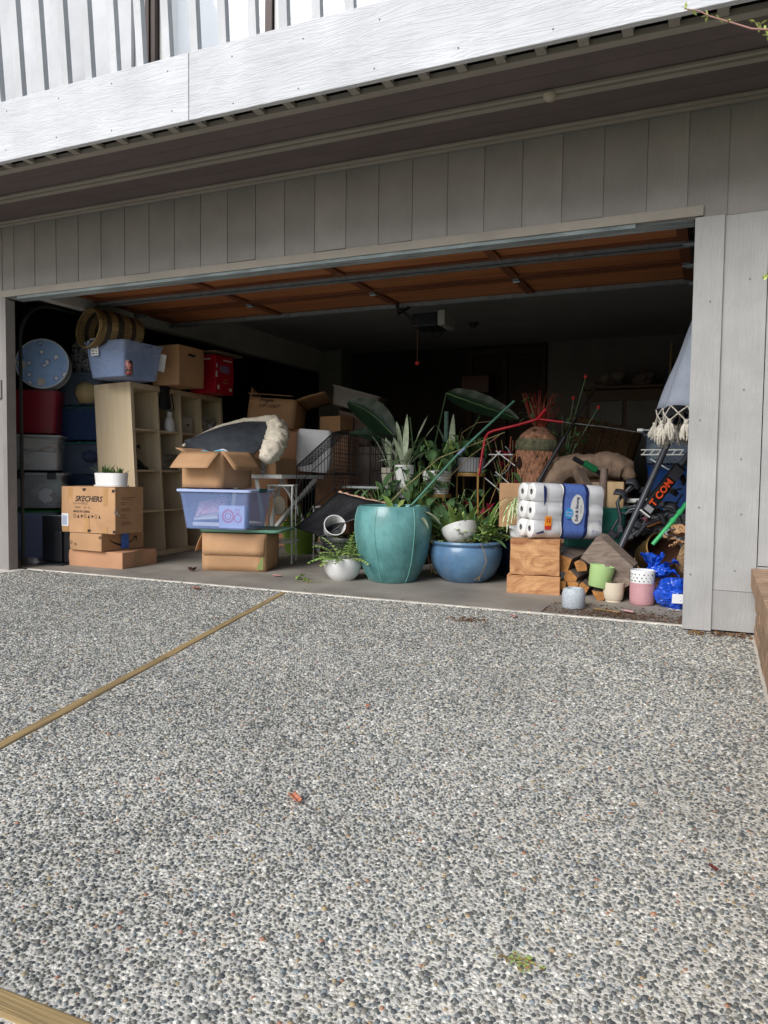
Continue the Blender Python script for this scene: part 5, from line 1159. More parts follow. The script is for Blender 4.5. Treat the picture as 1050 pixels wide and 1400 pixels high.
mb = MB(); mb.grid(tray, 16, 14); o = mb.build('tray_panel', mat('black_tray', hx('1a1b1e'), .45, .2, (6, 6, 6), .5, 25), ty, smooth=80); so_ = o.modifiers.new('thick', 'SOLIDIFY'); so_.thickness = .012
mb = MB(); mb.grid(lambda u, v: tray(.96+.05*v, u)+Vector((.0, 0, .012+.012*noise.noise((u*14, v*3, 5)))), 30, 4); o = mb.build('pale_edge', mat('peach_towel', hx('c9a58c'), .9, .2, (30, 30, 30), .6, 60), ty, smooth=80); so_ = o.modifiers.new('thick', 'SOLIDIFY'); so_.thickness = .014
mb = MB(); mb.loft([[Vector((.06*math.cos(a)*s_, .012, .09*math.sin(a)*s_)) + Vector((0, dy, 0)) for a in [2*PI*k/18 for k in range(18)]] for s_, dy in ((.9, 0), (1, .01), (.9, .03))], cap0=True, cap1=True)
tag(mb.build('round_dish', mat('beige_dish', hx('b8ab98'), .6), smooth=40, loc=(1.40, 1.60, .50), rot=(0, 0, .5)), 'pale beige round dish leaning behind the tall white plant stand', 'dish')
sc = thing('scooter_wheel', 'small wheel with black tyre behind the lower open box', 'wheel', (1.60, 1.12, .075), rot=(R(90), 0, R(25)))
mb = MB(); mb.tube([(.045*math.cos(a), .045*math.sin(a), 0) for a in [2*PI*k/24 for k in range(25)]], .018, 8, caps=False); mb.build('tyre', BLACKP, sc, smooth=60)
mb = MB(); mb.lathe([(.001, .012), (.03, .01), (.034, 0), (.03, -.01), (.001, -.012)], 20); mb.build('rim', STEEL, sc, smooth=40)

# ================================================================== RIGHT HAND SIDE
CEDAR = wood('fresh_cedar', hx('b07a4e'), hx('d2a06c'), 0, .7, 26, .2)
BARK = mat('rough_bark', hx('6a584a'), .95, .3, (20, 20, 8), 1, 60)
GREYW = wood('weathered_split_wood', hx('5e5048'), hx('85766a'), 0, .85, 40, .6)
def chunk(label, loc, rz, w_, d_, h_, m, seed=0, name='wood_block'):
    t = thing(name, label, 'wood block', loc, rz); mb = MB()
    rings = []
    for k in range(5):
        z = h_*k/4; r_ = []
        for (x, y) in ((-w_/2, -d_/2), (-w_/6, -d_/2), (w_/6, -d_/2), (w_/2, -d_/2), (w_/2, d_/2), (0, d_/2), (-w_/2, d_/2)):
            j = Vector((x, y, z))*8+Vector((seed, 0, 0)); r_.append(Vector((x+.006*noise.noise(j), y+.006*noise.noise(j+Vector((5, 0, 0))), z+.005*noise.noise(j+Vector((0, 9, 0))))))
        rings.append(r_)
    mb.loft(rings, cap0=True, cap1=True); mb.build('block', m, t, smooth=20, bevel=.003); return t
CED2 = mat('cedar_face', hx('c48c58'), .7, .12, (3.5, 3, 16), .35, 30, stretch=(14, 14, 90), col2=hx('dfb384'), dist=2.2) if False else None
def cedar_face():
    m = mat('cedar_face', hx('a9693f'), .8, .2, (4, 4, 8), .5, 30, col2=hx('d8a878'), dist=2.6, stretch=(10, 10, 70), rnd=.04, detail=7)
    return m
CF = cedar_face()
chunk('narrow lower slab of the split orange wood block on the floor', (3.905, .80, fz(.7)), R(8), .345, .20, .125, CF, 1)
chunk('upper orange split wood block with weathered top carrying the paper rolls', (3.91, .805, fz(.7)+.129), R(8), .325, .20, .235, CF, 4)
# paper roll pack
pk = thing('toilet_paper_pack', 'large pack of white toilet paper rolls with a blue printed band', 'toilet paper', (3.905, .735, .385), rot=(0, R(2), R(41)))
RD, RL = .124, .104
rb = MB(); pr_ = [(.020, .001), (.020, RL-.001)]
rb.lathe([(.0195, .012), (.0205, 0), (.030, 0), (.055, .001), (.0605, .007), (.0612, RL/2), (.0605, RL-.007), (.055, RL-.001), (.030, RL), (.0205, RL), (.0195, RL-.012)], 28, M=Matrix.Rotation(PI/2, 4, 'Y'))
ROLLM = mat('tissue_white', hx('e9e8e6'), .55, .02, (9, 9, 9), .15, 30, rnd=.02)
me_r = rb.mesh('paper_roll', ROLLM, smooth=50)
cb_ = MB(); cb_.lathe([(.0185, .012), (.0195, .0015), (.0185, .0015), (.0175, .012)], 20, M=Matrix.Rotation(PI/2, 4, 'Y')); cb_.lathe([(.0185, .03), (.001, .03)], 20, M=Matrix.Rotation(PI/2, 4, 'Y')); me_cc = cb_.mesh('core', mat('roll_core_grey', hx('77767c'), .8))
for i in range(5):
    for j in range(2):
        for k in range(3):
            o = put('paper_roll', me_r, pk, (i*(RL+.001), RD/2+j*RD+random.uniform(-.002, .002), RD/2+k*RD+random.uniform(-.002, .002)))
            if i == 0: put('core', me_cc, o)
def hull_ring(x, off=.0015):
    """outline round the 2 x 3 rolls, pulled tight like film"""
    pts = []; n = 84
    cs = [(RD/2+j*RD, RD/2+k*RD) for j in range(2) for k in range(3)]
    for i in range(n):
        a = 2*PI*i/n; d = (math.cos(a), math.sin(a)); c = (RD, RD*1.5)
        best = max((cy-c[0])*d[0]+(cz-c[1])*d[1] for cy, cz in cs)
        # ray from the centre to the lobed outline
        lo, hi = 0, .5
        for _ in range(22):
            mid = (lo+hi)/2; p = (c[0]+d[0]*mid, c[1]+d[1]*mid)
            ins = any((p[0]-cy)**2+(p[1]-cz)**2 < (.063)**2 for cy, cz in cs) or (abs(p[0]-c[0]) < RD*.945-.0 and abs(p[1]-c[1]) < RD*.96) and True or (abs(p[0]-c[0]) < RD*.5 and abs(p[1]-c[1]) < RD*1.5*.985)  or (abs(p[0]-c[0]) < RD*.965 and abs(p[1]-c[1]) < RD*1.05)
            if ins: lo = mid
            else: hi = mid
        r_ = lo+off; pts.append(Vector((x, c[0]+d[0]*r_, c[1]+d[1]*r_)))
    return pts
BBL = ramp_mat('blue_lattice_print', [(.44, hx('3f5aa8')), (.56, hx('6f8ccd'))], tscale=(34, 34, 34), rough=.3, tex='wave', dist=1.5)
NAVY = mat('navy_print', hx('26305f'), .3, .05, bump=0)
def band(x0, x1, off, m, name, curve=0):
    mb = MB(); rs = []
    for k in range(7):
        ring = hull_ring(0, off); x = x0+(x1-x0)*k/6
        rs.append([Vector((x+curve*(p.z/(RD*3)-.5)**2, p.y, p.z)) for p in ring])
    mb.loft(rs); return mb.build(name, m, pk, smooth=50)
band(.205, .222, .0035, NAVY, 'band_border', .04); band(.222, .385, .0035, BBL, 'printed_band'); band(.385, .410, .0035, NAVY, 'band_border', -.04)
band(-.001, .205, .0012, mat('clear_film', hx('e8eaf0'), .12, .02, bump=0, alpha=.5, spec=.6), 'film'); band(.41, .523, .0012, MC['clear_film'], 'film')
yf_ = -.0045
def decal(pts, m, name, dz=0): mb = MB(); mb.add([(x, yf_-dz, z) for x, z in pts], [tuple(range(len(pts)))]); return mb.build(name, m, pk)
decal([(.318+.052*math.cos(a), .205+.100*math.sin(a)) for a in [2*PI*k/36 for k in range(36)]], WHITEP, 'label_oval', .0015)
decal([(.256+.033*math.cos(a), .175+.036*math.sin(a)) for a in [2*PI*k/28 for k in range(28)]], mat('sky_blue_print', hx('3f9fe0'), .3), 'logo_disc', .003)
text('Great', .022, WHITEP, pk, face_y(.256, yf_-.0042, .183)); text('Value', .022, WHITEP, pk, face_y(.256, yf_-.0042, .163))
text('Soft & Strong', .030, mat('navy_ink', hx('1d2350'), .5), pk, face_y(.316, yf_-.0032, .205, 0, PI/2), bold=.0008)
text('toilet paper', .012, MC['navy_ink'], pk, face_y(.345, yf_-.0032, .205, 0, PI/2))
decal([(.075, .085), (.128, .090), (.128, .150), (.080, .152)], mat('orange_tag', hx('e8902a'), .4), 'price_tag', .0015)
decal([(.080, .060), (.126, .063), (.128, .089), (.076, .084)], mat('red_tag', hx('c93a2c'), .4), 'price_tag', .0018)
text('12', .036, mat('red_ink', hx('b32020'), .5), pk, face_y(.103, yf_-.003, .122), bold=.001)
decal([(.055, .36), (.075, .345), (.082, .30), (.078, .25), (.066, .22), (.062, .28), (.058, .33)], NAVY, 'navy_patch', .0015)
decal([(.02, .028), (.075, .04), (.07, .055), (.015, .035)], NAVY, 'navy_patch', .0015)
for x, z, s_ in ((.45, .05, .5), (.48, .05, .35), (.495, .24, .3), (.495, .12, .4)):
    text('Soft', .05*s_, mat('pale_violet_print', hx('8a86b8'), .5), pk, face_y(x, yf_-.002, z, 0, PI/2))
# firewood
def split_log(label, p, q, r_, seed, face=None, name='split_log', cat='firewood', bark=BARK, core=None, group=None):
    """split piece from p to q: rounded bark back, flat split faces, pale end grain"""
    p, q = Vector(p), Vector(q); t = thing(name, label, cat, p[:], group=group); ax = (q-p); L = ax.length; ax.normalize()
    N = ax.cross(Vector((0, 0, 1))); N = N.normalized() if N.length > .1 else Vector((1, 0, 0)); B = ax.cross(N)
    rnd = random.Random(seed); a0 = rnd.uniform(0, 6.28); spanb = rnd.uniform(1.6, 3.0)
    out = []
    for k in range(8): a = a0+spanb*k/7; out.append((math.cos(a)*r_, math.sin(a)*r_))
    out.append((-math.cos(a0+spanb/2)*r_*.55, -math.sin(a0+spanb/2)*r_*.55))
    n = len(out); rings = []
    for k in range(6):
        f = k/5; rings.append([ax*(L*f)+N*(x*(1+.10*noise.noise((seed, f*4, x*20))))+B*(y*(1+.10*noise.noise((seed+7, f*4, y*20)))) for x, y in out])
    mb = MB(); mb.loft([[v for v in r__[:8]] for r__ in rings] if False else rings); 
    me_f = mb.f; mb.mi = [0 if (i % n) < 7 else 1 for i in range(len(mb.f))]
    mb.build('split_side', [bark, GREYW], t, smooth=30)
    for r__, f_ in ((rings[0], tuple(range(n))[::-1]), (rings[-1], tuple(range(n)))): mb = MB(); mb.add(r__, [f_]); mb.build('end_grain', core or mat('end_grain', hx('a8743f'), .8, .25, (25, 25, 25), .6, 60), t)
    return t
FG = 'split firewood under the paper pack'
def near(label, x, y, z, r_, sd_, dx=.06, L=.34, **k): return split_log(label, (x, y, z), (x+dx, y+L, z+.02), r_, sd_, **k)
near('upright rough bark firewood log right of the orange block', 4.115, .80, .235, .075, 3, .05)
near('orange ended split log lying over the lower firewood', 4.205, .78, .20, .05, 5, .05)
near('dark bark split log beneath the orange ended one', 4.16, .80, .125, .06, 8, .06)
near('small pale split log on the floor beside the orange block', 4.10, .78, .065, .042, 11, .0)
near('second small pale split log on the floor under the bark log', 4.175, .78, .068, .040, 12, .02)
near('thin upright ended split log next to the speckled pot', 4.25, .76, .075, .045, 13, .02)
near('wedge of split firewood with orange end in front of the pile', 4.335, .64, .06, .06, 15, .02, .2)
near('dark log at the back right of the firewood pile', 4.45, .85, .06, .06, 17, .0)
near('bark log behind the cream pot', 4.40, .86, .18, .06, 19, .03)
ts = thing('triangular_plank', 'dark weathered triangular split plank leaning on the firewood', 'wood plank', (0, 0, 0))
tri = [Vector(v) for v in ((4.205, .80, .265), (4.30, .84, .405), (4.335, .84, .40), (4.548, .70, .235), (4.535, .66, .125), (4.50, .66, .105))]; off = Vector((.02, .11, .02))
mb = MB(); N_ = len(tri); mb.add(tri+[v+off for v in tri], [tuple(range(N_))]+[tuple(range(N_, 2*N_))[::-1]]+[(i, i+N_, (i+1) % N_+N_, (i+1) % N_) for i in range(N_)]); mb.build('plank', GREYW, ts, bevel=.004)
# small pots
def small_pot(label, loc, prof, m, rot=(0, 0, 0), extra=None, cat='small pot'):
    t = thing('small_pot', label, cat, loc, rot=rot); mb = MB(); mb.lathe(prof, 40); mb.build('pot', m, t, smooth=45); return t
SPEC = ramp_mat('speckled_grey_ceramic', [(.38, hx('8f979e')), (.52, hx('b9c0c6')), (.6, hx('c8ced3'))], tscale=(260, 260, 260), rough=.6, bump=.2)
small_pot('grey speckled ceramic pot nearest the threshold', (4.245, .345, .011), [(.001, 0), (.062, 0), (.068, .006), (.069, .085), (.062, .112), (.050, .120), (.046, .118), (.044, .10), (.04, .08), (.001, .08)], SPEC)
small_pot('cream ceramic cup pot between the speckled and pink pots', (4.437, .665, fz(.6)), [(.001, 0), (.048, 0), (.050, .006), (.047, .010), (.058, .025), (.064, .06), (.066, .125), (.062, .127), (.059, .11), (.055, .06), (.001, .055)], mat('cream_glaze', hx('d9ccb6'), .35, .04, bump=.03))
small_pot('pale lime green pot tilted on the firewood', (4.345, .665, .10), [(.001, 0), (.062, 0), (.066, .004), (.078, .14), (.074, .142), (.070, .13), (.060, .02), (.001, .018)], mat('lime_glaze', hx('a9c987'), .4, .04, bump=.03), rot=(R(-4), R(9), 0))
pp = small_pot('pink rippled pot with black and white patterned top band', (4.612, .635, fz(.6)), [(.001, 0), (.058, 0), (.068, .006), (.074, .02), (.075, .05), (.075, .135), (.072, .143)], mat('pink_ribbed_glaze', hx('c39296'), .45, .05, bump=.5, stretch=(4, 4, 230)))
mb = MB(); mb.lathe([(.0725, .142), (.073, .215), (.070, .219), (.066, .216), (.064, .17), (.001, .165)], 40); mb.build('patterned_band', WHITEC, pp, smooth=45)
mb = MB()
for r_ in range(3):
    for k in range(18):
        a = 2*PI*(k+.5*(r_ % 2))/18; z = .157+.020*r_; tl_ = random.choice((-1, 1))*.5; c = Vector((.0745*math.cos(a), .0745*math.sin(a), z)); tg = Vector((-math.sin(a), math.cos(a), 0)); u1 = (tg*math.cos(tl_)+Vector((0, 0, 1))*math.sin(tl_)); u2_ = u1.cross(c.normalized())
        mb.add([c-u1*.0045-u2_*.006, c+u1*.0045-u2_*.006, c+u1*.0045+u2_*.006, c-u1*.0045+u2_*.006], [(0, 1, 2, 3)])
tag(mb.build('painted_dashes', INK, pp), kind='stuff')
# brass pot lying on its side
bs_ = thing('brass_pot', 'tarnished brass pot lying on its side with the dark mouth outward', 'brass pot', (4.655, 1.10, .29), rot=(R(68), 0, R(30)))
BRASS = mat('tarnished_brass', hx('8a6f42'), .38, .2, (9, 9, 9), .05, 20, metal=.85); BRIN = mat('rusty_inside', hx('4d3023'), .8, .25, (9, 9, 9), .2, 30)
mb = MB(); mb.lathe([(.001, -.12), (.09, -.12), (.105, -.10), (.112, -.02), (.112, .06), (.118, .075), (.114, .09), (.120, .10), (.118, .112), (.112, .114)], 44); mb.build('shell', BRASS, bs_, smooth=40)
mb = MB(); mb.lathe([(.112, .1135), (.106, .10), (.104, -.06), (.09, -.10), (.001, -.105)], 44); mb.build('inside', BRIN, bs_, smooth=40)
# coiled rope basket tipped at the jamb
rr_ = [(.075+.045*math.sin(min(1, k/13)*PI*.5), .006+k*.0125, 0) for k in range(18)]
rb2 = rope_basket('rope_basket', 'tipped braided seagrass basket wedged beside the right jamb', (4.865, .86, .24), Euler((R(60), R(22), R(20))).to_matrix().to_euler(), rr_, 0, [woven('seagrass', '7a5f40', 'b8976c', 80)], ring_r=.0085)
# blue crumpled plastic bags
BAG = mat('blue_plastic_film', hx('1c4fc2'), .25, .12, (10, 10, 10), .5, 26, spec=.6)
def bag(label, c, r_, sq, seed, knot=None, m=BAG):
    t = thing('plastic_bag', label, 'plastic bag', c); mb = MB(); n1, n2 = 40, 56; rings = []
    for i in range(n1+1):
        th_ = PI*i/n1; ring = []
        for j in range(n2):
            f = 2*PI*j/n2; d = Vector((math.sin(th_)*math.cos(f), math.sin(th_)*math.sin(f), -math.cos(th_)))
            k = 1.05+.20*noise.noise(d*1.8+Vector((seed, 0, 0)))-.30*abs(noise.noise(d*3.4+Vector((seed, 3, 0))))-.16*abs(noise.noise(d*8+Vector((seed, 3, 4))))
            p = Vector((d.x*sq[0], d.y*sq[1], d.z*sq[2]))*r_*k
            p.z = max(p.z, -r_*sq[2]*.85); ring.append(p+Vector((0, 0, r_*sq[2]*.85)))
        rings.append(ring)
    mb.loft(rings, cap0=True, cap1=True); mb.build('film_body', m, t, smooth=38)
    if knot:
        mb = MB(); kx, ky, kz, kl = knot
        mb.grid(lambda u, v: (kx+(u-.5)*kl*(.25+v)*1.2+.02*noise.noise((u*5, v*4, seed)), ky+.035*noise.noise((u*7, v*3, seed+3)), kz+v*kl*(1+.35*noise.noise((u*6, 1, seed)))), 18, 8); o = mb.build('gathered_top', m, t, smooth=38)
    return t
bg1 = bag('shiny blue plastic bag slumped on the floor at the right jamb', (4.80, .62, .012), .115, (1, .9, .88), 2.2)
mb = MB(); mb.add([(-.01, -.112, .045), (.05, -.10, .045), (.052, -.095, .10), (-.008, -.107, .10)], [(0, 1, 2, 3)]); mb.build('white_label', WHITEP, bg1)
mb = MB(); mb.grid(lambda u, v: (-.03+.10*u, -.13+.05*v+.01*math.sin(u*8), .004+.006*math.sin(u*14)), 8, 3); mb.build('white_hem', WHITEP, bg1, smooth=60)
bg2 = bag('small torn blue plastic bag with spiky folds below the brass pot', (4.70, .76, .175), .075, (1.05, .8, .65), 5.1, knot=(-.04, -.03, .05, .10))
for p, d, L, W in (((-.04, -.03, .06), (-.5, -.3, .9), .12, .07), ((.03, -.04, .07), (.7, -.3, .5), .10, .07), ((-.02, -.05, .03), (-.9, -.5, -.1), .12, .07), ((.04, -.05, .04), (.9, -.4, .0), .09, .06)):
    leaf_part(bg2, p, d, L, W, BAG, name='torn_flap', droop=.4, n=5, fold=.6, wav=.2)
# burlap covered heap
skt = thing('burlap_sack', 'brown slack burlap sack draped in an arch over the logs behind the paper pack', 'sack', (0, 0, 0))
mb = MB(); PS = [(3.79, 1.62, .62), (3.83, 1.66, .74), (3.90, 1.70, .84), (4.02, 1.73, .885), (4.15, 1.75, .88), (4.28, 1.76, .89), (4.38, 1.75, .85), (4.44, 1.73, .78)]; RS = [.075, .105, .115, .10, .095, .105, .085, .02]
rings = []; m_ = 44
for i in range(m_+1):
    u = i/m_; p = lerp_path(PS, u); q = lerp_path(PS, min(1, u+.02)); t_ = (q-lerp_path(PS, max(0, u-.02))).normalized(); N = t_.cross(Vector((0, 1, 0))).normalized(); B = t_.cross(N); k = min(int(u*7), 6); r_ = RS[k]*(1-(u*7-k))+RS[k+1]*(u*7-k)
    ring = []
    for j in range(36):
        a = 2*PI*j/36; d = N*math.cos(a)+B*math.sin(a)*1.25; q = p+d*r_
        ring.append(q+d*(.022*noise.noise(q*7)+.010*noise.noise(q*19)-.010*abs(noise.noise(q*11+Vector((4, 2, 1))))))
    rings.append(ring)
mb.loft(rings, cap0=True, cap1=True); mb.build('sack_body', mat('burlap', hx('8d7765'), .95, .14, (14, 14, 14), .5, 140), skt, smooth=80)
mb = MB(); mb.tube([(3.80, 1.56, .66), (3.98, 1.60, .80), (4.20, 1.65, .80)], .003, 5); mb.build('seam', mat('burlap_thread', hx('6b5a4a'), .9), skt)
split_log('thick bark covered branch piece leaning under the burlap sack', (4.23, 1.40, .56), (4.07, 1.50, .85), .062, 21)
sl_ = thing('branch_log', 'grey round branch standing upright in front of the sack', 'log', (4.245, 1.42, .56)); mb = MB(); mb.tube([(0, 0, 0), (.006, .02, .14), (.012, .05, .30)], [.034, .030, .027], 12); mb.build('bark', mat('grey_bark', hx('7d6c62'), .9, .25, (20, 20, 6), 1, 60), sl_, smooth=60); mb = MB(); mb.lathe([(.001, 0), (.026, 0)], 12, M=Matrix.Translation((.012, .0505, .301))); mb.build('cut_end', STEM, sl_)
tool = thing('loppers', 'dark cylinder handled tool with a green grip on the sack', 'garden tool', (4.06, 1.44, .915), rot=(0, 0, 0)); mb = MB(); mb.tube([(-.02, -.02, .02), (.16, .1, -.09)], .018, 12); mb.build('tube', BLACKP, tool, smooth=60); mb = MB(); mb.tube([(.05, .02, -.015), (.13, .07, -.065)], .026, 12); mb.build('grip', mat('green_grip', hx('1f6f45'), .4), tool, smooth=60)
pb_ = MB(); pb_.box((0, 0, 0), (.12, .03, .22)); tag(pb_.build('board_offcut', wood('pale_pine', hx('b79b74'), hx('d0b48a'), 2, .7, 30, .1), loc=(4.335, 1.47, .655), rot=(0, 0, R(6)), bevel=.002), 'short pale pine board standing in the teal tub', 'board')
pb_ = MB(); pb_.box((0, 0, 0), (.09, .03, .2)); tag(pb_.build('board_offcut', wood('grey_pine', hx('7f6c5a'), hx('9c8873'), 2, .7, 30, .2), loc=(4.185, 1.52, .66), rot=(0, 0, R(-3)), bevel=.002), 'greyish board behind the upright branch in the teal tub', 'board')
tub('teal green plastic tub holding boards and logs behind the paper pack', (4.43, 1.38), .46, .34, .30, .28, R(4), mat('teal_tub', hx('2f7a6d'), .35, .05), taper=.9)
tub('grey plastic bin under the teal tub in the right hand pile', (4.40, 1.42), .46, .34, .26, .02, R(4), mat('grey_tub', hx('6f757b'), .4, .05), taper=.9)
# dark heap support below
carton('brown carton buried in the dark under the burlap sack', (4.30, 1.75), .62, .5, .55, .03, R(5), CARD2, tape=False)
# big wicker basket leaning
wbk = thing('wicker_hamper', 'large dark brown wicker hamper tipped behind the burlap sack', 'basket', (3.98, 2.75, .88), rot=(R(-28), R(14), R(8)))
WD = woven('dark_brown_wicker', '3d2b1c', '7a5c3c', 46)
for k in range(17):
    mb = MB(); s_ = .9+.1*k/16; mb.tube([(p.x, p.y, .012+k*.021) for p in rrect(.66*s_, .42*s_, .08, 0, 4)]+[(.66*s_/2, .42*s_/2-.08, .012+k*.021)], .0115, 6, caps=False); mb.build('woven_band', WD, wbk, smooth=70)
mb = MB(); mb.loft([rrect(.60, .38, .07, .0, 4), rrect(.655, .415, .08, .355, 4)], cap0=True, cap1=True); mb.build('liner', WD, wbk, smooth=40)
for x in (-.26, -.13, 0, .13, .26): mb = MB(); mb.tube([(x*.92, -.198, 0), (x, -.218, .36)], .011, 6); mb.build('upright_cane', WD, wbk, smooth=60)
carton('dark carton behind the wicker hamper in the shadows', (4.25, 2.9), .8, .5, .85, .06, 0, CARD2, tape=False)
# terracotta strawberry jar with twigs
sj = thing('strawberry_jar', 'tall rust orange textured jar with side openings and dry twigs on top', 'planter', (3.66, 1.80, .50), rot=(0, R(3), 0))
TER = mat('terracotta_net', hx('6e4a3c'), .95, .35, (20, 20, 20), 1, 90, col2=hx('b5856a'))
jt = lambda a, i: .05*noise.noise((math.cos(a)*4, math.sin(a)*4, i*.9))
mb = MB(); mb.lathe([(.001, 0), (.085, 0), (.10, .06), (.118, .16), (.135, .26), (.150, .36), (.160, .44), (.163, .50)], 44, jit=jt); mb.build('lower_body', TER, sj, smooth=60)
mb = MB(); mb.lathe([(.163, .50), (.176, .515), (.178, .545), (.172, .575), (.155, .595)], 44, jit=jt); mb.build('moss_band', mat('mossy_band', hx('60604a'), .95, .35, (24, 24, 24), 1, 60), sj, smooth=60)
mb = MB(); mb.lathe([(.155, .595), (.135, .63), (.10, .66), (.06, .69), (.001, .70)], 32, jit=jt); mb.build('top_mound', TER, sj, smooth=60)
mb = MB()
for i in range(26):       # string net round the body
    for sg in (-1, 1):
        mb.tube([((.087+.076*min(1, z/.46)+.004)*math.cos(2*PI*i/26+sg*z*2.2), (.087+.076*min(1, z/.46)+.004)*math.sin(2*PI*i/26+sg*z*2.2), z) for z in [.02+.48*k/10 for k in range(11)]], .0022, 3, caps=False)
tag(mb.build('string_net', mat('rust_string', hx('b07a5a'), .9, .2, (30, 30, 30)), sj), kind='stuff')
for a, z in ((-2.35, .22), (-2.3, .40)):
    c, s_ = math.cos(a), math.sin(a); r_ = .142+.095*(z-.18); mb = MB(); mb.lathe([(.001, .006), (.018, .006), (.024, .013), (.03, .004)], 18, sx=1.7, M=Matrix.Translation((c*r_, s_*r_, z)) @ Matrix.Rotation(a, 4, 'Z') @ Matrix.Rotation(PI/2, 4, 'Y')); mb.build('side_opening', mat('dark_hollow', hx('25120f'), .9), sj, smooth=60)
TW = mat('red_brown_twig', hx('8d4a38'), .8, .2); TW2 = mat('red_stem', hx('a82a2c'), .6, .2)
for i in range(60):
    a = random.uniform(0, 6.28); mb = MB(); b0 = Vector((.03*math.cos(a), .03*math.sin(a), .68)); ln = random.uniform(.12, .30); tp2 = b0+Vector((math.cos(a)*random.uniform(.03, .13), math.sin(a)*.08, ln))
    mb.tube([b0, (b0+tp2)/2+Vector((.012*math.cos(a*3), 0, 0)), tp2], .0028, 4, r2=.0015); mb.build('twig', random.choice([TW, TW, TW2, STEM]), sj)
for i in range(26):
    a = random.uniform(0, 6.28); leaf_part(sj, (.10*math.cos(a), .08*math.sin(a), random.uniform(.62, .95)), dirv(a, random.uniform(-.3, .8)), .08, .045, random.choice([LG2, LG2, LRED, LG]), droop=.8, n=4)
sjs = thing('upturned_crate', 'dark crate holding up the rust orange jar', 'crate', (3.66, 1.85, .03)); mb = MB(); mb.box((0, 0, .23), (.42, .4, .46)); mb.build('case', mat('dark_crate', hx('3a332c'), .8, .1), sjs, bevel=.004)
# red tubular frame
rf = thing('bent_red_tube', 'bright red bent tubular frame with a forked end above the plants', 'tube', (0, 0, 0))
REDP = mat('red_enamel', hx('b3162a'), .3, .06, bump=0)
mb = MB(); mb.tube([(3.245, 1.66, .80), (3.262, 1.68, .95), (3.274, 1.7, 1.06), (3.285, 1.7, 1.11), (3.31, 1.7, 1.145), (3.35, 1.7, 1.16), (3.55, 1.7, 1.205), (3.706, 1.7, 1.248)], .0115, 8); mb.build('main_tube', REDP, rf, smooth=60)
mb = MB(); mb.tube([(3.70, 1.7, 1.245), (3.775, 1.68, 1.325)], .014, 8); mb.tube([(3.70, 1.7, 1.25), (3.80, 1.7, 1.236), (3.906, 1.7, 1.22)], .008, 8); mb.build('fork', REDP, rf, smooth=60)
mb = MB(); mb.tube([(3.242, 1.66, .86), (3.24, 1.66, .72), (3.245, 1.66, .45)], .008, 6); mb.build('tan_leg', OAKW, rf)
mb = MB(); mb.tube([(3.906, 1.7, 1.22), (4.2, 1.75, 1.185), (4.50, 1.8, 1.135)], .0035, 6); mb.build('thin_rod', STEEL, rf)
wf = thing('wire_rack', 'white crossed wire rack between the red frame and the rust jar', 'rack', (0, 0, 0))
for a, b_ in (((3.27, 1.75, .78), (3.50, 1.75, .60)), ((3.36, 1.75, 1.0), (3.52, 1.75, .88)), ((3.36, 1.75, .83), (3.52, 1.75, .70)), ((3.26, 1.75, .86), (3.40, 1.75, 1.0)), ((3.30, 1.75, .97), (3.50, 1.75, .97))):
    mb = MB(); mb.tube([a, b_], .0048, 6); mb.build('wire', WMETAL, wf)
mb = MB(); mb.tube([(3.36+.12*math.cos(a), 1.78, .93+.13*math.sin(a)) for a in [R(-100+12*k) for k in range(14)]], .005, 6); mb.build('curved_wire', STEEL, wf)
# cardboard piece with variegated leaves
cpz = thing('cardboard_sheet', 'upright piece of brown cardboard left of the paper pack', 'cardboard', (3.60, 1.30, .42), R(6)); mb = MB(); mb.box((0, 0, .16), (.16, .012, .33)); mb.build('sheet', CARD, cpz, bevel=.002)
spi = thing('spider_plant', 'white striped spider plant leaves hanging left of the paper pack', 'plant', (3.70, 1.16, .42)); SPM = ramp_mat('striped_leaf', [(.40, hx('4f7a36')), (.46, hx('c9cfa0')), (.54, hx('c9cfa0')), (.6, hx('4f7a36'))], tscale=(60, 60, 4), rough=.5)
pot_lathe(spi, [(.001, -.10), (.05, -.10), (.07, .02), (.065, .02)], WHITEC)
for k in range(14): leaf_part(spi, (0, -.02, .20), dirv(random.uniform(-3.0, -.6), random.uniform(.2, 1.0)), random.uniform(.22, .32), .016, SPM, droop=3.0, n=9, fold=.4)
# flower stems with red buds rising in the dark
fs_ = thing('tall_flower_stems', 'dark leafy stems with small red buds rising above the hamper', 'plant', (3.86, 2.0, .50))
pot_lathe(fs_, [(.001, 0), (.09, 0), (.11, .2), (.10, .2)], BLACKP)
for p in ((.16, .0, 1.10), (.07, .0, .93), (.26, .05, .86), (-.02, .0, .80), (.10, -.05, .70), (-.1, 0, .74)):
    mb = MB(); mb.tube([(0, 0, .15), (p[0]*.3, 0, p[2]*.6), p], .004, 5); mb.build('stem', LG2, fs_, smooth=60)
    for k in range(7): f = random.uniform(.5, .97); leaf_part(fs_, (p[0]*f, p[1]+random.uniform(-.02, .02), p[2]*f), dirv(random.uniform(0, 6.3), random.uniform(-.3, .9)), .09, .045, LG2, droop=.9, n=4)
for p in ((.16, .0, 1.10), (.07, -.02, .93), (.26, .05, .86)):
    mb = MB(); mb.lathe([(.001, -.015), (.012, -.008), (.014, .004), (.007, .018), (.001, .022)], 10, M=Matrix.Translation(p)); mb.build('red_bud', mat('red_bud', hx('c23a3a'), .5), fs_, smooth=60)
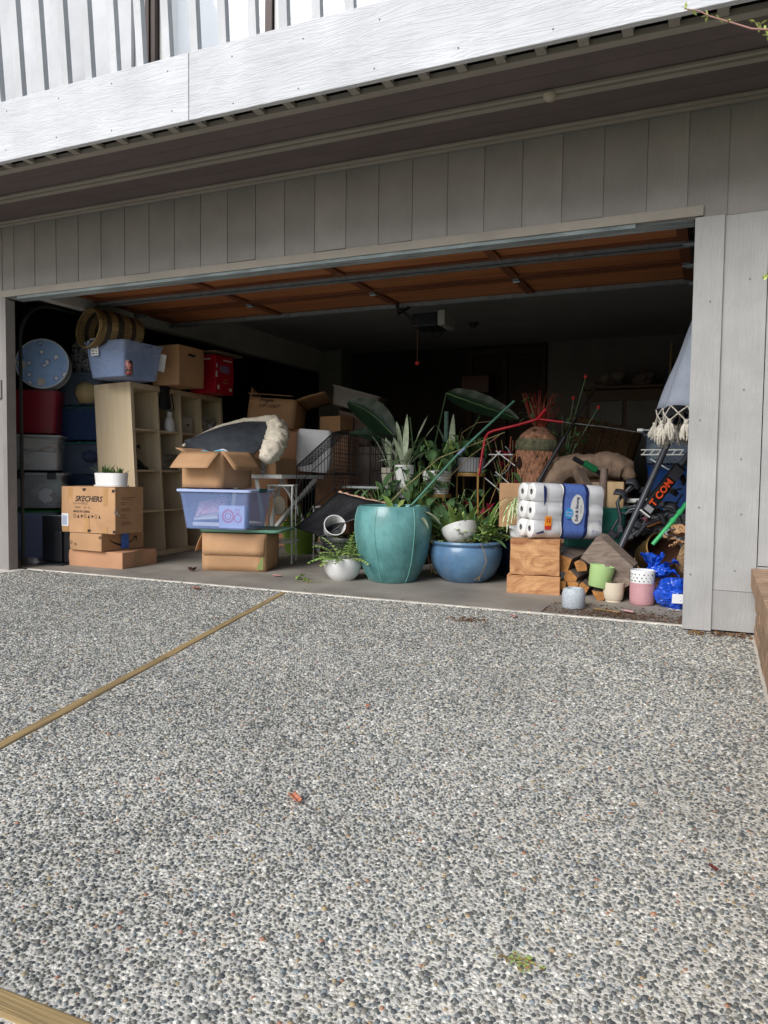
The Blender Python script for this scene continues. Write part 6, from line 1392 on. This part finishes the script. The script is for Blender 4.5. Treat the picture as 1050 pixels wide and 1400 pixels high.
# black tubular bike rack with cradles, lettered case, green tube
br = thing('bike_rack', 'black tubular bike rack frame with rubber cradles leaning by the jamb', 'bike rack', (0, 0, 0))
RB = mat('black_rubber', hx('3a3b42'), .55, .1, bump=.05); BT = mat('black_tube', hx('3d4046'), .35, .08, bump=0)
mb = MB(); mb.tube([(4.43, .93, .30), (4.58, 1.07, .70), (4.735, 1.22, 1.12)], .021, 14); mb.build('main_tube', BT, br, smooth=60)
def btube(pts, r_=.013): mb = MB(); mb.tube(pts, r_, 10); mb.build('arm', BT, br, smooth=60)
btube([(4.38, 1.3, .36), (4.40, 1.3, .50), (4.37, 1.32, .62), (4.40, 1.34, .67), (4.47, 1.36, .75)])
btube([(4.52, 1.1, .40), (4.58, 1.14, .48), (4.66, 1.16, .52), (4.72, 1.18, .56)])
btube([(4.38, 1.3, .50), (4.34, 1.28, .42), (4.30, 1.25, .36)], .010)
def cradle(c, rz, ry, s_=1):
    mb = MB(); mb.grid(lambda u, v: ((u-.5)*.10*s_, (v-.5)*.06*s_, .022*s_*math.cos((u-.5)*3.6)), 10, 3); o = mb.build('cradle', RB, br, smooth=60, loc=c, rot=(R(35), ry, rz)); so_ = o.modifiers.new('thick', 'SOLIDIFY'); so_.thickness = .014
cradle((4.47, 1.35, .755), .2, .5); cradle((4.40, 1.30, .675), .2, .6, 1.1); cradle((4.67, 1.17, .54), .2, .7, 1.2); cradle((4.74, 1.18, .60), .2, .5, 1.1); cradle((4.78, 1.25, .80), .2, .7, 1.1)
for k, (x, z) in enumerate(((4.33, .34), (4.36, .40), (4.41, .44), (4.31, .28), (4.47, .38), (4.52, .46))): mb = MB(); mb.box((0, 0, 0), (.05, .05, .035)); mb.build('clamp', RB, br, loc=(x, 1.22, z), rot=(.4, .7*k, .3), bevel=.006)
mb = MB(); mb.tube([(4.74+.07*math.cos(a), 1.12, .49+.09*math.sin(a)) for a in [R(-70+14*k) for k in range(13)]], .005, 6); mb.build('strap', RB, br, smooth=60)
lc = thing('lettered_case', 'slim black case with orange lettering leaning behind the brass pot', 'tool case', (4.575, 1.04, .56), rot=(0, R(37), R(28)))
mb = MB(); mb.box((0, 0, .20), (.075, .045, .40)); mb.build('case', mat('black_case', hx('17181b'), .4, .08), lc, bevel=.006)
mb = MB(); mb.box((0, 0, .0), (.08, .05, .010)); mb.build('white_end_cap', WHITEP, lc, bevel=.002)
mb = MB(); mb.box((0, -.0235, .335), (.07, .002, .09)); mb.build('grey_panel', RB, lc)
ORG = mat('orange_print', hx('e8552a'), .5, .05, bump=0)
text('T COM', .066, ORG, lc, face_y(.0, -.0245, .175, 0, PI/2), bold=.002)
mb = MB(); mb.box((0, -.0238, .04), (.055, .001, .04)); mb.build('grey_panel', mat('grey_print', hx('9a9a9e'), .5), lc)
mb = MB(); mb.tube([(0, 0, .40), (0, 0, .62)], .022, 10); mb.build('shaft', BT, lc, smooth=60)
mb = MB(); mb.tube([(4.64, .98, .36), (4.70, 1.0, .44), (4.86, 1.14, .66)], .014, 10); tg_ = thing('green_pole', 'bright green metal pole leaning behind the brass pot', 'pole', (0, 0, 0)); mb.build('tube', mat('bright_green_metal', hx('3fae6a'), .35, .06, bump=0), tg_, smooth=60)
for f in (.35, .6, .8):
    p = Vector((4.70, 1.0, .44)).lerp(Vector((4.86, 1.14, .66)), f); mb = MB(); mb.tube([p-Vector((.008, .007, .011)), p+Vector((.008, .007, .011))], .019, 10); mb.build('collar', MC['bright_green_metal'], tg_, smooth=60)
mb = MB(); mb.tube([(4.43, 1.38, .632), (4.58, 1.40, .634)], .017, 12); mb.build('x', WHITEP) if False else tag(mb.build('white_tube', WMETAL, smooth=60), 'short white horizontal tube behind the main black rack tube', 'tube')
tub('blue storage bin in the right hand pile behind the lettered case', (4.86, 2.05), .36, .40, .36, .54, R(-4), mat('royal_blue_plastic', hx('1b4280'), .35, .06), taper=.94)
tub('clear bin of dim dishes on top of the blue bin at right', (4.86, 1.92), .37, .36, .22, .905, R(-4), CLRD, True, CLRD, taper=.94)
tub('grey bin on the floor at the far right behind the green pole', (4.98, 1.45), .38, .40, .48, .03, R(0), mat('mid_grey_plastic', hx('7d8083'), .45, .05), True, MC['mid_grey_plastic'], taper=.95)
tub('dark grey bin under the blue bin at right', (4.90, 2.1), .40, .40, .48, .05, R(-4), BLACKP, taper=.95)
ds = thing('green_dish', 'pale green dish inside the clear bin at right', 'dish', (4.58, 2.12, .95)); mb = MB(); mb.lathe([(.001, 0), (.05, .0), (.07, .06), (.06, .12), (.001, .14)], 20); mb.build('bowl', mat('seafoam', hx('9fb8ab'), .4), ds, smooth=50)
wr = thing('white_wire_shelf', 'white wire shelf strip in front of the clear bin at right', 'wire shelf', (4.63, 1.55, .965))
for z in (0, .035): mb = MB(); mb.tube([(-.13, 0, z), (.16, 0, z)], .005, 6); mb.build('wire', WMETAL, wr)
for k in range(6): mb = MB(); mb.tube([(-.12+.05*k, 0, 0), (-.09+.05*k, 0, .035)], .004, 6); mb.build('wire', WMETAL, wr)
bar = thing('capped_bar', 'dark bar with white end caps beneath the umbrella fringe', 'bar', (4.48, 1.5, 1.14))
mb = MB(); mb.tube([(.03, 0, 0), (.32, 0, -.002)], .008, 8); mb.build('bar', STEEL, bar, smooth=60)
for x, r_, l_ in ((0.015, .012, .04), (.135, .019, .03)): mb = MB(); mb.tube([(x-l_/2, 0, 0), (x+l_/2, 0, 0)], r_, 12); mb.build('end_cap', WHITEC, bar, smooth=40)
mb = MB(); mb.box((.20, .02, -.035), (.26, .05, .018)); mb.build('white_tray_edge', WHITEC, bar, bevel=.005)
mb = MB(); mb.tube([(4.58, 1.35, .93), (4.70, 1.30, .86), (4.84, 1.28, .79)], .008, 8); tag(mb.build('chrome_rod', STEEL, smooth=60), 'bent chrome rod crossing above the lettered case', 'rod')
cl_ = thing('tangled_hardware', 'dark tangle of bent tubes and small boxes behind the lettered case', 'hardware', (4.60, 1.36, .38))
for k in range(20):
    a, e_ = random.uniform(0, 3.1), random.uniform(-.9, .9); p = Vector((random.uniform(-.17, .17), random.uniform(-.08, .1), random.uniform(0, .36))); d = Vector(dirv(a, e_))*random.uniform(.06, .13); bd = Vector((random.uniform(-.03, .03), 0, random.uniform(-.03, .04)))
    mb = MB(); mb.tube([p-d, p-d*.3+bd, p+d*.4+bd, p+d], random.uniform(.004, .011), 7); mb.build('bent_tube', random.choice([RB, BLACKP, BT, BLACKP, STEEL]), cl_, smooth=60)
for k in range(12):
    mb = MB(); mb.box((0, 0, 0), (random.uniform(.03, .10), .05, random.uniform(.02, .06))); mb.build('small_case', random.choice([RB, BLACKP, BLACKP, mat('brown_scrap', hx('8a5a34'), .7), mat('magenta_scrap', hx('8a2f4c'), .5) if k == 3 else BLACKP]), cl_, loc=(random.uniform(-.16, .16), random.uniform(-.05, .1), random.uniform(0, .34)), rot=(random.uniform(-.4, .4), random.uniform(-.9, .9), random.uniform(-.4, .4)), bevel=.004)
cpp = thing('crumpled_papers', 'crumpled brown and grey paper sheets above the rope basket', 'paper', (4.80, .98, .36))
for k in range(6):
    mb = MB(); mb.grid(lambda u, v, k=k: ((u-.5)*.13, (v-.5)*.10, .022*noise.noise((u*4, v*4, k*3.1))+.016*noise.noise((u*9, v*9, k*5.3))), 14, 12); o = mb.build('paper_sheet', random.choice([CARD, mat('grey_scrap', hx('9a9c9e'), .7), WHITEP]), cpp, smooth=35, loc=(random.uniform(-.05, .06), random.uniform(-.05, .05), .02+.018*k), rot=(random.uniform(-.4, .5), random.uniform(-.4, .4), random.uniform(0, 3)))
carton('brown carton buried low behind the brass pot', (4.92, 1.32), .42, .22, .22, .02, R(5), CARD2, tape=False)
# blue umbrella with macrame fringe, hanging half hidden behind the jamb
um = thing('fringed_umbrella', 'closed dusty blue umbrella with white macrame fringe behind the right jamb', 'umbrella', (4.985, .62, 1.12), rot=(0, R(3), 0))
UBL = mat('dusty_blue_canvas', hx('8d94a1'), .8, .07, (8, 8, 8), .25, 90)
def umf(u, v):
    a = 2*PI*u; z = .04+v*1.0; r_ = .285*(1-v)**.85+.02; r_ *= 1+.16*math.sin(a*7)*(1-v*.6)*.7+.03*noise.noise((math.cos(a)*3, math.sin(a)*3, v*5)); zz = z+(.045*abs(math.sin(a*3.5))*(1-v)**2); return (r_*math.cos(a), r_*math.sin(a), zz)
mb = MB(); mb.grid(umf, 112, 20); o = mb.build('canopy', UBL, um, smooth=80); so_ = o.modifiers.new('thick', 'SOLIDIFY'); so_.thickness = .002
mb = MB(); mb.tube([(0, 0, -.6), (0, 0, 1.15)], .018, 10); mb.build('pole', STEEL, um, smooth=60)
FR = mat('macrame_cotton', hx('bdb7aa'), .9, .12, (70, 70, 70), .6, 90)
mbn = MB(); NT = 26
def rimp(k, dz=0, o=0): p = Vector(umf(((k+o)/NT+.01) % 1, 0)); p.z += dz; return p
for k in range(NT):
    for a_, b_ in ((rimp(k), rimp(k, -.045, .5)), (rimp(k, 0, 1), rimp(k, -.045, .5)), (rimp(k, -.045, .5), rimp(k, -.085)), (rimp(k, -.045, .5), rimp(k, -.085, 1))): mbn.tube([a_, b_], .0038, 4)
tag(mbn.build('knotted_net', FR, um), kind='stuff')
for k in range(NT):
    c = rimp(k, -.085); mb = MB()
    for j in range(14):
        f = 2*PI*j/14; L = random.uniform(.07, .115); w1, w2 = random.uniform(.010, .02), random.uniform(.016, .032); x2, y2 = random.uniform(-.008, .008), random.uniform(-.008, .008)
        mb.tube([c, c+Vector((w1*math.cos(f), w1*math.sin(f), -.03)), c+Vector((w2*math.cos(f+.3)+x2, w2*math.sin(f)+y2, -L*.75)), c+Vector((w2*.8*math.cos(f+.5)+x2*1.6, w2*.8*math.sin(f)+y2, -L))], [.004, .007, .0065, .003], 5)
    mb.lathe([(.001, .012), (.014, .006), (.013, -.014), (.001, -.018)], 8, M=Matrix.Translation(c)); mb.build('tassel', FR, um, smooth=60)
# dim furniture at the back
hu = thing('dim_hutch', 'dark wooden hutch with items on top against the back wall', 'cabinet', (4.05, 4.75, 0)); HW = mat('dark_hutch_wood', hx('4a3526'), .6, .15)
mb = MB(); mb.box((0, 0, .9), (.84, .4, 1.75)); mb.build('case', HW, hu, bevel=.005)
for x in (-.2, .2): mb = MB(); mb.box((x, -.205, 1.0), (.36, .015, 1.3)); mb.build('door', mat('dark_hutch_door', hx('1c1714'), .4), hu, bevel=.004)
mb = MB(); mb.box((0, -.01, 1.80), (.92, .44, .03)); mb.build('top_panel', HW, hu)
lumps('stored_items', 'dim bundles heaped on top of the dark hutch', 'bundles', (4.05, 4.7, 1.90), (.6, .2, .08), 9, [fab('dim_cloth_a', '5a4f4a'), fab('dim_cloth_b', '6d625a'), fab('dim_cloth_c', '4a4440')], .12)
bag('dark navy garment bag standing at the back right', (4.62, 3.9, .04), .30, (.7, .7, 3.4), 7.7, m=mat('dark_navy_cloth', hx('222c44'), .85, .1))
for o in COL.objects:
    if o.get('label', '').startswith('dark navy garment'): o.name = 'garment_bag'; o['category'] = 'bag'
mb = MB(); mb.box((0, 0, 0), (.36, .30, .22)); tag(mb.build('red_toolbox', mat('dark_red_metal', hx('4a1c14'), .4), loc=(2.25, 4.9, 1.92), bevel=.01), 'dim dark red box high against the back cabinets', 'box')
mb = MB(); mb.tube([(4.52, 3.4, .1), (4.58, 3.5, 2.1)], .012, 6); tag(mb.build('wooden_pole', STEM), 'thin pole leaning near the back right corner', 'pole')

# ================================================================== DEBRIS ON THE GROUND
def flake(label, loc, rz, w_, l_, m, name='bark_chip', cat='wood chip', curl=.25):
    mb = MB(); n = 8
    def fn(u, v): return ((u-.5)*w_*(1+.3*noise.noise((v*4, 1, w_*90))), (v-.5)*l_+.15*w_*noise.noise((u*5, 2, l_*50)), .004+curl*w_*(u-.5)**2*4+.05*w_*noise.noise((u*3, v*5, 3)))
    mb.grid(fn, 5, n); o = mb.build(name, m, None, smooth=60, loc=loc, rot=(0, 0, rz)); so_ = o.modifiers.new('thick', 'SOLIDIFY'); so_.thickness = .0025; so_.offset = 1; return tag(o, label, cat)
flake('curled orange brown bark chip lying alone on the driveway', (4.095, -2.68, .010), R(52), .021, .048, mat('orange_chip', hx('c98365'), .8, .2, (30, 90, 30), .5, 90), curl=.3)
flake('dark brown leaf scrap on the driveway left of the timber strip end', (1.815, -.126, .008), R(80), .03, .07, mat('brown_leaf', hx('8a5e48'), .9, .2))
flake('small reddish chip on the driveway near its middle', (3.944, -1.941, .008), R(20), .012, .025, MC['orange_chip'])
flake('small dark red scrap low on the right of the driveway', (5.026, -2.596, .008), R(40), .010, .02, mat('dark_red_scrap', hx('6b2f28'), .8))
flake('tan chip on the right part of the driveway', (4.848, -2.358, .008), R(100), .008, .016, mat('tan_scrap', hx('a8794f'), .8))
flake('pink paper scrap on the driveway before the orange wood block', (3.99, -.10, .008), R(10), .03, .05, mat('pink_scrap', hx('c08f86'), .8))
flake('pale pink scrap among the dirt before the pink pot', (4.56, .30, .016), R(60), .03, .07, mat('pale_pink_scrap', hx('d3a3a3'), .7), name='paper_scrap', cat='paper scrap')
flake('long thin tan scrap lying in the dirt by the pots', (4.45, .27, .016), R(70), .02, .16, LDRY, name='paper_scrap', cat='paper scrap')
flake('dark clump left of the lower open box on the slab', (1.25, .55, .018), 0, .05, .05, mat('dark_clod', hx('4a3428'), .9, .3), curl=.5)
flake('dull pink scrap on the slab beneath the white stands', (2.0, .60, .018), R(80), .03, .07, MC['pink_scrap'])
def scatter(name, n, fn, ms, smin, smax, label=None, leafy=False):
    mb = MB()
    for i in range(n):
        x, y = fn(); s_ = random.uniform(smin, smax); z = .006+(fz(y) if y > .1 else 0)
        if leafy: mb.leaf((x, y, z+.003), dirv(random.uniform(0, 6.3), .25), s_*2, s_, droop=.5, n=2, mi=random.randrange(len(ms)))
        else:
            a = random.uniform(0, 3.1); M = Matrix.Translation((x, y, z+s_*.2)) @ Euler((random.uniform(-.5, .5), random.uniform(-.5, .5), a)).to_matrix().to_4x4()
            mb.add([(-s_, -s_*.5, 0), (s_, -s_*.4, 0), (s_*.8, s_*.5, 0), (-s_*.7, s_*.4, 0), (0, 0, s_*.5)], [(0, 1, 4), (1, 2, 4), (2, 3, 4), (3, 0, 4)], M, random.randrange(len(ms)))
    return tag(mb.build(name, ms), kind='stuff')
DK = mat('dark_debris', hx('4d3a2c'), .95, .3); DK2 = mat('rust_debris', hx('7a5238'), .95, .3)
def dd():
    if random.random() < .75: return (random.gauss(4.5, .2), random.gauss(.22, .07))
    return (random.uniform(4.1, 4.85), random.uniform(.10, .5))
scatter('bark_debris', 1500, lambda: (lambda p: (min(max(p[0], 4.1), 4.85), max(p[1], .105)))(dd()), [DK, DK, DK, DK2], .002, .008)
scatter('leaf_litter', 120, lambda: (random.gauss(3.78, .06), random.gauss(-.30, .04)), [DK, DK2], .003, .009)
scatter('leaf_litter', 160, lambda: (random.uniform(4.9, 5.2), random.gauss(-.06, .035)), [DK, DK2, LDRY], .004, .012)
scatter('leaf_litter', 60, lambda: (random.gauss(2.33, .06), random.gauss(.50, .03)), [LG, LDRY, LLIME], .006, .014, leafy=True)
scatter('leaf_litter', 90, lambda: (random.uniform(.2, 4.8), random.gauss(.12, .03)), [DK, LDRY], .003, .008)
scatter('moss_tuft', 70, lambda: (random.gauss(4.735, .018), random.gauss(-3.043, .010)), [LLIME, LDRY], .003, .006, leafy=True)
gl_ = thing('fallen_leaf', 'green crumpled leaf lying on the slab left of the white fern pot', 'leaf', (2.24, .55, .02))
leaf_part(gl_, (-.05, 0, .005), (1, .1, .2), .10, .06, LG, droop=.6, wav=.2); leaf_part(gl_, (0, .01, .02), (.5, -.4, .6), .05, .04, LLIME, droop=.6)
# budding twigs entering at the right edge
tw = thing('budding_branch', 'thin pinkish branch with fresh green buds at the top right corner', 'branch', (0, 0, 0))
PK = mat('pink_brown_twig', hx('a98078'), .7, .1); BUD = mat('bud_green', hx('bcc977'), .5, .15)
pts = [(4.919, -2.6, 1.725), (4.945, -2.6, 1.715), (4.966, -2.6, 1.70), (5.009, -2.6, 1.677), (5.04, -2.6, 1.660), (5.069, -2.6, 1.652), (5.14, -2.58, 1.65), (5.3, -2.5, 1.60), (5.5, -2.3, 1.35), (5.6, -2.1, .9), (5.6, -2.0, .29)]
mb = MB(); mb.tube(pts, [.0011, .0012, .0014, .0016, .0018, .002, .0025, .004, .007, .009, .011], 8); mb.build('stem', PK, tw, smooth=60)
mb = MB(); mb.tube([(5.3, -2.5, 1.60), (5.15, -2.58, 1.68), (5.06, -2.6, 1.725), (5.03, -2.6, 1.75)], [.003, .002, .0016, .0012], 6); mb.tube([(5.5, -2.3, 1.35), (5.2, -2.5, 1.30), (5.085, -2.6, 1.185)], [.004, .0025, .0013], 6); mb.build('stem', PK, tw, smooth=60)
for p in ((4.922, -2.6, 1.724), (4.932, -2.6, 1.718), (4.962, -2.6, 1.701), (4.982, -2.6, 1.692), (5.002, -2.6, 1.684), (5.064, -2.6, 1.653), (5.055, -2.6, 1.664), (5.058, -2.6, 1.727), (5.045, -2.6, 1.672), (5.083, -2.6, 1.19), (5.079, -2.6, 1.183), (5.07, -2.6, 1.64)):
    for k in range(4): leaf_part(tw, p, dirv(random.uniform(0, 6.3), random.uniform(-.8, 1.3)), random.uniform(.009, .015), .006, BUD, name='bud_leaf', droop=.4, n=3)

# more overlapping growth and tools in the middle
pa = thing('arching_grass_plant', 'plant of long arching green blades behind the blue pot', 'plant', (3.12, 1.62, fz(1.6)))
pot_lathe(pa, [(.001, 0), (.1, 0), (.12, .25), (.115, .25), (.11, .2)], BLACKP); soil(pa, .11, .2)
rosette(pa, (0, 0, .24), 46, .42, .016, [LG, LG2, LLIME, LDRY], el=(.6, 1.4), droop=1.5, spread=.05)
pb2 = thing('philodendron', 'broad leaved green plant rising behind the teal pot and ribbed pot', 'plant', (2.98, 1.72, fz(1.7)))
pot_lathe(pb2, [(.001, 0), (.1, 0), (.12, .22), (.115, .22), (.11, .2)], BLACKP); soil(pb2, .11, .18)
stalks(pb2, (0, 0, .2), 24, .42, .17, .09, LG2, lean=.6, droop=1.5, el=(-.3, .5), per=2)
pc2 = thing('trailing_houseplant', 'dark trailing houseplant left of the slim white pot', 'plant', (2.42, 1.62, fz(1.6)))
pot_lathe(pc2, [(.001, 0), (.09, 0), (.11, .35), (.105, .35), (.10, .3)], BLACKP); soil(pc2, .10, .3)
stalks(pc2, (0, 0, .32), 18, .36, .14, .05, LG2, lean=.7, droop=1.6, el=(-.3, .5), per=3)
rosette(pc2, (0, 0, .32), 22, .34, .022, [LG, LDRY, LG2], el=(.5, 1.4), droop=1.3)
pd2 = thing('red_leaf_plant', 'dark plant with crimson leaves between the wire rack and rust jar', 'plant', (3.46, 1.92, fz(1.9)))
pot_lathe(pd2, [(.001, 0), (.1, 0), (.12, .3), (.115, .3), (.11, .25)], BLACKP); soil(pd2, .11, .26)
stalks(pd2, (0, 0, .28), 18, .75, .11, .045, LRED, lean=.30, droop=1.2, el=(-.2, .7), per=3, stem_m=STEM)
stalks(pd2, (0, 0, .28), 12, .60, .13, .05, LG2, lean=.45, droop=1.2, el=(-.2, .7), per=2)
for (a_, b_, c_) in (((3.75, 1.52, .74), (3.93, 1.66, 1.08), 'x'),): 
    tl2 = thing('long_tool', 'long dark tool shaft crossing in front of the rust jar up to the right', 'garden tool', (0, 0, 0)); mb = MB(); mb.tube([(3.72, 1.48, .66), (3.82, 1.55, .87), (3.93, 1.64, 1.10)], .016, 8); mb.build('grip', BLACKP, tl2, smooth=60)
    mb = MB(); mb.tube([(3.93, 1.64, 1.10), (4.02, 1.75, 1.30), (4.12, 1.88, 1.50)], .009, 8); mb.build('shaft', BLACKM, tl2, smooth=60)
for lab, pts, r_, m in (('thin brown stick lying across the plants left of the wire rack', [(2.95, 1.6, .72), (3.2, 1.6, .96), (3.42, 1.62, 1.12)], .004, STEM), ('grey twig arching over the fluted planter', [(2.98, 1.9, .95), (3.02, 1.9, 1.16), (3.16, 1.88, 1.24), (3.3, 1.86, 1.25)], .004, STEM), ('dry reddish stem standing behind the wire rack', [(3.43, 1.8, .5), (3.45, 1.8, .8), (3.47, 1.8, 1.12)], .005, TW), ('pale dry stem bent toward the rust jar', [(3.30, 1.72, .5), (3.42, 1.72, .82), (3.56, 1.72, 1.02)], .0045, LDRY)):
    mb = MB(); mb.tube(pts, r_, 6); tag(mb.build('dry_stick', m, smooth=60), lab, 'stick')
GR = {'storage bin': 'storage bins stacked in the garage', 'cardboard box': 'cardboard boxes stored in the garage', 'firewood': 'split firewood by the orange wood block', 'small pot': 'small ceramic pots at the threshold', 'potted plant': 'potted plants crowding the opening', 'plant': 'leafy plants crowding the opening', 'plant pot': 'plant pots along the opening', 'stick': 'sticks lying over the plants', 'wood chip': 'scraps lying on the ground', 'book': 'books inside the clear blue bin', 'plastic bag': 'blue plastic bags by the right jamb', 'timber strip': 'timber strips in the driveway', 'wood block': 'stacked orange wood blocks', 'door track': 'overhead door tracks'}
for o in COL.objects:
    if o.parent is None and o.get('category') in GR and not o.get('group'): o['group'] = GR[o['category']]
n_tri = sum(sum(len(p.vertices)-2 for p in me.polygons)*1 for me in bpy.data.meshes if me.name != 'pebbles'); print('tris (no pebbles)', n_tri, 'pebbles', NP*18)
